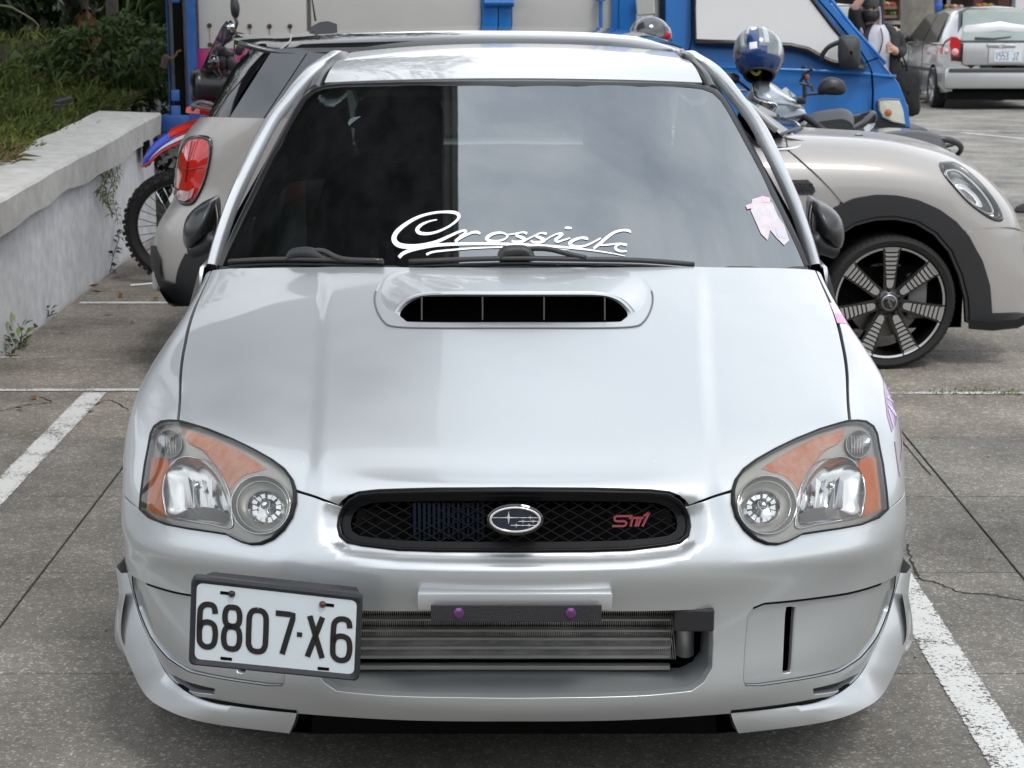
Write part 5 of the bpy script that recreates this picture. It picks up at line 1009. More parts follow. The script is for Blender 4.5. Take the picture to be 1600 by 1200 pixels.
sd = np.vstack([[(HF.A0, 0.)], [(hf([(1232, 234)])[0][0]-.006, 0.)], hf([(1229, 235), (1254, 257), (1297, 299), (1312, 319), (1303, 325), (1262, 350), (1234, 400), (1220, 450), (1216, 505)]), [(HF.A0, HF.px([(1216, 505)])[0][1])]])
HF.panel('side_sheet', sd, BE, HB, step=.03, flange=.01)
bp_ = np.vstack([hf([(1508, 364), (1594, 362)]), [(HF.A1, hf([(1597, 362)])[0][1]), (HF.A1, hf([(1597, 488)])[0][1])], hf([(1548, 489), (1545, 447), (1533, 407), (1513, 370)])]); HF.panel('bumper', bp_, BE, HB, step=.03, flange=.01)
cl_ = hf(archo[::1]+[(1515, 505)]+archi[::-1][1:]); HF.panel('arch_cladding', cl_, CLAD, HB, step=.02, flange=.05, off=.012, ch=.004)
HF.panel('lower_lip', hf([(1513, 492), (1548, 490), (1597, 489), (1601, 497), (1590, 504), (1550, 508), (1516, 507)]), CLAD, HB, step=.03, flange=.03, off=.01)
mb = MB(); pts = [(1513, 500), (1550, 503), (1590, 499), (1604, 492)]; mb.loft([[MP(u, v+d_, i_) for u, v in pts] for d_, i_ in ((0, -.005), (12, .01), (14, .1))], closed=False); mb.build('chin_spoiler', CLAD, HB, smooth=40)
HF.panel('arch_lip', hf([(q[0]*.985+1381*.015, q[1]*.985+473*.015) for q in archi]+[(q[0]*.955+1381*.045, q[1]*.955+473*.045) for q in archi[::-1]]), mat('lip_black', (.03, .03, .032), .4), HB, step=.02, flange=.02, off=.004)
mb = MB(); mb.loft([[MP(wc[0]+125*math.cos(a), wc[1]-125*math.sin(a)*1.08, i_) for a in np.linspace(-.3, PI+.3, 22)] for i_ in (.02, .45)], closed=False); mb.box(MP(1381, 425, .40), (.74, .05, .52), rot=rotz(HA)); mb.build('arch_liner', DARK, HB)
HF.panel('scuttle', hf([(1228, 282), (1262, 281), (1268, 287), (1274, 298), (1270, 304), (1228, 304)]), mat('scuttle_black', (.03, .03, .032), .5, bump=(120, 1.)), HB, step=.02, flange=.008, off=.004)
mb = MB()
for r_ in range(3):
    for c_ in range(7):
        u, v = 1238+c_*5+(r_ % 2)*2.5, 289+r_*5; mb.loft([HF.at(circ(u, v, 2.2, 6), .0065), HF.at(circ(u, v, 1.3, 6), .003)]); 
mb.build('scuttle_mesh', BLACK, HB)['kind'] = 'stuff'
mb = MB(); st = np.array([(1236, 287), (1231, 286), (1229, 289), (1232, 291), (1235, 293), (1233, 297), (1228, 297)]); ribbon(mb, cat_rom(st, 3), 2., lambda z: HF.at(z, .008)); mb.build('scuttle_letter', mat('letter_red', (.55, .25, .27), .4), HB)
# lamp
LQ = pempty('headlight', HB); lo_ = cat_rom(hl_o, 3, True); lc = np.array([1515, 298.]); G_ = lambda k: lc+(lo_-lc)*k
mb = MB(); mb.loft([HF.at(G_(1.0), .002), HF.at(G_(.95), .008), HF.at(G_(.86), .004), HF.at(G_(.84), -.02)]); mb.build('lamp_ring', GBLACK, LQ, smooth=True)
mb = MB(); mb.loft([HF.at(G_(.9), -.012), HF.at(G_(.6), -.07), HF.at(G_(.05), -.08)]); mb.build('reflector', REFL2, LQ, smooth=True)
mb = MB(); mb.loft([HF.at(lc+[4, 4]+(lo_-lc)*k, o) for k, o in ((.45, -.03), (.40, -.02), (.3, -.05), (.02, -.055))]); mb.build('projector', CHROME, LQ, smooth=True)
mb = MB(); mb.tube(HF.at(lc+(cat_rom(hl_o, 3, True)-lc)*.74, -.01), .006, 6, closed=True); mb.build('light_ring', mat('ring_white', (.75, .77, .78), .2), LQ, smooth=True)
mb = MB(); mb.loft([HF.at(G_(k), .006+.012*(1-k)) for k in (.88, .6, .3, .02)]); mb.build('lamp_lens', mat('clear_lens', (0, 0, 0)), LQ, smooth=True)
# seams and crease trim around the windscreen foot
mb = MB(); mb.tube(cat_rom([MP(1190, 233, .10), MP(1215, 234, .10), MP(1240, 232, .12), MP(1260, 225, .2), MP(1272, 214, .4), MP(1268, 206, .7)], 4), .008, 8); mb.build('chrome_trim', CHROME, HB, smooth=True)
mb = MB(); mb.poly([MP(1150, 190, .1), MP(1190, 231, .11), MP(1238, 230, .12), MP(1258, 222, .22), MP(1268, 210, .45), MP(1262, 203, .8), MP(1210, 196, 1.0), MP(1160, 150, .9)]); mb.build('cowl', GBLACK, HB)
WSH = mat('hatch_windscreen', (.10, .115, .115), .06, coat=1)
mb = MB(); mb.loft([[MP(1075, 84, .2), MP(1062, 72, .8)], [MP(1150, 150, .14), MP(1140, 138, .85)], [MP(1225, 215, .12), MP(1215, 195, .9)]], closed=False); mb.build('windscreen', WSH, HB, smooth=True)
mb = MB(); mb.tube(cat_rom([MP(1062, 80, .15), MP(1110, 118, .14), MP(1160, 158, .14), MP(1213, 204, .14)], 4), .016, 8); mb.build('a_pillar', mat('pillar_grey', (.30, .30, .29), .3, .5, coat=1), HB, smooth=True)
mb = MB(); mb.tube(cat_rom([MP(1196, 222, .16), MP(1220, 210, .25), MP(1250, 200, .5)], 4), .008, 6); mb.tube([MP(1212, 213, .2), MP(1262, 222, .2)], .005, 6); mb.build('wiper', BLACK, HB)
mb = MB(); mb.lathe([(0, .012), (.016, .01), (.02, 0)], MP(1342, 213, .45), (0, 0, 1), 12); mb.build('washer_jet', GBLACK, HB)
# front wheel, built in detail
def hwheel(c, r, w, name='wheel'):
    ax = HN; c = np.array(c, float); x = HT; y = np.array([0, 0, 1.]); Wl = pempty(name, HB)
    m_ = MB(); m_.lathe([(r*.84, -w/2), (r*.93, -w/2), (r, -w*.38), (r, w*.38), (r*.985, w*.46), (r*.93, w*.52), (r*.855, w*.49), (r*.845, w*.44), (r*.84, w*.2)], c, ax, 56)
    for k in range(64):
        a = 2*PI*k/64; d = x*math.cos(a)+y*math.sin(a); m_.tube([c+d*r*.992+ax*w*.30, c+d*r*.985+ax*w*.475], .0035, 4)
    m_.build('tyre', TYRE, Wl, smooth=40)
    m_ = MB(); m_.lathe([(r*.845, w*.45), (r*.83, w*.46), (r*.80, w*.44), (r*.79, w*.15), (r*.78, -w*.4)], c, ax, 56); m_.lathe([(0, w*.40), (r*.14, w*.40), (r*.2, w*.34), (r*.24, w*.2)], c, ax, 40)
    for k in range(7):
        a = PI/2+2*PI*k/7; d = x*math.cos(a)+y*math.sin(a); t = -x*math.sin(a)+y*math.cos(a)
        q = lambda rr, tt, hh: c+d*r*rr+t*r*tt+ax*w*hh
        m_.loft([[q(.15, -.085, .18), q(.15, -.085, .34), q(.15, .085, .34), q(.15, .085, .18)], [q(.5, -.10, .2), q(.5, -.10, .39), q(.5, .10, .39), q(.5, .10, .2)], [q(.82, -.135, .2), q(.82, -.135, .43), q(.82, .135, .43), q(.82, .135, .2)]], caps=True)
    m_.build('rim', mat('rim_black', (.014, .014, .015), .25, .2, coat=1), Wl, smooth=35)
    m_ = MB(); FM = mat('machined_face', (.50, .49, .48), .35, .7)
    for k in range(7):
        a = PI/2+2*PI*k/7; d = x*math.cos(a)+y*math.sin(a); t = -x*math.sin(a)+y*math.cos(a); q = lambda rr, tt, hh: c+d*r*rr+t*r*tt+ax*w*hh
        for j in range(8):
            r0_ = .30+j*.066; r1_ = r0_+.042; h0 = .372+(r0_-.3)*.09; w0 = .060+(r0_-.3)*.11
            if j == 0: r0_ -= .055
            m_.poly([q(r0_, -w0*.8, h0+.025), q(r0_, w0*.8, h0+.025), q(r1_, w0, h0+.03), q(r1_, -w0, h0+.03)])
            if j == 0: m_.poly([q(r0_, -w0*.8, h0+.025), q(r0_-.03, -w0*.4, h0+.024), q(r0_-.03, w0*.4, h0+.024), q(r0_, w0*.8, h0+.025)])
        for b0, b1 in ((.17, .46), (.50, 2*PI/7+.17-.23)):
            pass
        ar = np.linspace(a+.17, a+2*PI/7-.17, 10); P1 = [c+(x*math.cos(b)+y*math.sin(b))*r*.83+ax*w*.468 for b in ar]; P2 = [c+(x*math.cos(b)+y*math.sin(b))*r*.80+ax*w*.452 for b in ar]; m_.loft([P1, P2], closed=False)
        ar = np.linspace(a-.14, a+.14, 5); P1 = [c+(x*math.cos(b)+y*math.sin(b))*r*.83+ax*w*.468 for b in ar]; P2 = [c+(x*math.cos(b)+y*math.sin(b))*r*.80+ax*w*.452 for b in ar]; m_.loft([P1, P2], closed=False)
    m_.build('spoke_face', FM, Wl)
    m_ = MB(); m_.lathe([(0, w*.425), (r*.10, w*.42), (r*.12, w*.39)], c, ax, 28); m_.build('hub_cap', GBLACK, Wl, smooth=True); m_ = MB(); m_.lathe([(r*.10, w*.426), (r*.112, w*.43), (r*.122, w*.40)], c, ax, 28); m_.build('hub_ring', ALU, Wl, smooth=True)
    m_ = MB() # four capital letters on the cap, leaning with the wheel
    LT = {'M': [[(0, 1), (0, 0), (.5, .6), (1, 0), (1, 1)]], 'I': [[(.5, 0), (.5, 1)]], 'N': [[(0, 1), (0, 0), (1, 1), (1, 0)]]}; ca = R(-62); ex = x*math.cos(ca)+y*math.sin(ca); ey = -x*math.sin(ca)+y*math.cos(ca); xo = -.075
    for ch, wd in (('M', .045), ('I', .016), ('N', .04), ('I', .016)):
        for st in LT[ch]: ribbon(m_, resample(np.array([(xo+p[0]*wd, .022-p[1]*.044) for p in st]), .02, False), .010, lambda z: np.array([c+ex*r*a_+ey*r*b_+ax*w*.432 for a_, b_ in z]))
        xo += wd+.012
    m_.build('cap_letters', ALU, Wl)
    m_ = MB()
    for k in range(5): a = 2*PI*k/5+.3; d = x*math.cos(a)+y*math.sin(a); m_.lathe([(0, .012), (r*.022, .012), (r*.028, -.01)], c+d*r*.19+ax*w*.36, ax, 8)
    m_.build('lug_nuts', BLACK, Wl)['kind'] = 'stuff'
    m_ = MB(); m_.lathe([(0, w*.05), (r*.56, w*.05), (r*.56, -w*.05), (0, -w*.05)], c, ax, 36); m_.build('brake_disc', mat('disc_steel', (0, 0, 0)), Wl, smooth=30)
    m_ = MB(); m_.box(c+HT*r*.45+np.array([0, 0, .02])+ax*w*.1, (.09, .08, .2), bev=.015, rot=rotz(HA)); m_.build('caliper', mat('caliper', (.12, .12, .12), .5), Wl, smooth=30); return Wl
rw = 106/FPX*((MP(*wc)-CAM)@_fw)
c0 = MP(*wc, .115); c0[2] = rw; hwheel(c0, rw, .21)
for c_, nm in ((c0-HT*2.45, 1), (c0-HN*1.5, 2), (c0-HN*1.5-HT*2.45, 3)):
    W2 = pempty('wheel', HB); m_ = MB(); m_.lathe([(0, .06), (rw*.8, .06), (rw*.83, .1), (rw*.95, .11), (rw, .08), (rw, -.08), (rw*.95, -.11), (0, -.08)], c_, HN, 36); m_.build('tyre', TYRE, W2, smooth=40)
# tail end
us = [(183, 312), (215, 285), (262, 275.5), (306, 271.5), (348, 247), (385, 238.5), (432, 243), (478, 268)]
net = [[MP(u+34, v-2, 1.35), MP(u+10, v-1, .75), MP(u+1.5, v, .42), MP(u+4, v, .24), MP(u+22, v, .10), MP(u+60, v+1, .03), MP(480, v+2, 0), MP(620, v+2, 0)] for v, u in us]
HR = mkpatch(net); hr = lambda L_: HR.px(L_)
HR.panel('tail_sheet', [(HR.A0, 0), (HR.A1, 0), (HR.A1, HR.B1), (HR.A0, HR.B1)], BE, HB, step=.035, flange=.0)
TL = pempty('tail_light', HB); to = [(291, 222), (298, 215), (312, 211), (326, 213), (332, 222), (330, 250), (321, 286), (306, 316), (293, 322), (280, 318), (275.5, 300), (277, 270), (283, 240)]; tcn_ = np.array([304, 266.])
tt = cat_rom(to, 3, True); tg = lambda k: tcn_+(tt-tcn_)*k
mb = MB(); mb.loft([HR.at(tg(1.0), .002), HR.at(tg(.97), .012), HR.at(tg(.88), .012), HR.at(tg(.86), .0)]); mb.build('lamp_surround', GBLACK, TL, smooth=True)
RED = mat('red_lens', (.62, .012, .012), .08, coat=1, noise=(9, .8, (.34, .004, .006))); 
P = [HR.at(tg(k), .010+.012*(1-k)) for k in (.88, .6, .3)]; mb = MB(); mb.loft(P); mb.add(np.vstack([P[-1], HR.at([tcn_], .02)]), [(i, (i+1) % len(tt), len(tt)) for i in range(len(tt))]); mb.build('red_lens', RED, TL, smooth=True)
HR.panel('clear_lens', hr([(276.5, 290), (283, 297), (300, 300), (309, 293), (303, 311), (293, 317), (282, 314)]), mat('smoky_lens', (.22, .12, .11), .1, coat=1), TL, step=.03, flange=0, off=.021)
mb = MB(); mb.tube(HR.at(cat_rom([(306, 222), (300, 250), (296, 285)], 4), .021), .0025, 5); mb.tube(HR.at(cat_rom([(282, 262), (300, 264), (322, 262)], 4), .021), .002, 5); mb.build('lens_rib', mat('dark_red', (.16, .004, .004), .2), TL)
HR.panel('lower_cladding', hr([(238.5, 384), (244, 384), (253, 405), (257, 438), (277, 443), (291, 396), (330, 394), (400, 400), (400, 476), (275, 477), (262, 468), (246, 448), (243.5, 430)]), CLAD, HB, step=.03, flange=.02, off=.012)
mb = MB(); mb.loft([[MP(u, v, i_) for u, v in ((246, 452), (262, 472), (290, 482), (400, 486))] for i_ in (.0, .4)], closed=False); mb.build('tail_underside', CLAD, HB)
mb = MB(); mb.box((MP(248, 432, .3)+MP(248, 440, .3))/2, (.04, .12, .09), bev=.015); mb.build('reflector', mat('reflector_grey', (.4, .4, .4), .2), HB)
# glasshouse and roof
GQ = mat('hatch_side_glass', (.055, .06, .068), .06, coat=1); 
mb = MB(); mb.loft([[MP(321, 190, .55), MP(322, 191, .16), MP(352, 196, .09)], [MP(340, 150, .55), MP(344, 152, .2), MP(376, 148, .14)], [MP(362, 108, .6), MP(372, 108, .25), MP(404, 106, .2)], [MP(392, 76, .6), MP(404, 76, .3), MP(428, 76, .24)]], closed=False); mb.build('tail_pillar', GBLACK, HB, smooth=True)
sg = lambda a, b, c_, d_: [[MP(*a, .09), MP(*b, .09)], [MP((a[0]+c_[0])/2, (a[1]+c_[1])/2, .15), MP((b[0]+d_[0])/2, (b[1]+d_[1])/2, .15)], [MP(*c_, .235), MP(*d_, .235)]]
for a, b, c_, d_ in (((351, 196), (404, 196), (427, 76), (484, 75)), ((406, 196), (760, 196), (486, 75), (760, 74)), ((764, 196), (1140, 196), (764, 74), (1050, 76))): mb = MB(); mb.loft(sg(a, b, c_, d_), closed=False); mb.build('side_glass', GQ, HB, smooth=True)
mb = MB(); mb.tube([MP(352, 197.5, .085), MP(600, 199, .085), MP(1140, 199, .085)], .007, 8); mb.build('belt_chrome', CHROME, HB, smooth=True)
mb = MB(); mb.loft([[MP(u, v, .08) for u, v in ((480, 200), (700, 202), (1150, 203))], [MP(u, v, .02) for u, v in ((480, 235), (700, 235), (1150, 262))], [MP(u, v, .02) for u, v in ((480, 500), (700, 510), (1216, 510))]], closed=False); mb.build('door', BE, HB, smooth=True)
E2 = [(366, 62, .55), (400, 71, .30), (440, 76, .25), (520, 77, .22), (700, 74, .22), (900, 74, .22), (1000, 77, .23), (1058, 80, .25), (1070, 80, .6)]
E1 = [(363, 57, .85), (400, 60, .42), (440, 62, .37), (520, 58, .34), (700, 54, .34), (900, 56, .34), (1000, 62, .36), (1050, 72, .38), (1068, 77, .65)]
E0 = [(372, 53, 1.2), (410, 55, .9), (450, 52, .85), (530, 46, .85), (700, 40.5, .85), (900, 42, .85), (985, 48, .85), (1035, 60, .88), (1060, 72, .9)]
EB = [(385, 56, 1.4), (420, 60, 1.38), (460, 60, 1.38), (535, 58, 1.38), (700, 55, 1.38), (890, 56, 1.38), (970, 60, 1.38), (1020, 68, 1.3), (1050, 76, 1.2)]
mb = MB(); mb.loft([cat_rom([MP(*q) for q in E_], 4) for E_ in ([(u, v+7, i-.0) for u, v, i in E2], E2, [( (a[0]+b[0])/2, (a[1]+b[1])/2-.6, (a[2]+b[2])/2-.02) for a, b in zip(E1, E2)], E1, [((a[0]+b[0])/2, (a[1]+b[1])/2-1.2, (a[2]+b[2])/2) for a, b in zip(E0, E1)], E0, EB)], closed=False); mb.build('roof', mat('roof_black', (.012, .012, .013), .06, 0, 1, .02), HB, smooth=60)
mb = MB(); mb.loft([[MP(330, 192, .2), MP(700, 196, .14), MP(1130, 196, .14)], [MP(410, 80, .34), MP(700, 76, .30), MP(1040, 78, .30)]], closed=False); mb.build('glass_backing', DARK, HB)
mb = MB(); mb.tube(cat_rom([MP(438, 77, .24), MP(452, 66, .3), MP(455, 55, .5)], 4), .0035, 6); mb.build('spoiler_seam', mat('seam_light', (.35, .34, .33), .4), HB)
mb = MB(); mb.tube(cat_rom([MP(u, v+3.5, .235) for u, v in ((372, 64), (440, 79), (560, 80), (800, 78), (1050, 82))], 4), .012, 8); mb.build('gutter_trim', mat('trim_dark', (.04, .042, .05), .3, coat=.5), HB, smooth=True)
mb = MB(); fs = []
for k, (hh, ww) in ((0, (0, .4)), (.15, (.45, .8)), (.4, (.9, 1)), (.7, (1, .8)), (1, (.6, .3))):
    p0 = MP(483+44*k, 45, .85); fs.append([p0+HN*.028*ww+[0, 0, -.01], p0+HN*.02*ww+[0, 0, .035*hh], p0-HN*.02*ww+[0, 0, .035*hh], p0-HN*.028*ww+[0, 0, -.01]])
mb.loft(fs, caps=True); AN = mb.build('antenna_fin', mat('fin_grey', (.045, .047, .055), .35), HB, smooth=50); mb = MB(); mb.tube([MP(493, 33, .85), MP(486, -12, .85)], [.006, .003], 6); mb.build('antenna_rod', BLACK, AN)
mb = MB(); mb.box(HP0-HT*1.3-HN*.85+[0, 0, .35], (3.1, 1.5, .2), rot=rotz(HA)); mb.build('floor_pan', DARK, HB)
far = lambda v, i: [MP(u, v, i) for u in (360, 700, 1100, 1340)]
mb = MB(); mb.loft([far(240, 1.66), far(330, 1.68), far(440, 1.66)], closed=False); mb.build('far_side', BE, HB, smooth=True)
# =================================================================== blue box truck
TR = thing('box_truck', 'blue light truck with white and magenta box body parked side on at the back', 'truck', (0, 10.4, 0)); TY = 9.2
def T_(u, v, i=0.): return py(u, v, TY+i)
BLU = mat('truck_blue', (.008, .135, .43), .35, 0, .5, .1, noise=(1.2, .5, (.012, .155, .48))); BLD = mat('frame_blue', (.012, .075, .27), .5, 0, .2, .3, noise=(9, .25, (.02, .10, .34)))
WPL = mat('box_white', (.52, .51, .49), .55, noise=(2.5, .5, (.58, .57, .55))); MAG = mat('magenta_vinyl', (.36, .02, .13), .5)
def slab(name, u0, v0, u1, v1, i0, th, m, par=TR, bev=.004):
    a = T_(u0, v0, i0); b = T_(u1, v1, i0); mb = MB(); mb.box(((a[0]+b[0])/2, TY+i0+th/2, (a[2]+b[2])/2), (abs(b[0]-a[0]), th, abs(a[2]-b[2])), bev=bev); return mb.build(name, m, par, smooth=30)
slab('box_core', 256, -170, 1018, 196, .10, 1.55, WPL)
for u0, u1 in ((303, 480), (481.5, 752), (800, 936), (943, 958)): slab('white_panel', u0, -172, u1, 76, .03, .06, WPL)
for u0, u1 in ((303, 480), (481.5, 752), (800, 936)): slab('magenta_panel', u0, 76.4, u1, 180, .03, .06, MAG)
slab('corner_post', 283, -174, 311, 206, -.02, .05, BLD); slab('corner_post', 252, -174, 267, 206, .0, .12, BLD); slab('post_recess', 262, -174, 290, 206, .012, .05, DARK)
slab('post_bracket', 267, 140, 281, 158, .01, .05, BLD); slab('post_bracket', 267, -5, 281, 4, .01, .05, BLD); slab('lower_box', 267, 165, 283, 206, .0, .08, BLD)
slab('sill_beam', 252, 180, 1018, 206, -.01, .12, BLD)
slab('door_post', 752, -174, 778, 190, -.005, .09, BLU); slab('door_post', 779, -174, 799, 190, .0, .09, BLU); slab('hinge_leaf', 757, -3, 803, 11, -.03, .03, BLU); slab('hinge_leaf', 757, -120, 803, -100, -.03, .03, BLU)
mb = MB(); mb.tube([T_(757, 4, -.03), T_(803, 4, -.03)], .022, 10); mb.build('hinge_pin', BLU, TR, smooth=30)
mb = MB(); mb.tube([T_(938.5, -170, -.02), T_(938.5, 190, -.02)], .013, 10); mb.tube([T_(938, 2, -.02), T_(938, -6, -.02)], .03, 10); mb.build('lock_rod', BLU, TR, smooth=30)
slab('front_post', 958, -176, 969, 206, -.01, .12, BLU); slab('front_post', 970, -176, 992, 206, -.03, .14, BLU)
mb = MB()
for u, v in ((327, 40), (390, 41), (421, 41), (453, 41), (328, 70)):
    mb.lathe([(0, -.008), (.014, -.006), (.016, 0)], T_(u, v, .025), (0, 1, 0), 12)
    p = T_(u, v, .027); mb.box(p+[0, 0, -.05], (.006, .003, .09), mi=1)
mb.build('rusty_bolts', None, TR, mats=[mat('rust_dark', (.05, .03, .02), .8), mat('rust_streak', (.35, .22, .12), .8)])
mb = MB(); ch = cat_rom([T_(258, 86, -.03), T_(266, 92, -.04), T_(274, 88, -.04), T_(277, 82, -.03), T_(283, 80, -.03)], 3)
for a, b in zip(ch[:-1], ch[1:]): mb.tube(np.array([a, (a+b)/2+[0, 0, .008], b]), .006, 6)
mb.build('chain', mat('rust', (.14, .07, .04), .7, .3), TR); mb = MB(); mb.box(T_(258, 97, -.03), (.05, .03, .09), bev=.01, rot=roty(.3)); mb.build('padlock', mat('brass_dark', (.07, .05, .045), .4, .6), TR)
# cab: side outline extruded with inset for the upper part
def cabsec(i, L_): return [T_(u, v, i+max(0, (100-v))*.0009) for u, v in L_]
cab_o = [(1040, -175), (1188, -170), (1215, -140), (1250, -70), (1288, -8), (1320, 30), (1352, 68), (1372, 90), (1392, 114), (1406, 132), (1413, 150), (1419, 168), (1422, 186), (1424, 216), (1040, 216)]
mb = MB(); mb.loft([cabsec(.04, [(1042 if u < 1045 else u-4, v+(3 if v < 0 else 0)) for u, v in cab_o]), cabsec(0, [(u, v) for u, v in cab_o]), cabsec(0, cab_o)+np.array([0, .8, 0]), cabsec(0, cab_o)+np.array([0, 1.55, 0])], caps=True)
mb = MB(); body = [q for q in cab_o]; n_ = len(body)
A0_ = np.array(cabsec(.035, [(u-3 if u > 1100 else u, v) for u, v in body])); A1_ = np.array(cabsec(0, [(u-0, v) for u, v in body]))
A0_[:, 1] -= .0; mb.loft([A0_[:, :]-[0, .035, 0], A1_+[0, .02, 0], A1_+[0, .8, 0], A1_+[0, 1.55, 0]], caps=True); mb.build('cab_body', BLU, TR, smooth=25)
wnd = [(1084, -160), (1180, -158), (1205, -118), (1232, -66), (1268, -2), (1300, 40), (1317, 60), (1340, 84), (1352, 104), (1328, 103), (1302, 99), (1284, 91), (1262, 78), (1235, 72), (1200, 70), (1150, 68), (1086, 66)]
def on(u, v, off): return T_(u, v, max(0, (100-v))*.0009-off)
def plate_(name, L_, m, off, th=.01, par=TR):
    P = np.array([on(u, v, off) for u, v in L_]); mb = MB(); mb.prism(P, (0, th, 0)); return mb.build(name, m, par)
SHD = mat('cab_glass_pale', (.50, .50, .50), .08, 0, 1, .02, noise=(1.5, .5, (.56, .55, .54)))
plate_('door_glass', wnd, SHD, .006)
mb = MB(); P = np.array([on(u, v, .008) for u, v in wnd]); mb.tube(P, .014, 6, closed=True, upv=(0, 1, 0)); mb.tube(np.array([on(u, v, .01) for u, v in wnd[8:]]), .022, 8, upv=(0, 1, 0)); mb.build('window_seal', RUB, TR, smooth=True)
for L_, w_ in (([(1080, -160), (1081, 60), (1078, 76), (1068, 84)], .006), ([(1362, 112), (1364, 140), (1363, 172), (1361, 216)], .009), ([(1262, -20), (1300, 24), (1340, 72), (1355, 96), (1362, 112)], .006), ([(1352, 98), (1372, 90)], .005), ([(1082, 84), (1081, 216)], .004)):
    mb = MB(); mb.tube(np.array([on(u, v, .002) for u, v in L_]), w_*.8, 6, upv=(0, 1, 0)); mb.build('door_seam', DARK, TR)
mb = MB(); P = np.array([on(u, v, .0) for u, v in ((1100, 104), (1200, 108), (1330, 113), (1400, 120))]); mb.tube(P, .012, 8, flat=.6, upv=(0, 1, 0)); mb.build('body_crease', BLU, TR, smooth=True)
mb = MB(); P = [np.array([on(u, v, -.01-.0) for u, v in ((1268, -60), (1300, 0), (1335, 44), (1385, 100))])]; mb.tube(P[0]+[0.0, .03, 0], .012, 8); mb.build('windscreen_pillar', BLU, TR, smooth=True)
mb = MB(); q = [(1373, 157), (1378, 155), (1412, 156), (1419, 166), (1421.5, 196), (1395, 190), (1380, 183), (1374, 172)]; P = np.array([on(u, v, .02) for u, v in q]); P[[3, 4, 2], 1] += .03; mb.prism(P, (0, .05, 0)); HLt = mb.build('headlight', mat('lamp_cream', (.55, .55, .47), .15, coat=1, bump=(30, .4)), TR)
mb = MB(); mb.tube(P, .006, 6, closed=True, upv=(0, 1, 0)); mb.build('lamp_rim', mat('lamp_edge', (.2, .2, .19), .4), HLt); mb = MB(); mb.lathe([(0, -.01), (.022, -.004), (.024, 0)], on(1388, 176, .025), (0, 1, 0), 14); mb.build('amber_bulb', mat('amber_dim', (.45, .13, .05), .3), HLt)
mb = MB(); q = [(1330, 182), (1370, 183), (1395, 192), (1422, 199), (1422, 230), (1330, 230)]; mb.prism([T_(u, v, -.01) for u, v in q], (0, .05, 0)); mb.build('lower_panel', BLACK, TR)
mb = MB(); a = T_(1300, 200, -.04); b = T_(1452, 236, -.04); mb.box(((a[0]+b[0])/2, TY+.8, (a[2]+b[2])/2), (b[0]-a[0], 1.7, a[2]-b[2]), bev=.04); mb.build('front_bumper', mat('bumper_black', (.03, .033, .04), .5), TR, smooth=30)
MIR = pempty('door_mirror', TR); q = [(1311, 62), (1316, 56), (1333, 55), (1343, 60), (1345, 80), (1344, 100), (1338, 108), (1326, 109), (1313, 103), (1310, 88)]; c_ = np.mean([T_(u, v, -.18) for u, v in q], 0); P = cat_rom([T_(u, v, -.18) for u, v in q], 3, True)
mb = MB(); mb.loft([c_+(P-c_)*k+[0, d_, 0] for k, d_ in ((.1, -.055), (.7, -.045), (.95, -.02), (1, .01), (.95, .05), (.1, .06))]); mb.build('mirror_shell', mat('mirror_plastic', (.03, .032, .036), .5, bump=(200, .2)), MIR, smooth=True)
mb = MB(); mb.tube(cat_rom([T_(1310, 66, -.14), T_(1294, 74, -.10), T_(1285, 86, -.05), T_(1284, 93, -.02)], 4), .016, 8); mb.build('mirror_arm', mat('arm_grey', (.05, .06, .06), .4), MIR, smooth=True); mb = MB(); mb.tube([T_(1338, 104, -.14), T_(1350, 108, -.01)], .016, 8); mb.build('mirror_arm', mat('arm_grey', (0, 0, 0)), MIR, smooth=True)
for x in (-1.6, 2.05):
    for y in (TY+.2, TY+1.35): 
        W2 = pempty('wheel', TR); m_ = MB(); m_.lathe([(0, .05), (.17, .05), (.2, .09), (.27, .1), (.29, .07), (.29, -.07), (.27, -.1), (0, -.08)], (x, y, .28), (0, -1, 0), 28); m_.build('tyre', TYRE, W2, smooth=40)
mb = MB(); mb.box((.2, TY+.8, .5), (4.7, .7, .14)); mb.build('chassis', DARK, TR)
mb = MB(); mb.box((T_(1006, 40)[0], TY-.09, T_(1006, 4)[2]), (.12, .03, .16), bev=.01, rot=roty(-.1)); tag(mb.build('number_tag', mat('tag_grey', (.42, .43, .41), .4)), 'small silver plate standing above the dark helmet, before the blue post', 'plate')
# =================================================================== red-blue trail motorcycle at the left
MC = thing('trail_motorcycle', 'trail motorcycle with red and blue front mudguard and knobbly tyre by the wall', 'motorcycle', (-1.5, 7.1, 0)); MY = 7.1
def M_(u, v, i=0.): return py(u, v, MY+i)
wcM = M_(283, 354); rM = wcM[2]-.004; wcM[2] = rM+.002
FW = pempty('wheel', MC); mb = MB(); AY = (0, -1, 0)
mb.lathe([(rM*.79, -.035), (rM*.88, -.050), (rM*.965, -.040), (rM*.975, 0), (rM*.965, .040), (rM*.88, .050), (rM*.79, .035), (rM*.79, -.035)], wcM, AY, 60)
for k in range(60):
    a = 2*PI*k/60; d = np.array([math.cos(a), 0, math.sin(a)]); rt_ = np.array([[math.cos(a), 0, -math.sin(a)], [0, 1, 0], [math.sin(a), 0, math.cos(a)]])
    for yy, tw in (((-.034, 0), (.034, 0)) if k % 2 else ((0, 0), (.046, -.012), (-.046, -.012))): mb.box(wcM+d*(rM*.985+tw)+[0, yy, 0], (.020, .024, .021), rot=rt_)
mb.build('tyre', TYRE, FW, smooth=35)
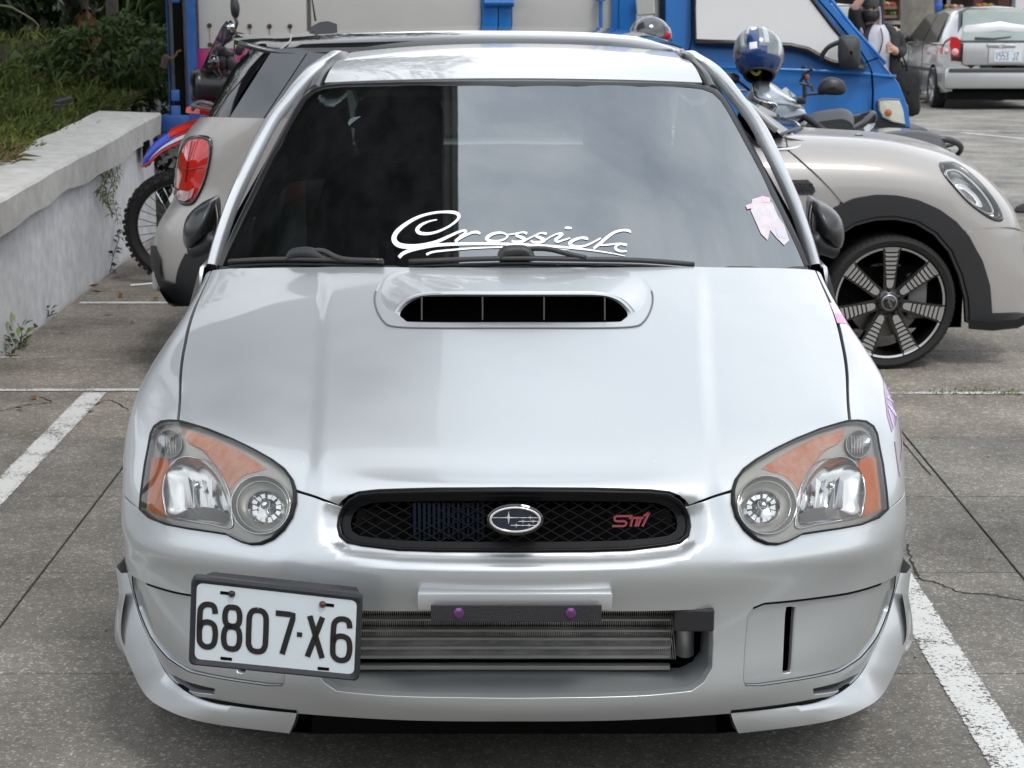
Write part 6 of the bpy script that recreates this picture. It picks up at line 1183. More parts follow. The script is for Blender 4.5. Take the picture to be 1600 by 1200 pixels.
mb = MB(); mb.lathe([(rM*.79, -.02), (rM*.77, -.016), (rM*.76, 0), (rM*.77, .016), (rM*.79, .02)], wcM, AY, 48); mb.lathe([(0, .04), (.03, .04), (.035, .02), (.02, 0), (.035, -.02), (0, -.04)], wcM, AY, 18); mb.build('rim', mat('black_rim', (.03, .03, .03), .3, .6), FW, smooth=40)
mb = MB()
for k in range(32): a = 2*PI*k/32; b = a+(.5 if k % 2 else -.5); s = .03 if k % 4 < 2 else -.03; mb.tube([wcM+[.03*math.cos(b), s, .03*math.sin(b)], wcM+[rM*.77*math.cos(a), 0, rM*.77*math.sin(a)]], .0022, 4)
mb.build('spokes', CHROME, FW)['kind'] = 'stuff'
wr = wcM+[1.42, .25, -.01]; RW = pempty('wheel', MC); mb = MB(); mb.lathe([(rM*.70, -.05), (rM*.9, -.06), (rM*.95, 0), (rM*.9, .06), (rM*.70, .05)], wr, AY, 40); mb.build('tyre', TYRE, RW, smooth=40)
HD = M_(352, 120, .10)
for s in (-1, 1): mb = MB(); mb.tube([wcM+[0, s*.09, 0], HD+[0, s*.09, 0]], [.028, .022], 12); mb.build('fork_leg', mat('fork_black', (.03, .03, .035), .3, .5), MC, smooth=True)
RD = mat('plastic_red', (.60, .02, .012), .3, coat=.5); BL2 = mat('plastic_blue', (.01, .05, .48), .3, coat=.5); WH2 = mat('plastic_white', (.75, .75, .78), .3, coat=.5)
topc_ = cat_rom([M_(223, 252), M_(236, 231), M_(255, 214), M_(278, 202), M_(300, 193), M_(330, 184), M_(365, 178)], 4); w_ = np.interp(np.linspace(0, 1, len(topc_)), [0, .1, .5, 1], [.015, .055, .075, .06])
sec = []
for p, ww in zip(topc_, w_): sec.append([p+[0, s*ww, z*.6] for s, z in ((-1, -.12*min(1, ww/.05)), (-1, -.045), (-.7, .0), (0, .02), (.7, .0), (1, -.045), (1, -.12*min(1, ww/.05)))])
mb = MB(); mb.loft(sec, closed=False)
FD = mb.build('front_mudguard', BL2, MC, smooth=50); ms_ = FD.modifiers.new('t', 'SOLIDIFY'); ms_.thickness = .006
def strip(name, i0, i1, js, m, off):
    mb = MB(); mb.loft([[np.array(sec[i][j])+[0, -off, off] for j in js] for i in range(i0, i1)], closed=False); return mb.build(name, m, FD)
strip('red_panel', 10, 25, (1, 2, 3, 4, 5), RD, .006)
mb = MB(); mb.loft([[np.array(sec[i][0])*(1-q)+np.array(sec[i][1])*q+[0, -.006, .002] for q in (.18, .18+.45*min(1, (i-3)/9))] for i in range(4, 25)], closed=False); mb.build('white_flash', WH2, FD)
mb = MB(); mb.loft([[np.array(sec[i][0])*(1-q)+np.array(sec[i][1])*q+[0, -.008, .002] for q in (.75, 1.02)] for i in range(12, 25)], closed=False); mb.build('red_flash', RD, FD)
mb = MB(); mb.tube(cat_rom([np.array(sec[i][0])+[0, -.004, -.004] for i in range(0, 25, 4)], 4), .007, 6); mb.build('red_edge', RD, FD, smooth=True)
mb = MB(); mb.loft([[M_(u, v, y) for u, v, y in L_] for L_ in ([(291, 168, -.06), (312, 160, -.1), (345, 162, -.1)], [(290, 176, -.07), (312, 178, -.12), (350, 184, -.12)])], closed=False); o = mb.build('side_panel', RD, MC); o.modifiers.new('t', 'SOLIDIFY').thickness = .01
HLm = pempty('headlight', MC); hc = M_(311, 134, -.02); ax_ = np.array([-.93, -.33, .05])
mb = MB(); mb.lathe([(.055, -.18), (.075, -.14), (.082, -.06), (.09, 0), (.094, .02), (.086, .035), (.07, .025), (.066, -.02), (0, -.035)], hc, ax_, 32); mb.build('headlight_shell', mat('shell_black', (.02, .02, .021), .3), HLm, smooth=40)
mb = MB(); mb.tube([hc+ax_*(-.14), hc+ax_*(-.22)+[0, 0, .01], M_(352, 130, .0)], [.06, .062, .05], 14); mb.build('headlight_bucket', BLACK, HLm, smooth=True)
mb = MB(); P = [M_(309, 118, -.06), M_(322, 92, -.05), (M_(336, 62, -.04)), M_(346, 42, -.02), M_(354, 32, 0), M_(360, 38, .0), M_(352, 58, 0), M_(338, 88, -.0), M_(326, 116, -.02)]; mb.prism(P, (0, .008, 0)); P2 = [p+np.array([0, .14, 0]) for p in P]; mb.prism(P2, (0, .008, 0)); mb.build('wind_deflector', mat('smoked_screen', (.03, .035, .06), .15, coat=1), MC)
hb = [M_(378, 56, .42), M_(372, 55, .3), M_(352, 66, .18), M_(352, 66, .0), M_(366, 52, -.2), M_(360, 49, -.34)]
mb = MB(); mb.tube(cat_rom(hb, 4), .012, 10); mb.build('handlebar', mat('bar_grey', (.25, .25, .26), .3, .9), MC, smooth=True)
for a, b, r_ in ((hb[5], hb[4], .018), (hb[0], hb[1], .018)): mb = MB(); mb.tube([a, b], r_, 12); mb.build('grip', RUBBER, MC, smooth=True)
for i_, (u, v, y, s_) in enumerate(((340, 98, .0, .10), (352, 84, .05, .09), (362, 100, .02, .08), (346, 116, .05, .12), (374, 78, .1, .06), (382, 92, .12, .05), (366, 120, .12, .07), (345, 76, -.1, .045))):
    mb = MB(); mb.box(M_(u, v, y), (s_, s_*.8, s_*.7), bev=s_*.2, rot=roty(i_*.5)); mb.build('clock' if i_ == 1 else 'steering_bracket', BLACK, MC, smooth=40)
mb = MB(); mb.lathe([(.0, .03), (.038, .028), (.044, .0), (.03, -.03), (0, -.035)], M_(333, 97, -.08), (-.8, -.5, .2), 20); mb.build('indicator', GBLACK, MC, smooth=True)
mb = MB()
for P in ([M_(357, 40, -.3), M_(352, 62, -.1), M_(338, 84, -.05), M_(342, 110, -.08), M_(352, 128, 0)], [M_(368, 52, -.2), M_(366, 80, -.1), M_(369, 100, -.1), M_(368, 122, 0)], [M_(372, 60, .3), M_(384, 78, .1), M_(378, 96, 0), M_(366, 108, 0)], [M_(345, 68, -.1), M_(331, 80, -.12), M_(330, 104, -.1), M_(345, 124, -.02)]): mb.tube(cat_rom(P, 4), .0045, 6)
mb.build('cables', mat('cable_grey', (.08, .08, .085), .4), MC, smooth=True)['kind'] = 'stuff'
MIa = pempty('mirror', MC); mb = MB(); P = np.array([M_(u, v, -.32) for u, v in ((361, -2), (368, -6), (374, 8), (374, 20), (371, 28), (363, 26), (360, 14))]); c_ = P.mean(0); P = cat_rom(P, 3, True); mb.loft([c_+(P-c_)*k+[0, d_, 0] for k, d_ in ((.1, -.025), (.8, -.018), (1, 0), (.95, .015), (.1, .017))]); mb.build('mirror_shell', BLACK, MIa, smooth=True)
mb = MB(); mb.tube(cat_rom([M_(367, 27, -.32), M_(370, 36, -.33), M_(366, 47, -.33)], 4), .009, 8); mb.build('mirror_stem', BLACK, MIa); mb = MB(); mb.lathe([(0, -.02), (.016, -.02), (.018, 0), (.016, .02), (0, .02)], M_(361, 42, -.34), (1, 0, .2), 14); mb.build('clamp', CHROME, MIa, smooth=True)
mb = MB(); mb.loft([[M_(u, v, y) for u, v, y in L_] for L_ in ([(350, 130, -.1), (420, 118, -.14), (520, 128, -.12), (640, 136, -.08)], [(350, 130, .16), (420, 112, .2), (520, 124, .18), (640, 132, .14)])], closed=False); mb.box(M_(430, 170, .05), (.5, .24, .34), bev=.05); mb.build('tank', RD, MC, smooth=40)
mb = MB(); mb.box(M_(420, 290, .05), (.42, .26, .4), bev=.05); mb.build('engine', mat('engine_grey', (.06, .06, .06), .5, .5), MC, smooth=40); mb = MB(); mb.box(M_(600, 150, .06), (.75, .22, .09), bev=.03); mb.build('seat', BLACK, MC, smooth=40)
mb = MB(); mb.box(M_(318, 168, -.16), (.14, .06, .02), bev=.008, rot=roty(.2)); mb.tube(cat_rom([M_(300, 172, -.16), M_(310, 160, -.18), M_(330, 163, -.18), M_(345, 170, -.1)], 3), .012, 8); mb.build('hand_guard', mat('guard_grey', (.10, .10, .11), .35), MC, smooth=40)
mb = MB(); mb.box(M_(252, 300, .0)+np.array([.14, -.06, -.02]), (.05, .03, .13), bev=.01); mb.build('fork_guard', WH2, MC)
mb = MB(); mb.loft([[wcM+[.02, -.12, .05], wcM+[-.045, -.12, .17], wcM+[.0, -.12, .24], wcM+[.06, -.12, .1]], [wcM+[.02, -.10, .05], wcM+[-.045, -.10, .17], wcM+[.0, -.10, .24], wcM+[.06, -.10, .1]]], caps=True); mb.build('fork_shield', WH2, MC)
mb = MB(); mb.tube([M_(440, 330, -.12), M_(405, 436, -.26)], .01, 8); mb.build('side_stand', BLACK, MC)
# =================================================================== helmets
def helmet(name, label, c, r, shell, yaw, tilt):
    H = thing(name, label, 'helmet', tuple(c), 0); RM = rotx(-tilt)@rotz(yaw)
    def hp_(th, ph, k=1.):   # front = -y, before turning
        x, y, z = math.sin(ph)*math.sin(th), -math.sin(ph)*math.cos(th), math.cos(ph); fr_ = max(0, math.cos(th))
        y *= 1.13+.10*fr_*max(0, -z); x *= .94; z *= 1.0+(.14 if z < 0 else .0)*(.4+.6*fr_); return np.array(c)+RM@(np.array([x, y, z])*r*k)
    n = 48; ths = np.linspace(0, 2*PI, n, endpoint=False)
    def loft(name, fn, p0, p1, m, k=1., t=ths, closed=True, th_=0., np_=22):
        mb = MB(); mb.loft([[hp_(a, p, k) for a in t] for p in np.linspace(p0, p1, np_)], closed=closed); o = mb.build(name, m, H, smooth=True)
        if th_: s_ = o.modifiers.new('t', 'SOLIDIFY'); s_.thickness = th_
        return o
    V = []; mb = MB(); phs = np.linspace(.02, PI*.80, 30); G = [[hp_(a, p) for a in ths] for p in phs]; V = np.array(G).reshape(-1, 3); Fc = []
    for i in range(29):
        for j in range(n):
            t = (ths[j]+PI/n+PI) % (2*PI)-PI; p = (phs[i]+phs[i+1])/2
            if abs(t) < 1.2 and .37*PI < p < .60*PI: continue
            Fc.append((i*n+j, i*n+(j+1) % n, (i+1)*n+(j+1) % n, (i+1)*n+j))
    o = mobj('helmet_shell', V, Fc, shell, H, smooth=True)
    loft('visor', 0, .35*PI, .62*PI, mat('visor_dark', (.03, .035, .04), .05, coat=1), 1.025, np.linspace(-1.28, 1.28, 18), False, .004)
    mb = MB(); mb.tube([hp_(t, phs[-1], .985) for t in ths], r*.06, 8, closed=True); mb.build('helmet_edge', RUBBER, H, smooth=True)
    loft('helmet_lining', 0, .1, PI*.79, DARK, .84); return H, hp_, loft
hm1 = mat('helmet_grey', (.15, .175, .18), .3, .2, coat=1); hm2 = mat('helmet_navy', (.012, .045, .17), .25, .1, coat=1); hm3 = mat('helmet_pale', (.42, .45, .46), .3, .2, coat=1); hm4 = mat('helmet_slate', (.06, .07, .08), .3, .2, coat=1)
SY0 = 7.15
H1, hpf, lf_ = helmet('helmet', 'blue and grey patterned full-face helmet perched on the scooter handlebar', py(1185, 84, SY0), .147, hm1, PI-.30, R(26))
lf_('crown_stripe', 0, .03*PI, .56*PI, hm2, 1.008, np.linspace(PI-.25, PI+.25, 6), False)
lf_('lower_band', 0, .62*PI, .795*PI, hm2, 1.008, np.linspace(PI*.55, PI*1.45, 26), False, 0, 8)
lf_('lower_band', 0, .54*PI, .63*PI, hm2, 1.007, np.linspace(PI*.82, PI*1.18, 12), False, 0, 5)
for i_, (t0, t1, p0, p1, m) in enumerate(((2.45, 2.75, .22, .52, hm3), (2.1, 2.3, .15, .40, hm4), (1.7, 2.1, .40, .58, hm3), (2.3, 2.5, .52, .60, hm4), (3.55, 3.85, .2, .5, hm3), (4.0, 4.3, .15, .45, hm4), (4.2, 4.5, .45, .6, hm3), (1.3, 1.6, .2, .36, hm3), (1.75, 1.95, .1, .2, hm4), (3.75, 3.95, .08, .18, hm4), (1.15, 1.5, .45, .7, hm4))):
    mb = MB(); sk = .12*(-1 if t0 > PI else 1); mb.loft([[hpf(t+sk*(q-.5), (p0+(p1-p0)*q)*PI, 1.006) for t in np.linspace(t0+.12*q*q, t1-.10*(1-q), 4)] for q in np.linspace(0, 1, 6)], closed=False); mb.build('helmet_patch', m, H1, smooth=True)
mb = MB(); mb.loft([[hpf(t, p, 1.014) for t in (3.0, 3.14, 3.3)] for p in (.50*PI, .545*PI, .575*PI)], closed=False); mb.build('helmet_label', WHITE, H1)
mb = MB(); mb.loft([[hpf(PI+.16*math.cos(a)*k, (.27+.045*math.sin(a)*k)*PI, 1.013) for a in np.linspace(0, 2*PI, 16)[:-1]] for k in (1, .05)]); mb.loft([[hpf(t, p, 1.013) for t in (2.97, 3.14, 3.31)] for p in (.15*PI, .19*PI)], closed=False); mb.build('helmet_sticker', WHITE, H1)
mb = MB(); mb.tube(cat_rom([hpf(PI, .03, 1.01), hpf(2.9, .25*PI, 1.03), hpf(2.86, .38*PI, 1.0)], 4), .008, 6); mb.build('vent_ridge', hm3, H1, smooth=True)
mb = MB(); mb.tube(cat_rom([hpf(2.5, .78*PI, .9), hpf(2.9, .9*PI, .95), hpf(3.5, .86*PI, .9)], 4), .009, 6); mb.build('chin_strap', mat('strap_mix', (.30, .28, .05), .6), H1)
H2, hp2, lf2 = helmet('helmet', 'dark grey glossy helmet with red tab peeking over the black roof', py(1016, 56, SY0+.1), .108, mat('helmet_dark', (.06, .065, .07), .12, .3, coat=1), PI-1.1, R(8))
lf2('shell_band', 0, .2*PI, .5*PI, mat('helmet_mid', (.20, .205, .21), .15, .3, coat=1), 1.008, np.linspace(2.6, 3.5, 10), False)
mb = MB(); mb.box(py(1042, 56, SY0+.05), (.035, .05, .05), bev=.012, rot=roty(.5)); mb.build('red_tab', mat('tab_red', (.5, .01, .02), .3), H2, smooth=40)
# =================================================================== scooters
def scooter(lab, base, yaw, body_m, group='scooters parked behind the beige hatchback', seat_z=.86, detail=False):
    S_ = thing('scooter', lab, 'scooter', tuple(base), yaw, group)
    # local: forward = -y
    def B(name, c, d, m, bev=.03, rot=None): mb = MB(); mb.box(c, d, bev=bev, rot=rot); return mb.build(name, m, S_, smooth=40, world=False)
    for y in (-.62, .62):
        w_ = pempty('wheel', S_); mb = MB(); mb.lathe([(.14, -.04), (.2, -.055), (.24, -.035), (.245, 0), (.24, .035), (.2, .055), (.14, .04), (.14, -.04)], (0, y, .245), (1, 0, 0), 30); mb.build('tyre', TYRE, w_, smooth=40, world=False)
        mb = MB(); mb.lathe([(0, .03), (.05, .03), (.14, .02), (.145, -.02), (.05, -.03), (0, -.03)], (0, y, .245), (1, 0, 0), 20); mb.build('rim', ALU, w_, smooth=40, world=False)
    mb = MB(); mb.loft([[(x*w, y, z) for x, y, z in ((-1, yy+.02, zz), (-.6, yy-.05, zz), (0, yy-.08, zz), (.6, yy-.05, zz), (1, yy+.02, zz), (.8, yy+.10, zz), (-.8, yy+.10, zz))] for w, yy, zz in ((.10, -.55, .32), (.17, -.55, .5), (.20, -.50, .7), (.21, -.43, .85), (.15, -.36, .97))], caps=True); mb.build('front_shield', body_m, S_, smooth=45, world=False)
    B('floor_board', (0, -.12, .33), (.30, .5, .12), BLACK); 
    mb = MB(); mb.loft([[(x*w, y, z) for x, z in ((-1, .40), (-1.05, .6), (-.85, .76), (.85, .76), (1.05, .6), (1, .40))] for w, y in ((.12, .1), (.17, .3), (.16, .6), (.08, .92))], caps=True); mb.build('rear_fairing', body_m, S_, smooth=45, world=False)
    mb = MB(); mb.loft([[(x*w, y, h+z) for x, z in ((-1, 0), (-1, .05), (-.7, .09), (0, .10), (.7, .09), (1, .05), (1, 0))] for w, y, h in ((.07, .06, seat_z-.12), (.13, .16, seat_z-.12), (.15, .45, seat_z-.10), (.15, .62, seat_z-.06), (.13, .82, seat_z-.05), (.07, .92, seat_z-.06))], caps=True); mb.build('seat', mat('seat_vinyl', (.055, .058, .062), .55, bump=(180, .2)), S_, smooth=45, world=False)
    mb = MB(); mb.tube(cat_rom([(-.10, .62, seat_z-.07), (-.15, .8, seat_z-.03), (-.13, 1.0, seat_z+.02), (0, 1.08, seat_z+.03), (.13, 1.0, seat_z+.02), (.15, .8, seat_z-.03), (.10, .62, seat_z-.07)], 4), .016, 8, flat=.7); mb.build('grab_rail', mat('rail_grey', (.07, .07, .075), .35, .4), S_, smooth=True, world=False)
    mb = MB(); mb.tube(cat_rom([(-.36, -.22, 1.0), (-.2, -.32, 1.0), (0, -.36, .97), (.2, -.32, 1.0), (.36, -.22, 1.0)], 4), .013, 8); mb.build('handlebar', BLACK, S_, smooth=True, world=False)
    for s in (-1, 1): mb = MB(); mb.tube([(s*.36, -.22, 1.0), (s*.25, -.30, 1.0)], .019, 10); mb.build('grip', RUBBER, S_, smooth=True, world=False)
    B('tail_light', (0, .95, .66), (.16, .06, .07), mat('tail_red', (0, 0, 0))); B('front_mudguard', (0, -.62, .47), (.12, .34, .05), body_m); return S_
SGR = mat('scooter_grey', (.20, .215, .24), .3, .5, coat=1); SDK = mat('scooter_black', (.03, .03, .034), .3, coat=1)
bA = pz(1270, 415); 
# the scooter whose front shows: built along its real slanted stance
SA = scooter('grey scooter with fairing, phone holder and round black mirrors behind the beige bonnet', (1.88, 7.65, 0), R(-35), SGR, detail=True)
for o in list(SA.children):
    if o.name.split('.')[0] in ('front_shield', 'handlebar', 'grip', 'seat', 'grab_rail', 'front_mudguard'): bpy.data.objects.remove(o)
def S1(u, v, i=0.): return py(u, v, SY0+i)
mb = MB(); mb.loft([[S1(*q) for q in L_] for L_ in (
    [(1176, 131, -.02), (1186, 126, -.04), (1198, 126, -.02), (1210, 132, .02), (1222, 140, .08), (1228, 136, .2)],
    [(1174, 150, -.08), (1188, 146, -.13), (1206, 145, -.12), (1224, 148, -.04), (1242, 157, .06), (1244, 150, .22)],
    [(1180, 160, -.10), (1196, 160, -.17), (1212, 162, -.17), (1232, 163, -.08), (1256, 170, .04), (1258, 166, .22)])], closed=False); o = mb.build('front_fairing', mat('fairing_silver', (.33, .36, .41), .28, .5, coat=1), SA, smooth=60); o.modifiers.new('t', 'SOLIDIFY').thickness = .01
mb = MB(); mb.loft([[S1(*q) for q in L_] for L_ in (
    [(1196, 164, -.13), (1212, 164, -.175), (1232, 165, -.09), (1257, 171, .03), (1260, 178, .2)],
    [(1194, 180, -.12), (1206, 186, -.18), (1226, 184, -.11), (1260, 178, .02), (1262, 184, .2)],
    [(1197, 186, -.10), (1212, 194, -.16), (1232, 190, -.1), (1258, 182, .02), (1262, 190, .2)])], closed=False); o = mb.build('lower_fairing', mat('fairing_slate', (.13, .16, .19), .28, .4, coat=1), SA, smooth=60); o.modifiers.new('t', 'SOLIDIFY').thickness = .01
mb = MB(); mb.loft([[S1(*q) for q in L_] for L_ in (
    [(1212, 192, -.14), (1232, 189, -.09), (1258, 181, .03), (1262, 184, .22)], [(1206, 204, -.10), (1236, 202, -.05), (1256, 198, .03), (1262, 200, .22)], [(1200, 260, -.05), (1240, 270, 0), (1256, 260, .05), (1262, 260, .25)])], closed=False); o = mb.build('inner_shield', GBLACK, SA, smooth=60); o.modifiers.new('t', 'SOLIDIFY').thickness = .01
mb = MB(); mb.loft([[S1(*q) for q in L_] for L_ in ([(1160, 160, .0), (1176, 134, -.06), (1179, 152, -.12)], [(1170, 176, -.02), (1186, 165, -.13), (1200, 162, -.17)], [(1190, 180, -.05), (1200, 176, -.15), (1211, 166, -.17)])], closed=False); mb.build('headlamp', mat('lamp_mirror', (.5, .52, .54), .06, .9), SA, smooth=True)
mb = MB(); mb.tube(cat_rom([S1(1176, 133, -.07), S1(1180, 152, -.14), S1(1196, 160, -.18), S1(1210, 162, -.18), S1(1213, 167, -.18), S1(1206, 176, -.17), S1(1196, 180, -.15)], 4), .006, 6); mb.build('chrome_line', CHROME, SA, smooth=True)
mb = MB(); mb.tube([S1(1254, 181, .02), S1(1266, 188, -.02), S1(1286, 203, -.1)], [.017, .019, .018], 12); mb.lathe([(0, .02), (.014, .018), (.02, .0), (.012, -.01)], S1(1286, 203, -.1), (.6, -.6, -.35), 14); mb.build('grip', RUBBER, SA, smooth=40)
mb = MB(); mb.tube(cat_rom([S1(1234, 188, -.12), S1(1242, 190, -.16), S1(1249, 196, -.18), S1(1252, 204, -.18)], 4), .008, 8, flat=.6); mb.build('brake_lever', ALU, SA, smooth=True)
def mirror(P_, stem, i):
    q = pempty('mirror', SA); P = np.array([S1(u, v, i) for u, v in P_]); c_ = P.mean(0); P = cat_rom(P, 3, True); mb = MB(); mb.loft([c_+(P-c_)*k+[0, d_, 0] for k, d_ in ((.1, -.03), (.75, -.022), (.97, -.006), (1, .008), (.95, .02), (.1, .022))]); mb.build('mirror_shell', mat('mirror_matt', (.018, .018, .02), .4), q, smooth=True)
    mb = MB(); mb.tube(cat_rom([S1(*s) for s in stem], 4), .008, 8); mb.build('mirror_stem', BLACK, q, smooth=True)
mirror([(1279, 148), (1278, 138), (1285, 126), (1295, 121), (1308, 122), (1319, 128), (1322, 138), (1319, 147), (1308, 149), (1290, 148)], [(1280, 146, .1), (1266, 147, .1), (1256, 150, .08), (1252, 160, .06)], .1)
mirror([(1126, 118), (1138, 113), (1150, 115), (1156, 122), (1150, 132), (1138, 136), (1126, 128)], [(1152, 126, .0), (1165, 136, .0), (1178, 146, .05)], .0)
PH = pempty('phone_holder', SA); mb = MB(); mb.tube(cat_rom([S1(1253, 160, .05), S1(1257, 152, .04), S1(1257, 132, .04)], 3), .012, 8); mb.box(S1(1252, 157, .05), (.05, .05, .04), bev=.01); mb.build('holder_stem', BLACK, PH, smooth=40)
for P_ in (((1250, 130), (1268, 134)), ((1254, 116), (1266, 136)), ((1254, 116), (1266, 110)), ((1252, 106), (1259, 104)), ((1263, 112), (1270, 108)), ((1250, 128), (1257, 118)), ((1268, 134), (1270, 142))): mb = MB(); mb.tube([S1(*P_[0], .04), S1(*P_[1], .03)], .0085, 6); mb.build('holder_claw', BLACK, PH)
mb = MB(); mb.box(S1(1261, 120, .03), (.022, .02, .025), bev=.004); mb.build('holder_screw', mat('orange_dull', (.35, .07, .03), .4), PH)
mb = MB(); mb.tube([S1(1153, 141, .0), S1(1165, 141, .0)], .009, 8); mb.lathe([(0, -.01), (.016, -.01), (.016, .01), (0, .01)], S1(1153, 141), (1, 0, 0), 12); mb.build('bar_end', ALU, SA, smooth=40)
SV = mat('seat_vinyl', (0, 0, 0))
def seatmesh(name, par, top, i0, i1, dv, m):
    mb = MB(); P = cat_rom([S1(u, v, i0) for u, v in top], 4); Q_ = cat_rom([S1(u, v-1, i1) for u, v in top], 4); mid = (P+Q_)/2+[0, 0, .03]
    mb.loft([P+[0, 0, -dv], P+[0, -.01, -dv*.3], P*.85+Q_*.15+[0, 0, .015], mid, Q_*.85+P*.15+[0, 0, .015], Q_, Q_-[0, 0, dv]], closed=True, caps=True); return mb.build(name, m, par, smooth=50)
seatmesh('seat', SA, [(1262, 190), (1275, 183), (1300, 179), (1318, 178), (1330, 184), (1334, 193), (1334, 203)], .55, .95, .10, SV)
mb = MB(); mb.tube(cat_rom([S1(1312, 212, .7), S1(1330, 202, .75), S1(1350, 190, .8), S1(1364, 177, .9), S1(1367, 186, .95), S1(1355, 200, 1.0), S1(1338, 208, 1.0)], 4), .013, 8, flat=1.3); mb.tube(cat_rom([S1(1326, 184, 1.0), S1(1344, 180, 1.05), S1(1362, 175, 1.0)], 4), .012, 8); mb.build('grab_rail', mat('rail_grey', (0, 0, 0)), SA, smooth=True)
mb = MB(); mb.loft([[S1(*q) for q in L_] for L_ in ([(1348, 200, .8), (1356, 194, .85), (1366, 192, .95)], [(1350, 208, .8), (1358, 204, .85), (1364, 198, .95)])], closed=False); o = mb.build('tail_trim', mat('trim_silver', (.45, .45, .46), .3, .6), SA); o.modifiers.new('t', 'SOLIDIFY').thickness = .008
SB = scooter('dark scooter whose grey seat and grab rail stick out past the beige bonnet', (1.50, 6.93, 0), R(-80), SDK)
for o in list(SB.children):
    if o.name.split('.')[0] in ('seat', 'grab_rail', 'handlebar', 'grip', 'front_shield'): bpy.data.objects.remove(o)
seatmesh('seat', SB, [(1375, 218), (1392, 214), (1425, 212), (1450, 214), (1468, 220), (1477, 232), (1478, 243)], -.38, -.05, .12, SV)
mb = MB(); mb.tube(cat_rom([S1(1458, 218, -.3), S1(1480, 218, -.3), S1(1497, 224, -.25), S1(1502, 233, -.2), S1(1494, 243, -.15), S1(1480, 248, -.1), S1(1470, 246, -.1)], 4), .013, 8, flat=1.4); mb.tube([S1(1464, 232, -.25), S1(1490, 225, -.2)], .012, 8); mb.build('grab_rail', mat('rail_grey', (0, 0, 0)), SB, smooth=True)
SCc = scooter('dark scooter almost hidden behind the hatchback roof, carrying the dark helmet', (.75, 7.75, 0), R(30), SDK)
mb = MB(); mb.tube([py(1016, 70, SY0+.12), (.62, 7.48, 1.0)], .01, 8); mb.build('mirror_stem', BLACK, SCc)
mb = MB(); mb.tube([S1(1186, 110, .02), S1(1190, 140, .05)], .014, 8); mb.build('helmet_peg', BLACK, SA)
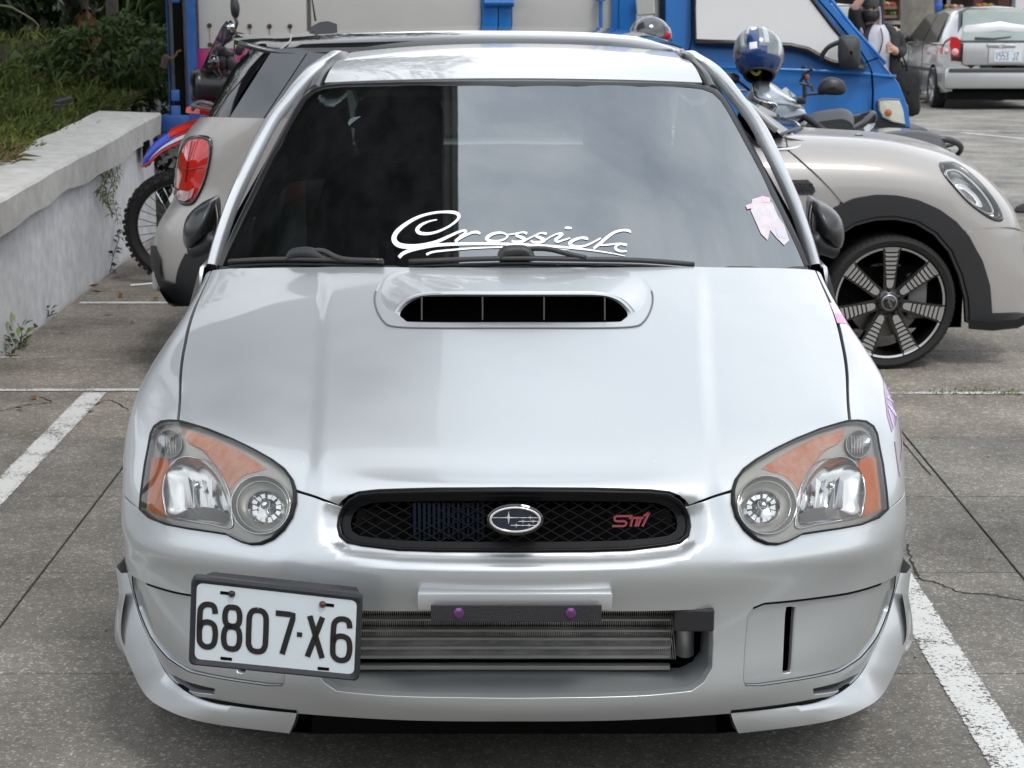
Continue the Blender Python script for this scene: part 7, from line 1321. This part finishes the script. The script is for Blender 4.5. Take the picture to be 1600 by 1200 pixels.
# =================================================================== small cars behind
def smallcar(lab, x, y, z0, paint, plate=None, group=None):
    C_ = thing('parked_car', lab, 'car', (x, y, z0), 0, group); C_.rotation_euler = (R(-1.6), 0, 0); hw = .83
    def P_(L_): return np.array(L_)
    # cross sections from the tail (y=0) forward
    def sec(y, w, zb, zbelt, wr_, zr): return [(-w*.93, y, zb), (-w, y, zb+.12), (-w*1.0, y, .62), (-w*.97, y, zbelt), (-wr_-.03, y, zr-.14), (-wr_+.10, y, zr-.02), (0, y, zr+.02), (wr_-.10, y, zr-.02), (wr_+.03, y, zr-.14), (w*.97, y, zbelt), (w*1.0, y, .62), (w, y, zb+.12), (w*.93, y, zb)]
    S_ = [[(x_*.9, y_+.02, z_) for x_, y_, z_ in sec(0, .80, .27, .88, .60, 1.12)], sec(.03, .82, .25, .93, .62, 1.2), sec(.22, .835, .24, .95, .60, 1.44), sec(.45, .835, .22, .95, .61, 1.47), sec(1.3, .835, .22, .94, .61, 1.475), sec(2.1, .835, .22, .93, .59, 1.41), sec(2.75, .835, .22, .92, .62, 1.02), sec(3.5, .80, .24, .84, .60, .90), sec(3.8, .62, .3, .6, .45, .62)]
    mb = MB(); mb.loft(S_, closed=False); n = 13; o = mb.build('body', paint, C_, smooth=45, world=False)
    GLs = mat('car_glass', (.03, .035, .035), .06, coat=1)
    for s in (-1, 1):
        for q in ([(.50, .97), (1.32, .96), (1.32, 1.37), (1.0, 1.40), (.66, 1.38)], [(1.37, .96), (2.62, .94), (2.1, 1.36), (1.37, 1.38)]):
            mb = MB(); P = [(s*(.835-.215*max(0, (z-.95))/.42+.006), y, z) for y, z in q]; mb.prism(P, (s*.012, 0, .004)); mb.build('side_window', GLs, C_, world=False)
        mb = MB(); mb.tube([(s*.825, .06, .93), (s*.84, 1.3, .94), (s*.84, 2.7, .92)], .008, 5); mb.build('belt_line', BLACK, C_, world=False)
        mb = MB(); mb.box((s*.843, 1.75, .56), (.02, 2.0, .05), bev=.006); mb.build('side_moulding', BLACK, C_, world=False)
        mb = MB(); mb.tube([(s*.846, 1.36, .3), (s*.846, 1.36, .93)], .004, 4); mb.tube([(s*.846, 2.4, .3), (s*.846, 2.4, .92)], .004, 4); mb.build('door_gap', DARK, C_, world=False)
        for y in (.55, 1.62): mb = MB(); mb.box((s*.852, y+.55, .80), (.02, .14, .03), bev=.008); mb.build('door_handle', paint, C_, world=False)
        mb = MB(); mb.lathe([(0, -.06), (.06, -.05), (.08, 0), (.07, .04), (0, .05)], (s*.93, 2.35, 1.0), (0, 1, 0), 12); mb.build('door_mirror', BLACK, C_, smooth=True, world=False)
        for y in (.62, 3.05):
            w_ = pempty('wheel', C_); mb = MB(); mb.lathe([(.19, .0), (.2, .09), (.27, .1), (.295, .06), (.295, -.08), (.2, -.1)], (s*.76, y, .295), (s, 0, 0), 28); mb.build('tyre', TYRE, w_, smooth=40, world=False)
            mb = MB(); mb.lathe([(.2, .085), (.19, .06), (.07, .05), (.05, .08), (0, .08)], (s*.76, y, .295), (s, 0, 0), 28)
            for k in range(8): a = k*PI/4; mb.tube([(s*(.76+.07), y+.05*math.cos(a), .295+.05*math.sin(a)), (s*(.76+.085), y+.19*math.cos(a), .295+.19*math.sin(a))], .014, 5)
            mb.build('rim', ALU, w_, smooth=40, world=False)
            mb = MB(); mb.loft([[(s*.838, y+rr*math.cos(a), .295+rr*math.sin(a)) for a in np.linspace(-.1, PI+.1, 16)] for rr in (.30, .35)], closed=False); mb.build('arch_gap', DARK, C_, world=False)
        TLc = pempty('tail_light', C_); mb = MB(); mb.prism([(s*.60, -.005, .76), (s*.58, -.005, .99), (s*.64, .0, 1.04), (s*.72, .02, 1.05), (s*.80, .07, .98), (s*.84, .16, .88), (s*.835, .14, .80), (s*.76, .03, .76)], (0, .05, 0)); mb.build('red_lens', mat('tail_bright', (.52, .015, .02), .12, coat=1), TLc, world=False)
        for xx, zz, rr, mm in ((.66, .83, .052, mat('lens_pink', (.6, .35, .36), .1, coat=1)), (.78, .84, .036, mat('lens_pink', (0, 0, 0)))): mb = MB(); mb.lathe([(0, .012), (rr*.8, .01), (rr, 0)], (s*xx, -.008+(.03 if xx > .7 else 0), zz), (0, -1, 0), 18); mb.build('round_lens', mm, TLc, smooth=True, world=False)
    mb = MB(); mb.prism([(-.57, -.0, .99), (.57, -.0, .99), (.55, .10, 1.38), (.45, .135, 1.43), (-.45, .135, 1.43), (-.55, .10, 1.38)], (0, -.012, .004)); RGW = mb.build('rear_window', mat('rear_glass_pale', (.22, .27, .26), .06, coat=1, noise=(2, .5, (.34, .39, .37))), C_, world=False)
    mb = MB(); mb.prism([(-.63, .02, .95), (.63, .02, .95), (.61, .12, 1.40), (.48, .16, 1.46), (-.48, .16, 1.46), (-.61, .12, 1.40)], (0, -.012, .0)); mb.build('rear_window_border', mat('border_grey', (.05, .055, .06), .1, coat=1), C_, world=False)
    mb = MB(); mb.tube([(-.38, -.02, 1.03), (-.1, -.01, 1.02), (.14, -.01, 1.05)], [.02, .016, .008], 6); mb.build('rear_wiper', BLACK, C_, world=False)
    mb = MB(); mb.box((0, -.03, .45), (1.60, .10, .30), bev=.05); mb.build('rear_bumper', paint, C_, smooth=40, world=False); mb = MB(); mb.box((.02, -.085, .565), (1.56, .02, .055), bev=.01); mb.build('bumper_strip', mat('strip_dark', (.05, .05, .055), .5), C_, world=False)
    mb = MB(); mb.box((0, -.0, .80), (1.10, .03, .32), bev=.012); mb.build('tailgate_recess', paint, C_, smooth=40, world=False); mb = MB(); mb.tube([(-.56, -.018, .95), (-.56, -.018, .66), (-.5, -.018, .63), (.5, -.018, .63), (.56, -.018, .66), (.56, -.018, .95)], .005, 5); mb.build('tailgate_gap', DARK, C_, world=False)
    mb = MB(); mb.box((0, .6, .2), (1.5, 1.2, .12)); mb.build('underbody', DARK, C_, world=False)
    mb = MB(); mb.box((0, -.03, .925), (.42, .03, .06), bev=.02); mb.build('chrome_handle', mat('satin_chrome', (.6, .6, .6), .2, .8), C_, smooth=40, world=False)
    mb = MB(); e_ = [(.055*math.cos(a), -.048, .925+.028*math.sin(a)) for a in np.linspace(0, 2*PI, 20)[:-1]]; mb.tube(e_, .004, 5, closed=True, upv=(0, 1, 0)); mb.tube([(-.03, -.05, .91), (0, -.05, .945), (.03, -.05, .91)], .005, 5); mb.build('oval_badge', CHROME, C_, world=False)
    mb = MB(); mb.tube([(.0, .5, 1.48), (.0, .44, 1.55)], .004, 4); mb.build('roof_aerial', BLACK, C_, world=False)
    if plate:
        NPc = pempty('number_plate', C_); mb = MB(); mb.box((.10, -.03, .775), (.56, .02, .22), bev=.02); mb.build('plate_recess', mat('recess_pale', (.5, .5, .5), .4), NPc, smooth=40, world=False); mb = MB(); mb.box((.10, -.045, .775), (.40, .008, .17), bev=.004); mb.build('plate_face', mat('plate_pale', (.62, .66, .72), .4), NPc, world=False)
        mb = MB(); xs_ = [-.08, -.035, .015, .065, .165, .215]; 
        for ch, x0 in zip('1553JZ', xs_):
            for st in GL[ch]: st = np.array(st); st = cat_rom(st, 3) if ch in '35J' else resample(st, .25, False); ribbon(mb, np.stack([x0+st[:, 0]*.034, st[:, 1]*.10], 1), .010, lambda z: np.array([(a, -.0505, .82-b) for a, b in z]))
        for k in range(4): mb.box((.02+k*.045, -.05, .845), (.02, .001, .008))
        mb.build('plate_digits', mat('plate_blue_ink', (.05, .06, .12), .4), NPc, world=False)
    return C_
SV2 = mat('car_silver', (.46, .465, .47), .3, .6) if False else mat('car_silver', (.47, .475, .48), .35, .55, 1.0)
smallcar('silver five-door hatchback seen from behind with round-lensed red tail lights', 7.08, 24.6, drop(24.6), SV2, plate=True)
smallcar('white car glimpsed between blue cab and person in black', 5.15, 27.3, drop(27.3)+.05, mat('car_white', (.72, .72, .72), .3, 0, 1.0))
# =================================================================== people
SKIN = mat('skin_light', (.52, .31, .23), .5); SKIN2 = mat('skin_brown', (.22, .10, .06), .5)
def skinbody(name, J, E_, m, par, lv=2):
    me = bpy.data.meshes.new(name); M = WM(par).inverted(); me.from_pydata([tuple(M@Vector(j[0])) for j in J], E_, []); me.update(); o = link(bpy.data.objects.new(name, me), par); me.materials.append(m)
    s = o.modifiers.new('skin', 'SKIN'); s.use_smooth_shade = True
    for d, j in zip(me.skin_vertices[0].data, J): d.radius = (j[1], j[2] if len(j) > 2 else j[1])
    me.skin_vertices[0].data[0].use_root = True; o.modifiers.new('sub', 'SUBSURF').render_levels = lv; return o
PY = 12.2; PG = drop(PY)
P1 = thing('person', 'person in black hooded jacket and face mask, one arm raised, carrying a black tote', 'person', (py(1372, 60, PY)[0], PY, PG))
def Q(u, v, i=0.): return py(u, v, PY+i)
pel = Q(1372, 118); px0 = pel[0]
J = [((px0, PY, .80), .14, .11), ((px0-.01, PY, 1.0), .13, .10), (Q(1370, 52), .15, .10), (Q(1364, 38), .055), (Q(1358, 22, -.01), .085, .095), (Q(1356, 2, 0), .085, .09),
     (Q(1346, 50), .055), (Q(1338, 40, -.05), .045), (Q(1334, 14, -.12), .04), (Q(1346, -2, -.14), .03), (Q(1352, -8, -.14), .035),
     (Q(1396, 50), .055), (Q(1407, 80, -.02), .043), (Q(1404, 84, -.13), .036), (Q(1394, 76, -.20), .030), (Q(1389, 75, -.21), .035),
     ((px0-.09, PY, .72), .09), ((px0-.10, PY-.01, .36), .06), ((px0-.10, PY+.01, PG+.07), .04), ((px0-.10, PY-.12, PG+.03), .035),
     ((px0+.09, PY, .72), .09), ((px0+.10, PY-.01, .36), .06), ((px0+.10, PY+.01, PG+.07), .04), ((px0+.10, PY-.12, PG+.03), .035)]
E_ = [(0, 1), (1, 2), (2, 3), (3, 4), (4, 5), (2, 6), (6, 7), (7, 8), (8, 9), (9, 10), (2, 11), (11, 12), (12, 13), (13, 14), (14, 15), (0, 16), (16, 17), (17, 18), (18, 19), (0, 20), (20, 21), (21, 22), (22, 23)]
for k in range(4):   # curled fingers of the hand that holds the strap
    a = Q(1389+1*k*.3, 70+k*3.6, -.24); n0 = len(J); J += [(Q(1393, 71+k*3.4, -.23), .010), (Q(1386.5, 70+k*3.6, -.25), .0095), (Q(1384.5, 71+k*3.6, -.225), .008)]; E_ += [(15, n0), (n0, n0+1), (n0+1, n0+2)]
n0 = len(J); J += [(Q(1391, 67, -.23), .010), (Q(1386, 66.5, -.23), .008)]; E_ += [(15, n0), (n0, n0+1)]
for k in range(4): n0 = len(J); J += [(Q(1350+k*2.2, -12, -.14), .009), (Q(1354+k*2.2, -18, -.12), .008)]; E_ += [(10, n0), (n0, n0+1)]
skinbody('body', J, E_, SKIN, P1)
JK = mat('jacket_black', (.012, .012, .014), .75, bump=(60, .4))
def ringz(cx, cy, z, rx, ry, a0=0, a1=360, n=20): return [(cx+rx*math.sin(R(a)), cy-ry*math.cos(R(a)), z) for a in np.linspace(a0, a1, n)]
zt = Q(1370, 44)[2]; cx = Q(1370, 60)[0]
mb = MB(); mb.loft([ringz(cx+.0, PY, z, rx, ry, 28, 332, 22) for z, rx, ry in ((PG+.62, .23, .17), (1.0, .20, .15), (1.2, .20, .14), (zt-.06, .20, .13), (zt, .15, .11), (zt+.04, .09, .09))], closed=False); o = mb.build('jacket', JK, P1, smooth=True); o.modifiers.new('t', 'SOLIDIFY').thickness = .014
skinbody('sleeve', [(Q(1350, 50), .07), (Q(1341, 44, -.03), .07), (Q(1335, 30, -.08), .062), (Q(1336, 8, -.12), .05)], [(0, 1), (1, 2), (2, 3)], JK, P1); skinbody('sleeve', [(Q(1392, 50), .07), (Q(1402, 60, 0), .066), (Q(1409, 80, -.02), .058), (Q(1404, 83, -.12), .048), (Q(1397, 78, -.18), .044)], [(0, 1), (1, 2), (2, 3), (3, 4)], JK, P1)
mb = MB(); mb.loft([ringz(cx-.005, PY-.006, z, rx, ry, -62, 62, 14) for z, rx, ry in ((.62, .155, .125), (.9, .16, .13), (1.15, .165, .13), (zt-.03, .14, .115), (zt+.03, .08, .09))], closed=False); mb.build('shirt', mat('shirt_white', (.50, .51, .56), .8, noise=(7, .4, (.70, .70, .74)), bump=(14, .5)), P1, smooth=True)
hcn = Q(1357, 14); mb = MB()
mb.loft([[hcn+np.array([.128*sc*math.sin(a)*k, yy-.125*sc*math.cos(a)*(1 if math.cos(a) < 0 else .5), zz]) for a in np.linspace(R(40), R(320), 18)] for sc, k, yy, zz in ((.7, 1, .0, .125), (.95, 1, .0, .08), (1, 1, .0, 0), (1, 1, .0, -.07), (1.1, 1, .0, -.13), (1.5, 1, .02, -.17), (1.6, 1, .03, -.22))], closed=False)
mb.add([hcn+np.array([0, 0, .14])]+[hcn+np.array([.09*math.sin(a), -.0-.088*math.cos(a)*(1 if math.cos(a) < 0 else .5), .125]) for a in np.linspace(R(40), R(320), 10)], [(0, i, i+1) for i in range(1, 10)]); o = mb.build('hood', JK, P1, smooth=True); o.modifiers.new('t', 'SOLIDIFY').thickness = .014
mb = MB(); mb.loft([ringz(hcn[0], PY-.005, hcn[2]+zz, .072*k, .10*k, -75, 75, 12) for zz, k in ((.125, .9), (.09, 1.1), (.04, 1.17), (.018, 1.12))], closed=False); mb.build('cap', mat('cap_grey', (.04, .04, .045), .7), P1, smooth=True)
mb = MB(); mb.loft([ringz(hcn[0], PY-.012, hcn[2]+zz, .078*k, .105*k, -80, 80, 12) for zz, k in ((-.012, .98), (-.04, 1.1), (-.075, 1.05), (-.10, .75))], closed=False); mb.build('face_mask', mat('mask_black', (.010, .010, .011), .6), P1, smooth=True)
for s in (-1, 1): mb = MB(); mb.lathe([(0, .004), (.006, .003), (.010, 0)], hcn+[s*.03, -.096, .008], (0, -1, 0), 10); mb.build('eye', mat('eye_dark', (.02, .015, .012), .2), P1, smooth=True)
mb = MB(); mb.lathe([(0, .02), (.008, .012), (.013, 0)], hcn+[0, -.098, -.008], (0, -1, .3), 10); mb.build('nose', SKIN, P1, smooth=True)
for s in (-1, 1): mb = MB(); mb.tube(cat_rom([hcn+[s*.07, -.075, .02], hcn+[s*.085, -.07, -.06], hcn+[s*.075, -.09, -.15], hcn+[s*.05, -.10, -.21]], 4), [.010]*6+[.014]*5+[.006]*2, 8); mb.build('hair', mat('hair_pale', (.30, .29, .36), .5), P1, smooth=True)
skinbody('trousers', [((px0, PY, .82), .15, .12), ((px0-.09, PY, .72), .10), ((px0-.10, PY-.01, .36), .08), ((px0-.10, PY+.01, PG+.10), .065), ((px0+.09, PY, .72), .10), ((px0+.10, PY-.01, .36), .08), ((px0+.10, PY+.01, PG+.10), .065)], [(0, 1), (1, 2), (2, 3), (0, 4), (4, 5), (5, 6)], mat('trousers_dark', (.02, .02, .024), .8), P1)
for s in (-1, 1): mb = MB(); mb.box((px0+s*.10, PY-.06, PG+.04), (.10, .28, .08), bev=.03); mb.build('shoe', BLACK, P1, smooth=40)
mb = MB(); mb.tube(cat_rom([Q(1376, 44, -.14), Q(1379, 60, -.16), Q(1376, 76, -.17), Q(1370, 92, -.16)], 4), .0055, 6); mb.build('camera_strap', mat('strap_maroon', (.10, .03, .04), .6), P1, smooth=True)
BG = thing('tote_bag', 'black cloth tote bag hanging beside the blue cab headlight', 'bag', tuple(Q(1416, 145))); P = [Q(1396, 112, -.05), Q(1436, 110, -.05), Q(1437, 150, -.05), Q(1435, 178, -.05), Q(1404, 179, -.05), Q(1394, 140, -.05)]
P = cat_rom(P, 3, True); mb = MB(); c_ = P.mean(0); mb.loft([c_+(P-c_)*k+[0, d_, 0] for k, d_ in ((.05, -.05), (.8, -.045), (1, -.01), (1, .04), (.8, .075), (.05, .08))]); mb.build('bag_body', mat('bag_cloth', (.014, .014, .016), .85, bump=(25, .8)), BG, smooth=True)
for u0, u1, i_ in ((1400, 1418, -.07), (1402, 1424, .04)): mb = MB(); mb.tube(cat_rom([Q(u0, 114, i_), Q(1405, 92, i_), Q(1408, 84, -.02), Q(1412, 92, i_), Q(u1, 112, i_)], 4), .011, 6, flat=.4); mb.build('bag_handle', mat('bag_cloth', (0, 0, 0)), BG)
# second person, mostly out of the frame at the right
LY = 10.3; P2_ = thing('person', 'bare-legged person in black and red trainers at the right edge', 'person', (3.80, LY, 0)); fx = pz(1608, 326)[0]
J = [((fx+.10, LY+.05, .92), .14, .11), ((fx+.10, LY+.05, 1.15), .13, .10), ((fx+.10, LY+.05, 1.40), .15, .10), ((fx+.10, LY+.05, 1.50), .055), ((fx+.09, LY+.05, 1.60), .085), ((fx+.09, LY+.05, 1.70), .085),
     ((fx+.09, LY-.14, 1.38), .05), ((fx+.11, LY-.2, 1.10), .04), ((fx+.02, LY-.2, .88), .03), ((fx+.0, LY-.2, .80), .035), ((fx+.09, LY+.24, 1.38), .05), ((fx+.11, LY+.3, 1.10), .04), ((fx+.03, LY+.3, .88), .03), ((fx+.01, LY+.3, .80), .035),
     ((fx+.06, LY-.06, .80), .085), ((fx+.0, LY-.06, .48), .06), ((fx+.012, LY-.06, .32), .055), ((fx+.03, LY-.06, .10), .037), ((fx-.05, LY-.06, .05), .04),
     ((fx+.16, LY+.14, .80), .085), ((fx+.20, LY+.14, .48), .06), ((fx+.22, LY+.14, .32), .055), ((fx+.24, LY+.14, .10), .037), ((fx+.16, LY+.14, .05), .04)]
skinbody('body', J, [(0, 1), (1, 2), (2, 3), (3, 4), (4, 5), (2, 6), (6, 7), (7, 8), (8, 9), (2, 10), (10, 11), (11, 12), (12, 13), (0, 14), (14, 15), (15, 16), (16, 17), (17, 18), (0, 19), (19, 20), (20, 21), (21, 22), (22, 23)], SKIN2, P2_)
skinbody('shirt', [((fx+.10, LY+.05, .92), .17, .14), ((fx+.10, LY+.05, 1.15), .16, .13), ((fx+.10, LY+.05, 1.42), .16, .12), ((fx+.09, LY-.16, 1.36), .07), ((fx+.10, LY-.2, 1.2), .06), ((fx+.09, LY+.26, 1.36), .07), ((fx+.10, LY+.3, 1.2), .06)], [(0, 1), (1, 2), (2, 3), (3, 4), (2, 5), (5, 6)], mat('shirt_grey', (.2, .2, .22), .8), P2_)
skinbody('shorts', [((fx+.10, LY+.05, .95), .16, .14), ((fx+.06, LY-.06, .78), .11), ((fx+.02, LY-.06, .56), .10), ((fx+.16, LY+.14, .78), .11), ((fx+.19, LY+.14, .56), .10)], [(0, 1), (1, 2), (0, 3), (3, 4)], mat('shorts_dark', (.03, .03, .04), .8), P2_)
for dx, dy in ((0, -.06), (.21, .14)):
    SH = pempty('shoe', P2_); mb = MB(); mb.loft([[(fx+dx+x, LY+dy+s_*w, z) for s_, z in ((-1, .02), (-.9, h*.6), (-.3, h), (.3, h), (.9, h*.6), (1, .02))] for x, w, h in ((.09, .03, .08), (.05, .042, .12), (-.01, .045, .11), (-.07, .048, .075), (-.12, .042, .055), (-.15, .02, .04))], caps=True); mb.build('upper', mat('shoe_dark', (.03, .028, .03), .6), SH, smooth=40)
    mb = MB(); mb.box((fx+dx-.03, LY+dy, .012), (.25, .10, .024), bev=.01); mb.build('sole', mat('sole_dark', (.02, .02, .02), .7), SH); mb = MB(); mb.tube([(fx+dx+.05, LY+dy-.045, .10), (fx+dx, LY+dy-.05, .115), (fx+dx-.03, LY+dy-.045, .10)], .012, 6); mb.lathe([(0, .003), (.018, .003), (.018, 0)], (fx+dx-.075, LY+dy-.052, .05), (0, -1, 0), 14, ); mb.build('shoe_trim', mat('trim_red', (.45, .05, .06), .5), SH)
# =================================================================== street and shop front behind
ZF = -.42
mb = MB(); mb.box((14, 45, ZF+.05), (50, 20, .14), bev=.03); o = mb.build('far_pavement', stone('far_concrete', (.24, .235, .225), (.32, .31, .30), (.38, .37, .36), .2, .2)); o['kind'] = 'structure'
mb = MB(); mb.box((12, 32.5, ZF+.008), (60, 5, .01)); o = mb.build('side_road', stone('side_asphalt', (.11, .11, .112), (.15, .15, .15), (.2, .2, .2), .2, .2)); o['kind'] = 'structure'
SP = thing('shop', 'open shop front with dark interior, timber frames and grey shutters at the back', 'building', (11, 38, ZF)); FY = 38.
def F1(u, v, i=0.): return py(u, v, FY+i)
def fb(name, u0, v0, u1, v1, i0, th, m, par=SP): a = F1(u0, v0, i0); b = F1(u1, v1, i0); mb = MB(); mb.box(((a[0]+b[0])/2, FY+i0+th/2, (a[2]+b[2])/2), (abs(b[0]-a[0]), th, abs(a[2]-b[2]))); return mb.build(name, m, par)
fb('back_wall', 1100, -200, 2200, 45, 3., .2, mat('shop_dark', (.035, .028, .024), .8, noise=(2., .3, (.10, .07, .05)))); fb('canopy_fascia', 1100, -230, 2200, -110, -.6, 3.8, mat('shop_fascia', (.25, .23, .2), .7))
for u in (1378, 1412, 1474, 1480, 1530, 1568, 1590, 1640): fb('door_frame', u, -160, u+(3.5 if u < 1560 else 8), 38, 0, .1, mat('frame_teak', (.09, .035, .022), .6) if u in (1412, 1568, 1530) else mat('frame_steel', (.22, .25, .27), .4, .5))
fb('white_banner', 1594, -120, 1612, 16, -.8, .05, mat('banner_pale', (.62, .58, .62), .6)); fb('glass_panel', 1440, -120, 1475, 34, .02, .03, mat('shop_glass', (.06, .075, .08), .08, coat=1)); fb('threshold', 1380, 33, 1600, 38, -.3, .5, mat('step_pale', (.32, .31, .30), .7))
for j, (u, v) in enumerate(((1384, 10), (1384, 24), (1490, 14), (1540, 12), (1545, 30))):
    S_ = thing('market_rack', ['upper rack of produce left of the tree trunk', 'lower rack of produce left of the tree trunk', 'rack of goods behind the silver hatchback roof', 'upper metal rack in the right shop bay', 'lower metal rack in the right shop bay'][j], 'shelf', tuple(F1(u, v, -.2)), 0, 'racks in the shop')
    mb = MB(); a = F1(u-14, v, -.3); b = F1(u+14, v+3, -.3); mb.box((a+b)/2, (b[0]-a[0], .5, .06)); mb.build('shelf_board', mat('shelf_wood', (.16, .10, .07), .7), S_)
    mb = MB()
    for k in range(26): mb.lathe([(0, -.05), (.045, -.02), (.05, .02), (0, .05)], F1(u+rng.uniform(-13, 13), v-2-rng.uniform(0, 2), -.35+rng.uniform(-.1, .2)), (0, 0, 1), 8, mi=int(rng.integers(0, 4)))
    mb.build('produce', None, S_, mats=[mat('fruit_red', (.35, .05, .03), .5), mat('fruit_green', (.10, .25, .05), .5), mat('fruit_orange', (.45, .16, .03), .5), mat('fruit_pale', (.45, .42, .36), .5)])['kind'] = 'stuff'
mb = MB(); c_ = F1(1467, 8, -.4); mb.lathe([(0, .12), (.06, .10), (.09, 0), (.07, -.1), (0, -.2)], c_, (0, 0, 1), 14); mb.lathe([(0, .05), (.05, 0), (0, -.06)], c_+[0, -.06, .12], (0, 0, 1), 10, mi=1); tag(mb.build('bottle', None, mats=[mat('ball_blue', (.03, .12, .45), .4), mat('ball_orange', (.6, .2, .08), .5)], smooth=True), 'small blue and orange bottle hanging in the shop doorway', 'bottle')
# street tree trunk, planted shrub
TT = thing('street_tree', 'thick grey street tree trunk in front of the shop', 'tree', tuple(py(1434, 40, 31))); TT.location.z = ZF
mb = MB(); pts = [(py(1434, 40, 31)[0]+dx, 31, ZF+h) for dx, h in ((0, -.1), (0, .2), (.02, .8), (-.02, 2.), (.02, 3.6))]; secs = []
for i, p in enumerate(cat_rom(pts, 4)): r_ = .27*(1.35-.3*min(1, i/4)); secs.append([(p[0]+r_*(1+.10*math.sin(a*5)+.05*math.sin(a*9+i*.3))*math.cos(a), p[1]+r_*(1+.10*math.sin(a*5))*math.sin(a), p[2]) for a in np.linspace(0, 2*PI, 30)[:-1]])
mb.loft(secs, caps=True); mb.build('trunk', mat('bark_grey', (.13, .12, .10), .9, noise=(6, .5, (.27, .25, .215)), bump=(20, 1.)), TT, smooth=True)
v, f = blob(tuple(np.array(pts[-1])+[0, 0, 1.2]), (2.0, 2.0, 1.0), 3000, .2, .09); fast('crown', v, f, LF_D, TT)
b = py(1432, 60, 29); PS = thing('planted_shrub', 'bright green umbrella-leaved shrub beside the silver hatchback bonnet', 'bush', (b[0], 29, ZF)); mb = MB(); P = []; D = []
for k in range(34):
    a = k*2.4; rr = .10+.42*((k*7) % 10)/10; top = np.array([b[0]+rr*math.cos(a), 29+rr*.6*math.sin(a), ZF+.28+.62*((k*3) % 7)/7+.12*(1-rr)])
    mb.tube([(b[0]+.1*math.cos(a), 29, ZF-.02), top], .008, 4)
    for j in range(8): t = j*2*PI/8+k; P.append(top); D.append((math.cos(t), math.sin(t), .12))
mb.build('stem', BARK, PS); v, f = leaves(np.array(P), np.array(D), .20, .07, .22); fast('foliage', v, f, leafmat('leaf_bright', (.16, .27, .05), (.32, .42, .12)), PS)
mb = MB(); a = py(1393, 108, 27); 
W3 = thing('verge_tuft', 'dry grass tuft by the kerb between person and silver hatchback', 'plant', (py(1404, 108, 24)[0], 24, drop(24))); P = np.array([[py(1404, 108, 24)[0]+rng.uniform(-.15, .15), 24+rng.uniform(-.1, .1), drop(24)] for _ in range(120)]); v, f = leaves(P, rng.normal(size=(120, 3))*.3+[0, 0, 1.], .5, .02, .3); fast('foliage', v, f, DRY, W3)
v, f = blades(10, -3, -2.9, 5, 5.1, .1, .01)
P = np.array([[rng.uniform(1.75, 2.3), 4.27+rng.normal()*.03, .004] for _ in range(260)]); v, f = leaves(P, rng.normal(size=(260, 3))+[0, 0, .3], .015, .007, .1); tag(fast('joint_moss', v, f, GRS), kind='stuff')
# cracks, stains
for j, P in enumerate(([(1428, 903), (1470, 912), (1500, 925), (1545, 928), (1600, 938)], [(1440, 905), (1425, 880), (1418, 850)], [(0, 642), (45, 632), (80, 628), (62, 620)], [(1285, 620), (1360, 640), (1455, 742)], [(200, 640), (170, 625), (150, 632)])):
    q = cat_rom([pz(*p, .0015) for p in P], 8); q[1:-1, :2] += rng.normal(size=(len(q)-2, 2))*.004; mb = MB(); w_ = rng.uniform(.0012, .0045, len(q)); T = np.gradient(q, axis=0); T /= np.linalg.norm(T, axis=1)[:, None]; Nn = np.stack([-T[:, 1], T[:, 0], T[:, 0]*0], 1)*w_[:, None]
    mb.loft([q-Nn, q+Nn], closed=False); mb.build('pavement_crack', mat('crack_dark', (.02, .018, .015), .9), pav)
GRT = [mat('grit_pale', (.40, .38, .34), .8), mat('grit_dark', (.06, .055, .05), .8)]
mb = MB()
for _ in range(900):
    x, y = rng.uniform(-2.3, 4.3), rng.uniform(-.5, 8.5)**1.0; r_ = rng.uniform(.0015, .005); mb.add(np.array([(x+r_, y, .001), (x-r_*.5, y+r_*.8, .001), (x-r_*.6, y-r_*.7, .001), (x, y, r_*1.2)]), [(0, 1, 3), (1, 2, 3), (2, 0, 3)], int(rng.integers(0, 2)))
tag(mb.build('loose_grit', None, mats=GRT), kind='stuff')
# buildings and trees added out of view to darken the bumper's reflections
BW = mat('block_wall', (.23, .22, .21), .8); BG_ = mat('block_glass', (.05, .06, .07), .1, coat=1)
for x, w_, h_, lb in ((-17, 16, 9, 'left added grey building far behind the photographer, seen only mirrored'), (2, 18, 12, 'middle added grey building far behind the photographer, seen only mirrored'), (22, 17, 8, 'right added grey building far behind the photographer, seen only mirrored')):
    B2_ = thing('unseen_block', lb, 'building', (x, -27, 0)); mb = MB(); mb.box((x, -31, h_/2), (w_, 8, h_)); mb.build('wall', BW, B2_)
    for r_ in range(int(h_//3)):
        for k in range(4): mb = MB(); mb.box((x-w_/2+w_*(k+.5)/4, -26.98, 1.9+3*r_), (w_*.16, .1, 1.5)); mb.build('window', BG_, B2_)
for i, (x, h_) in enumerate(((-13, 6), (-6.5, 7), (9, 6.5), (15, 6))):
    plant('street_tree', 'round added street tree behind the photographer, seen only mirrored, number %s from the west' % ['one', 'two', 'three', 'four'][i], 'tree', (x, -20, 0), [[(x, -20, 0), (x+.1, -20, h_*.4), (x, -20, h_*.7)]], [blob((x+1.2*math.cos(k*2), -20+math.sin(k*2), h_*.75+.6*math.sin(k*3)), (1.8, 1.8, 1.4), 900, .3, .14) for k in range(4)], LF_D, 'added trees behind the photographer', .15)
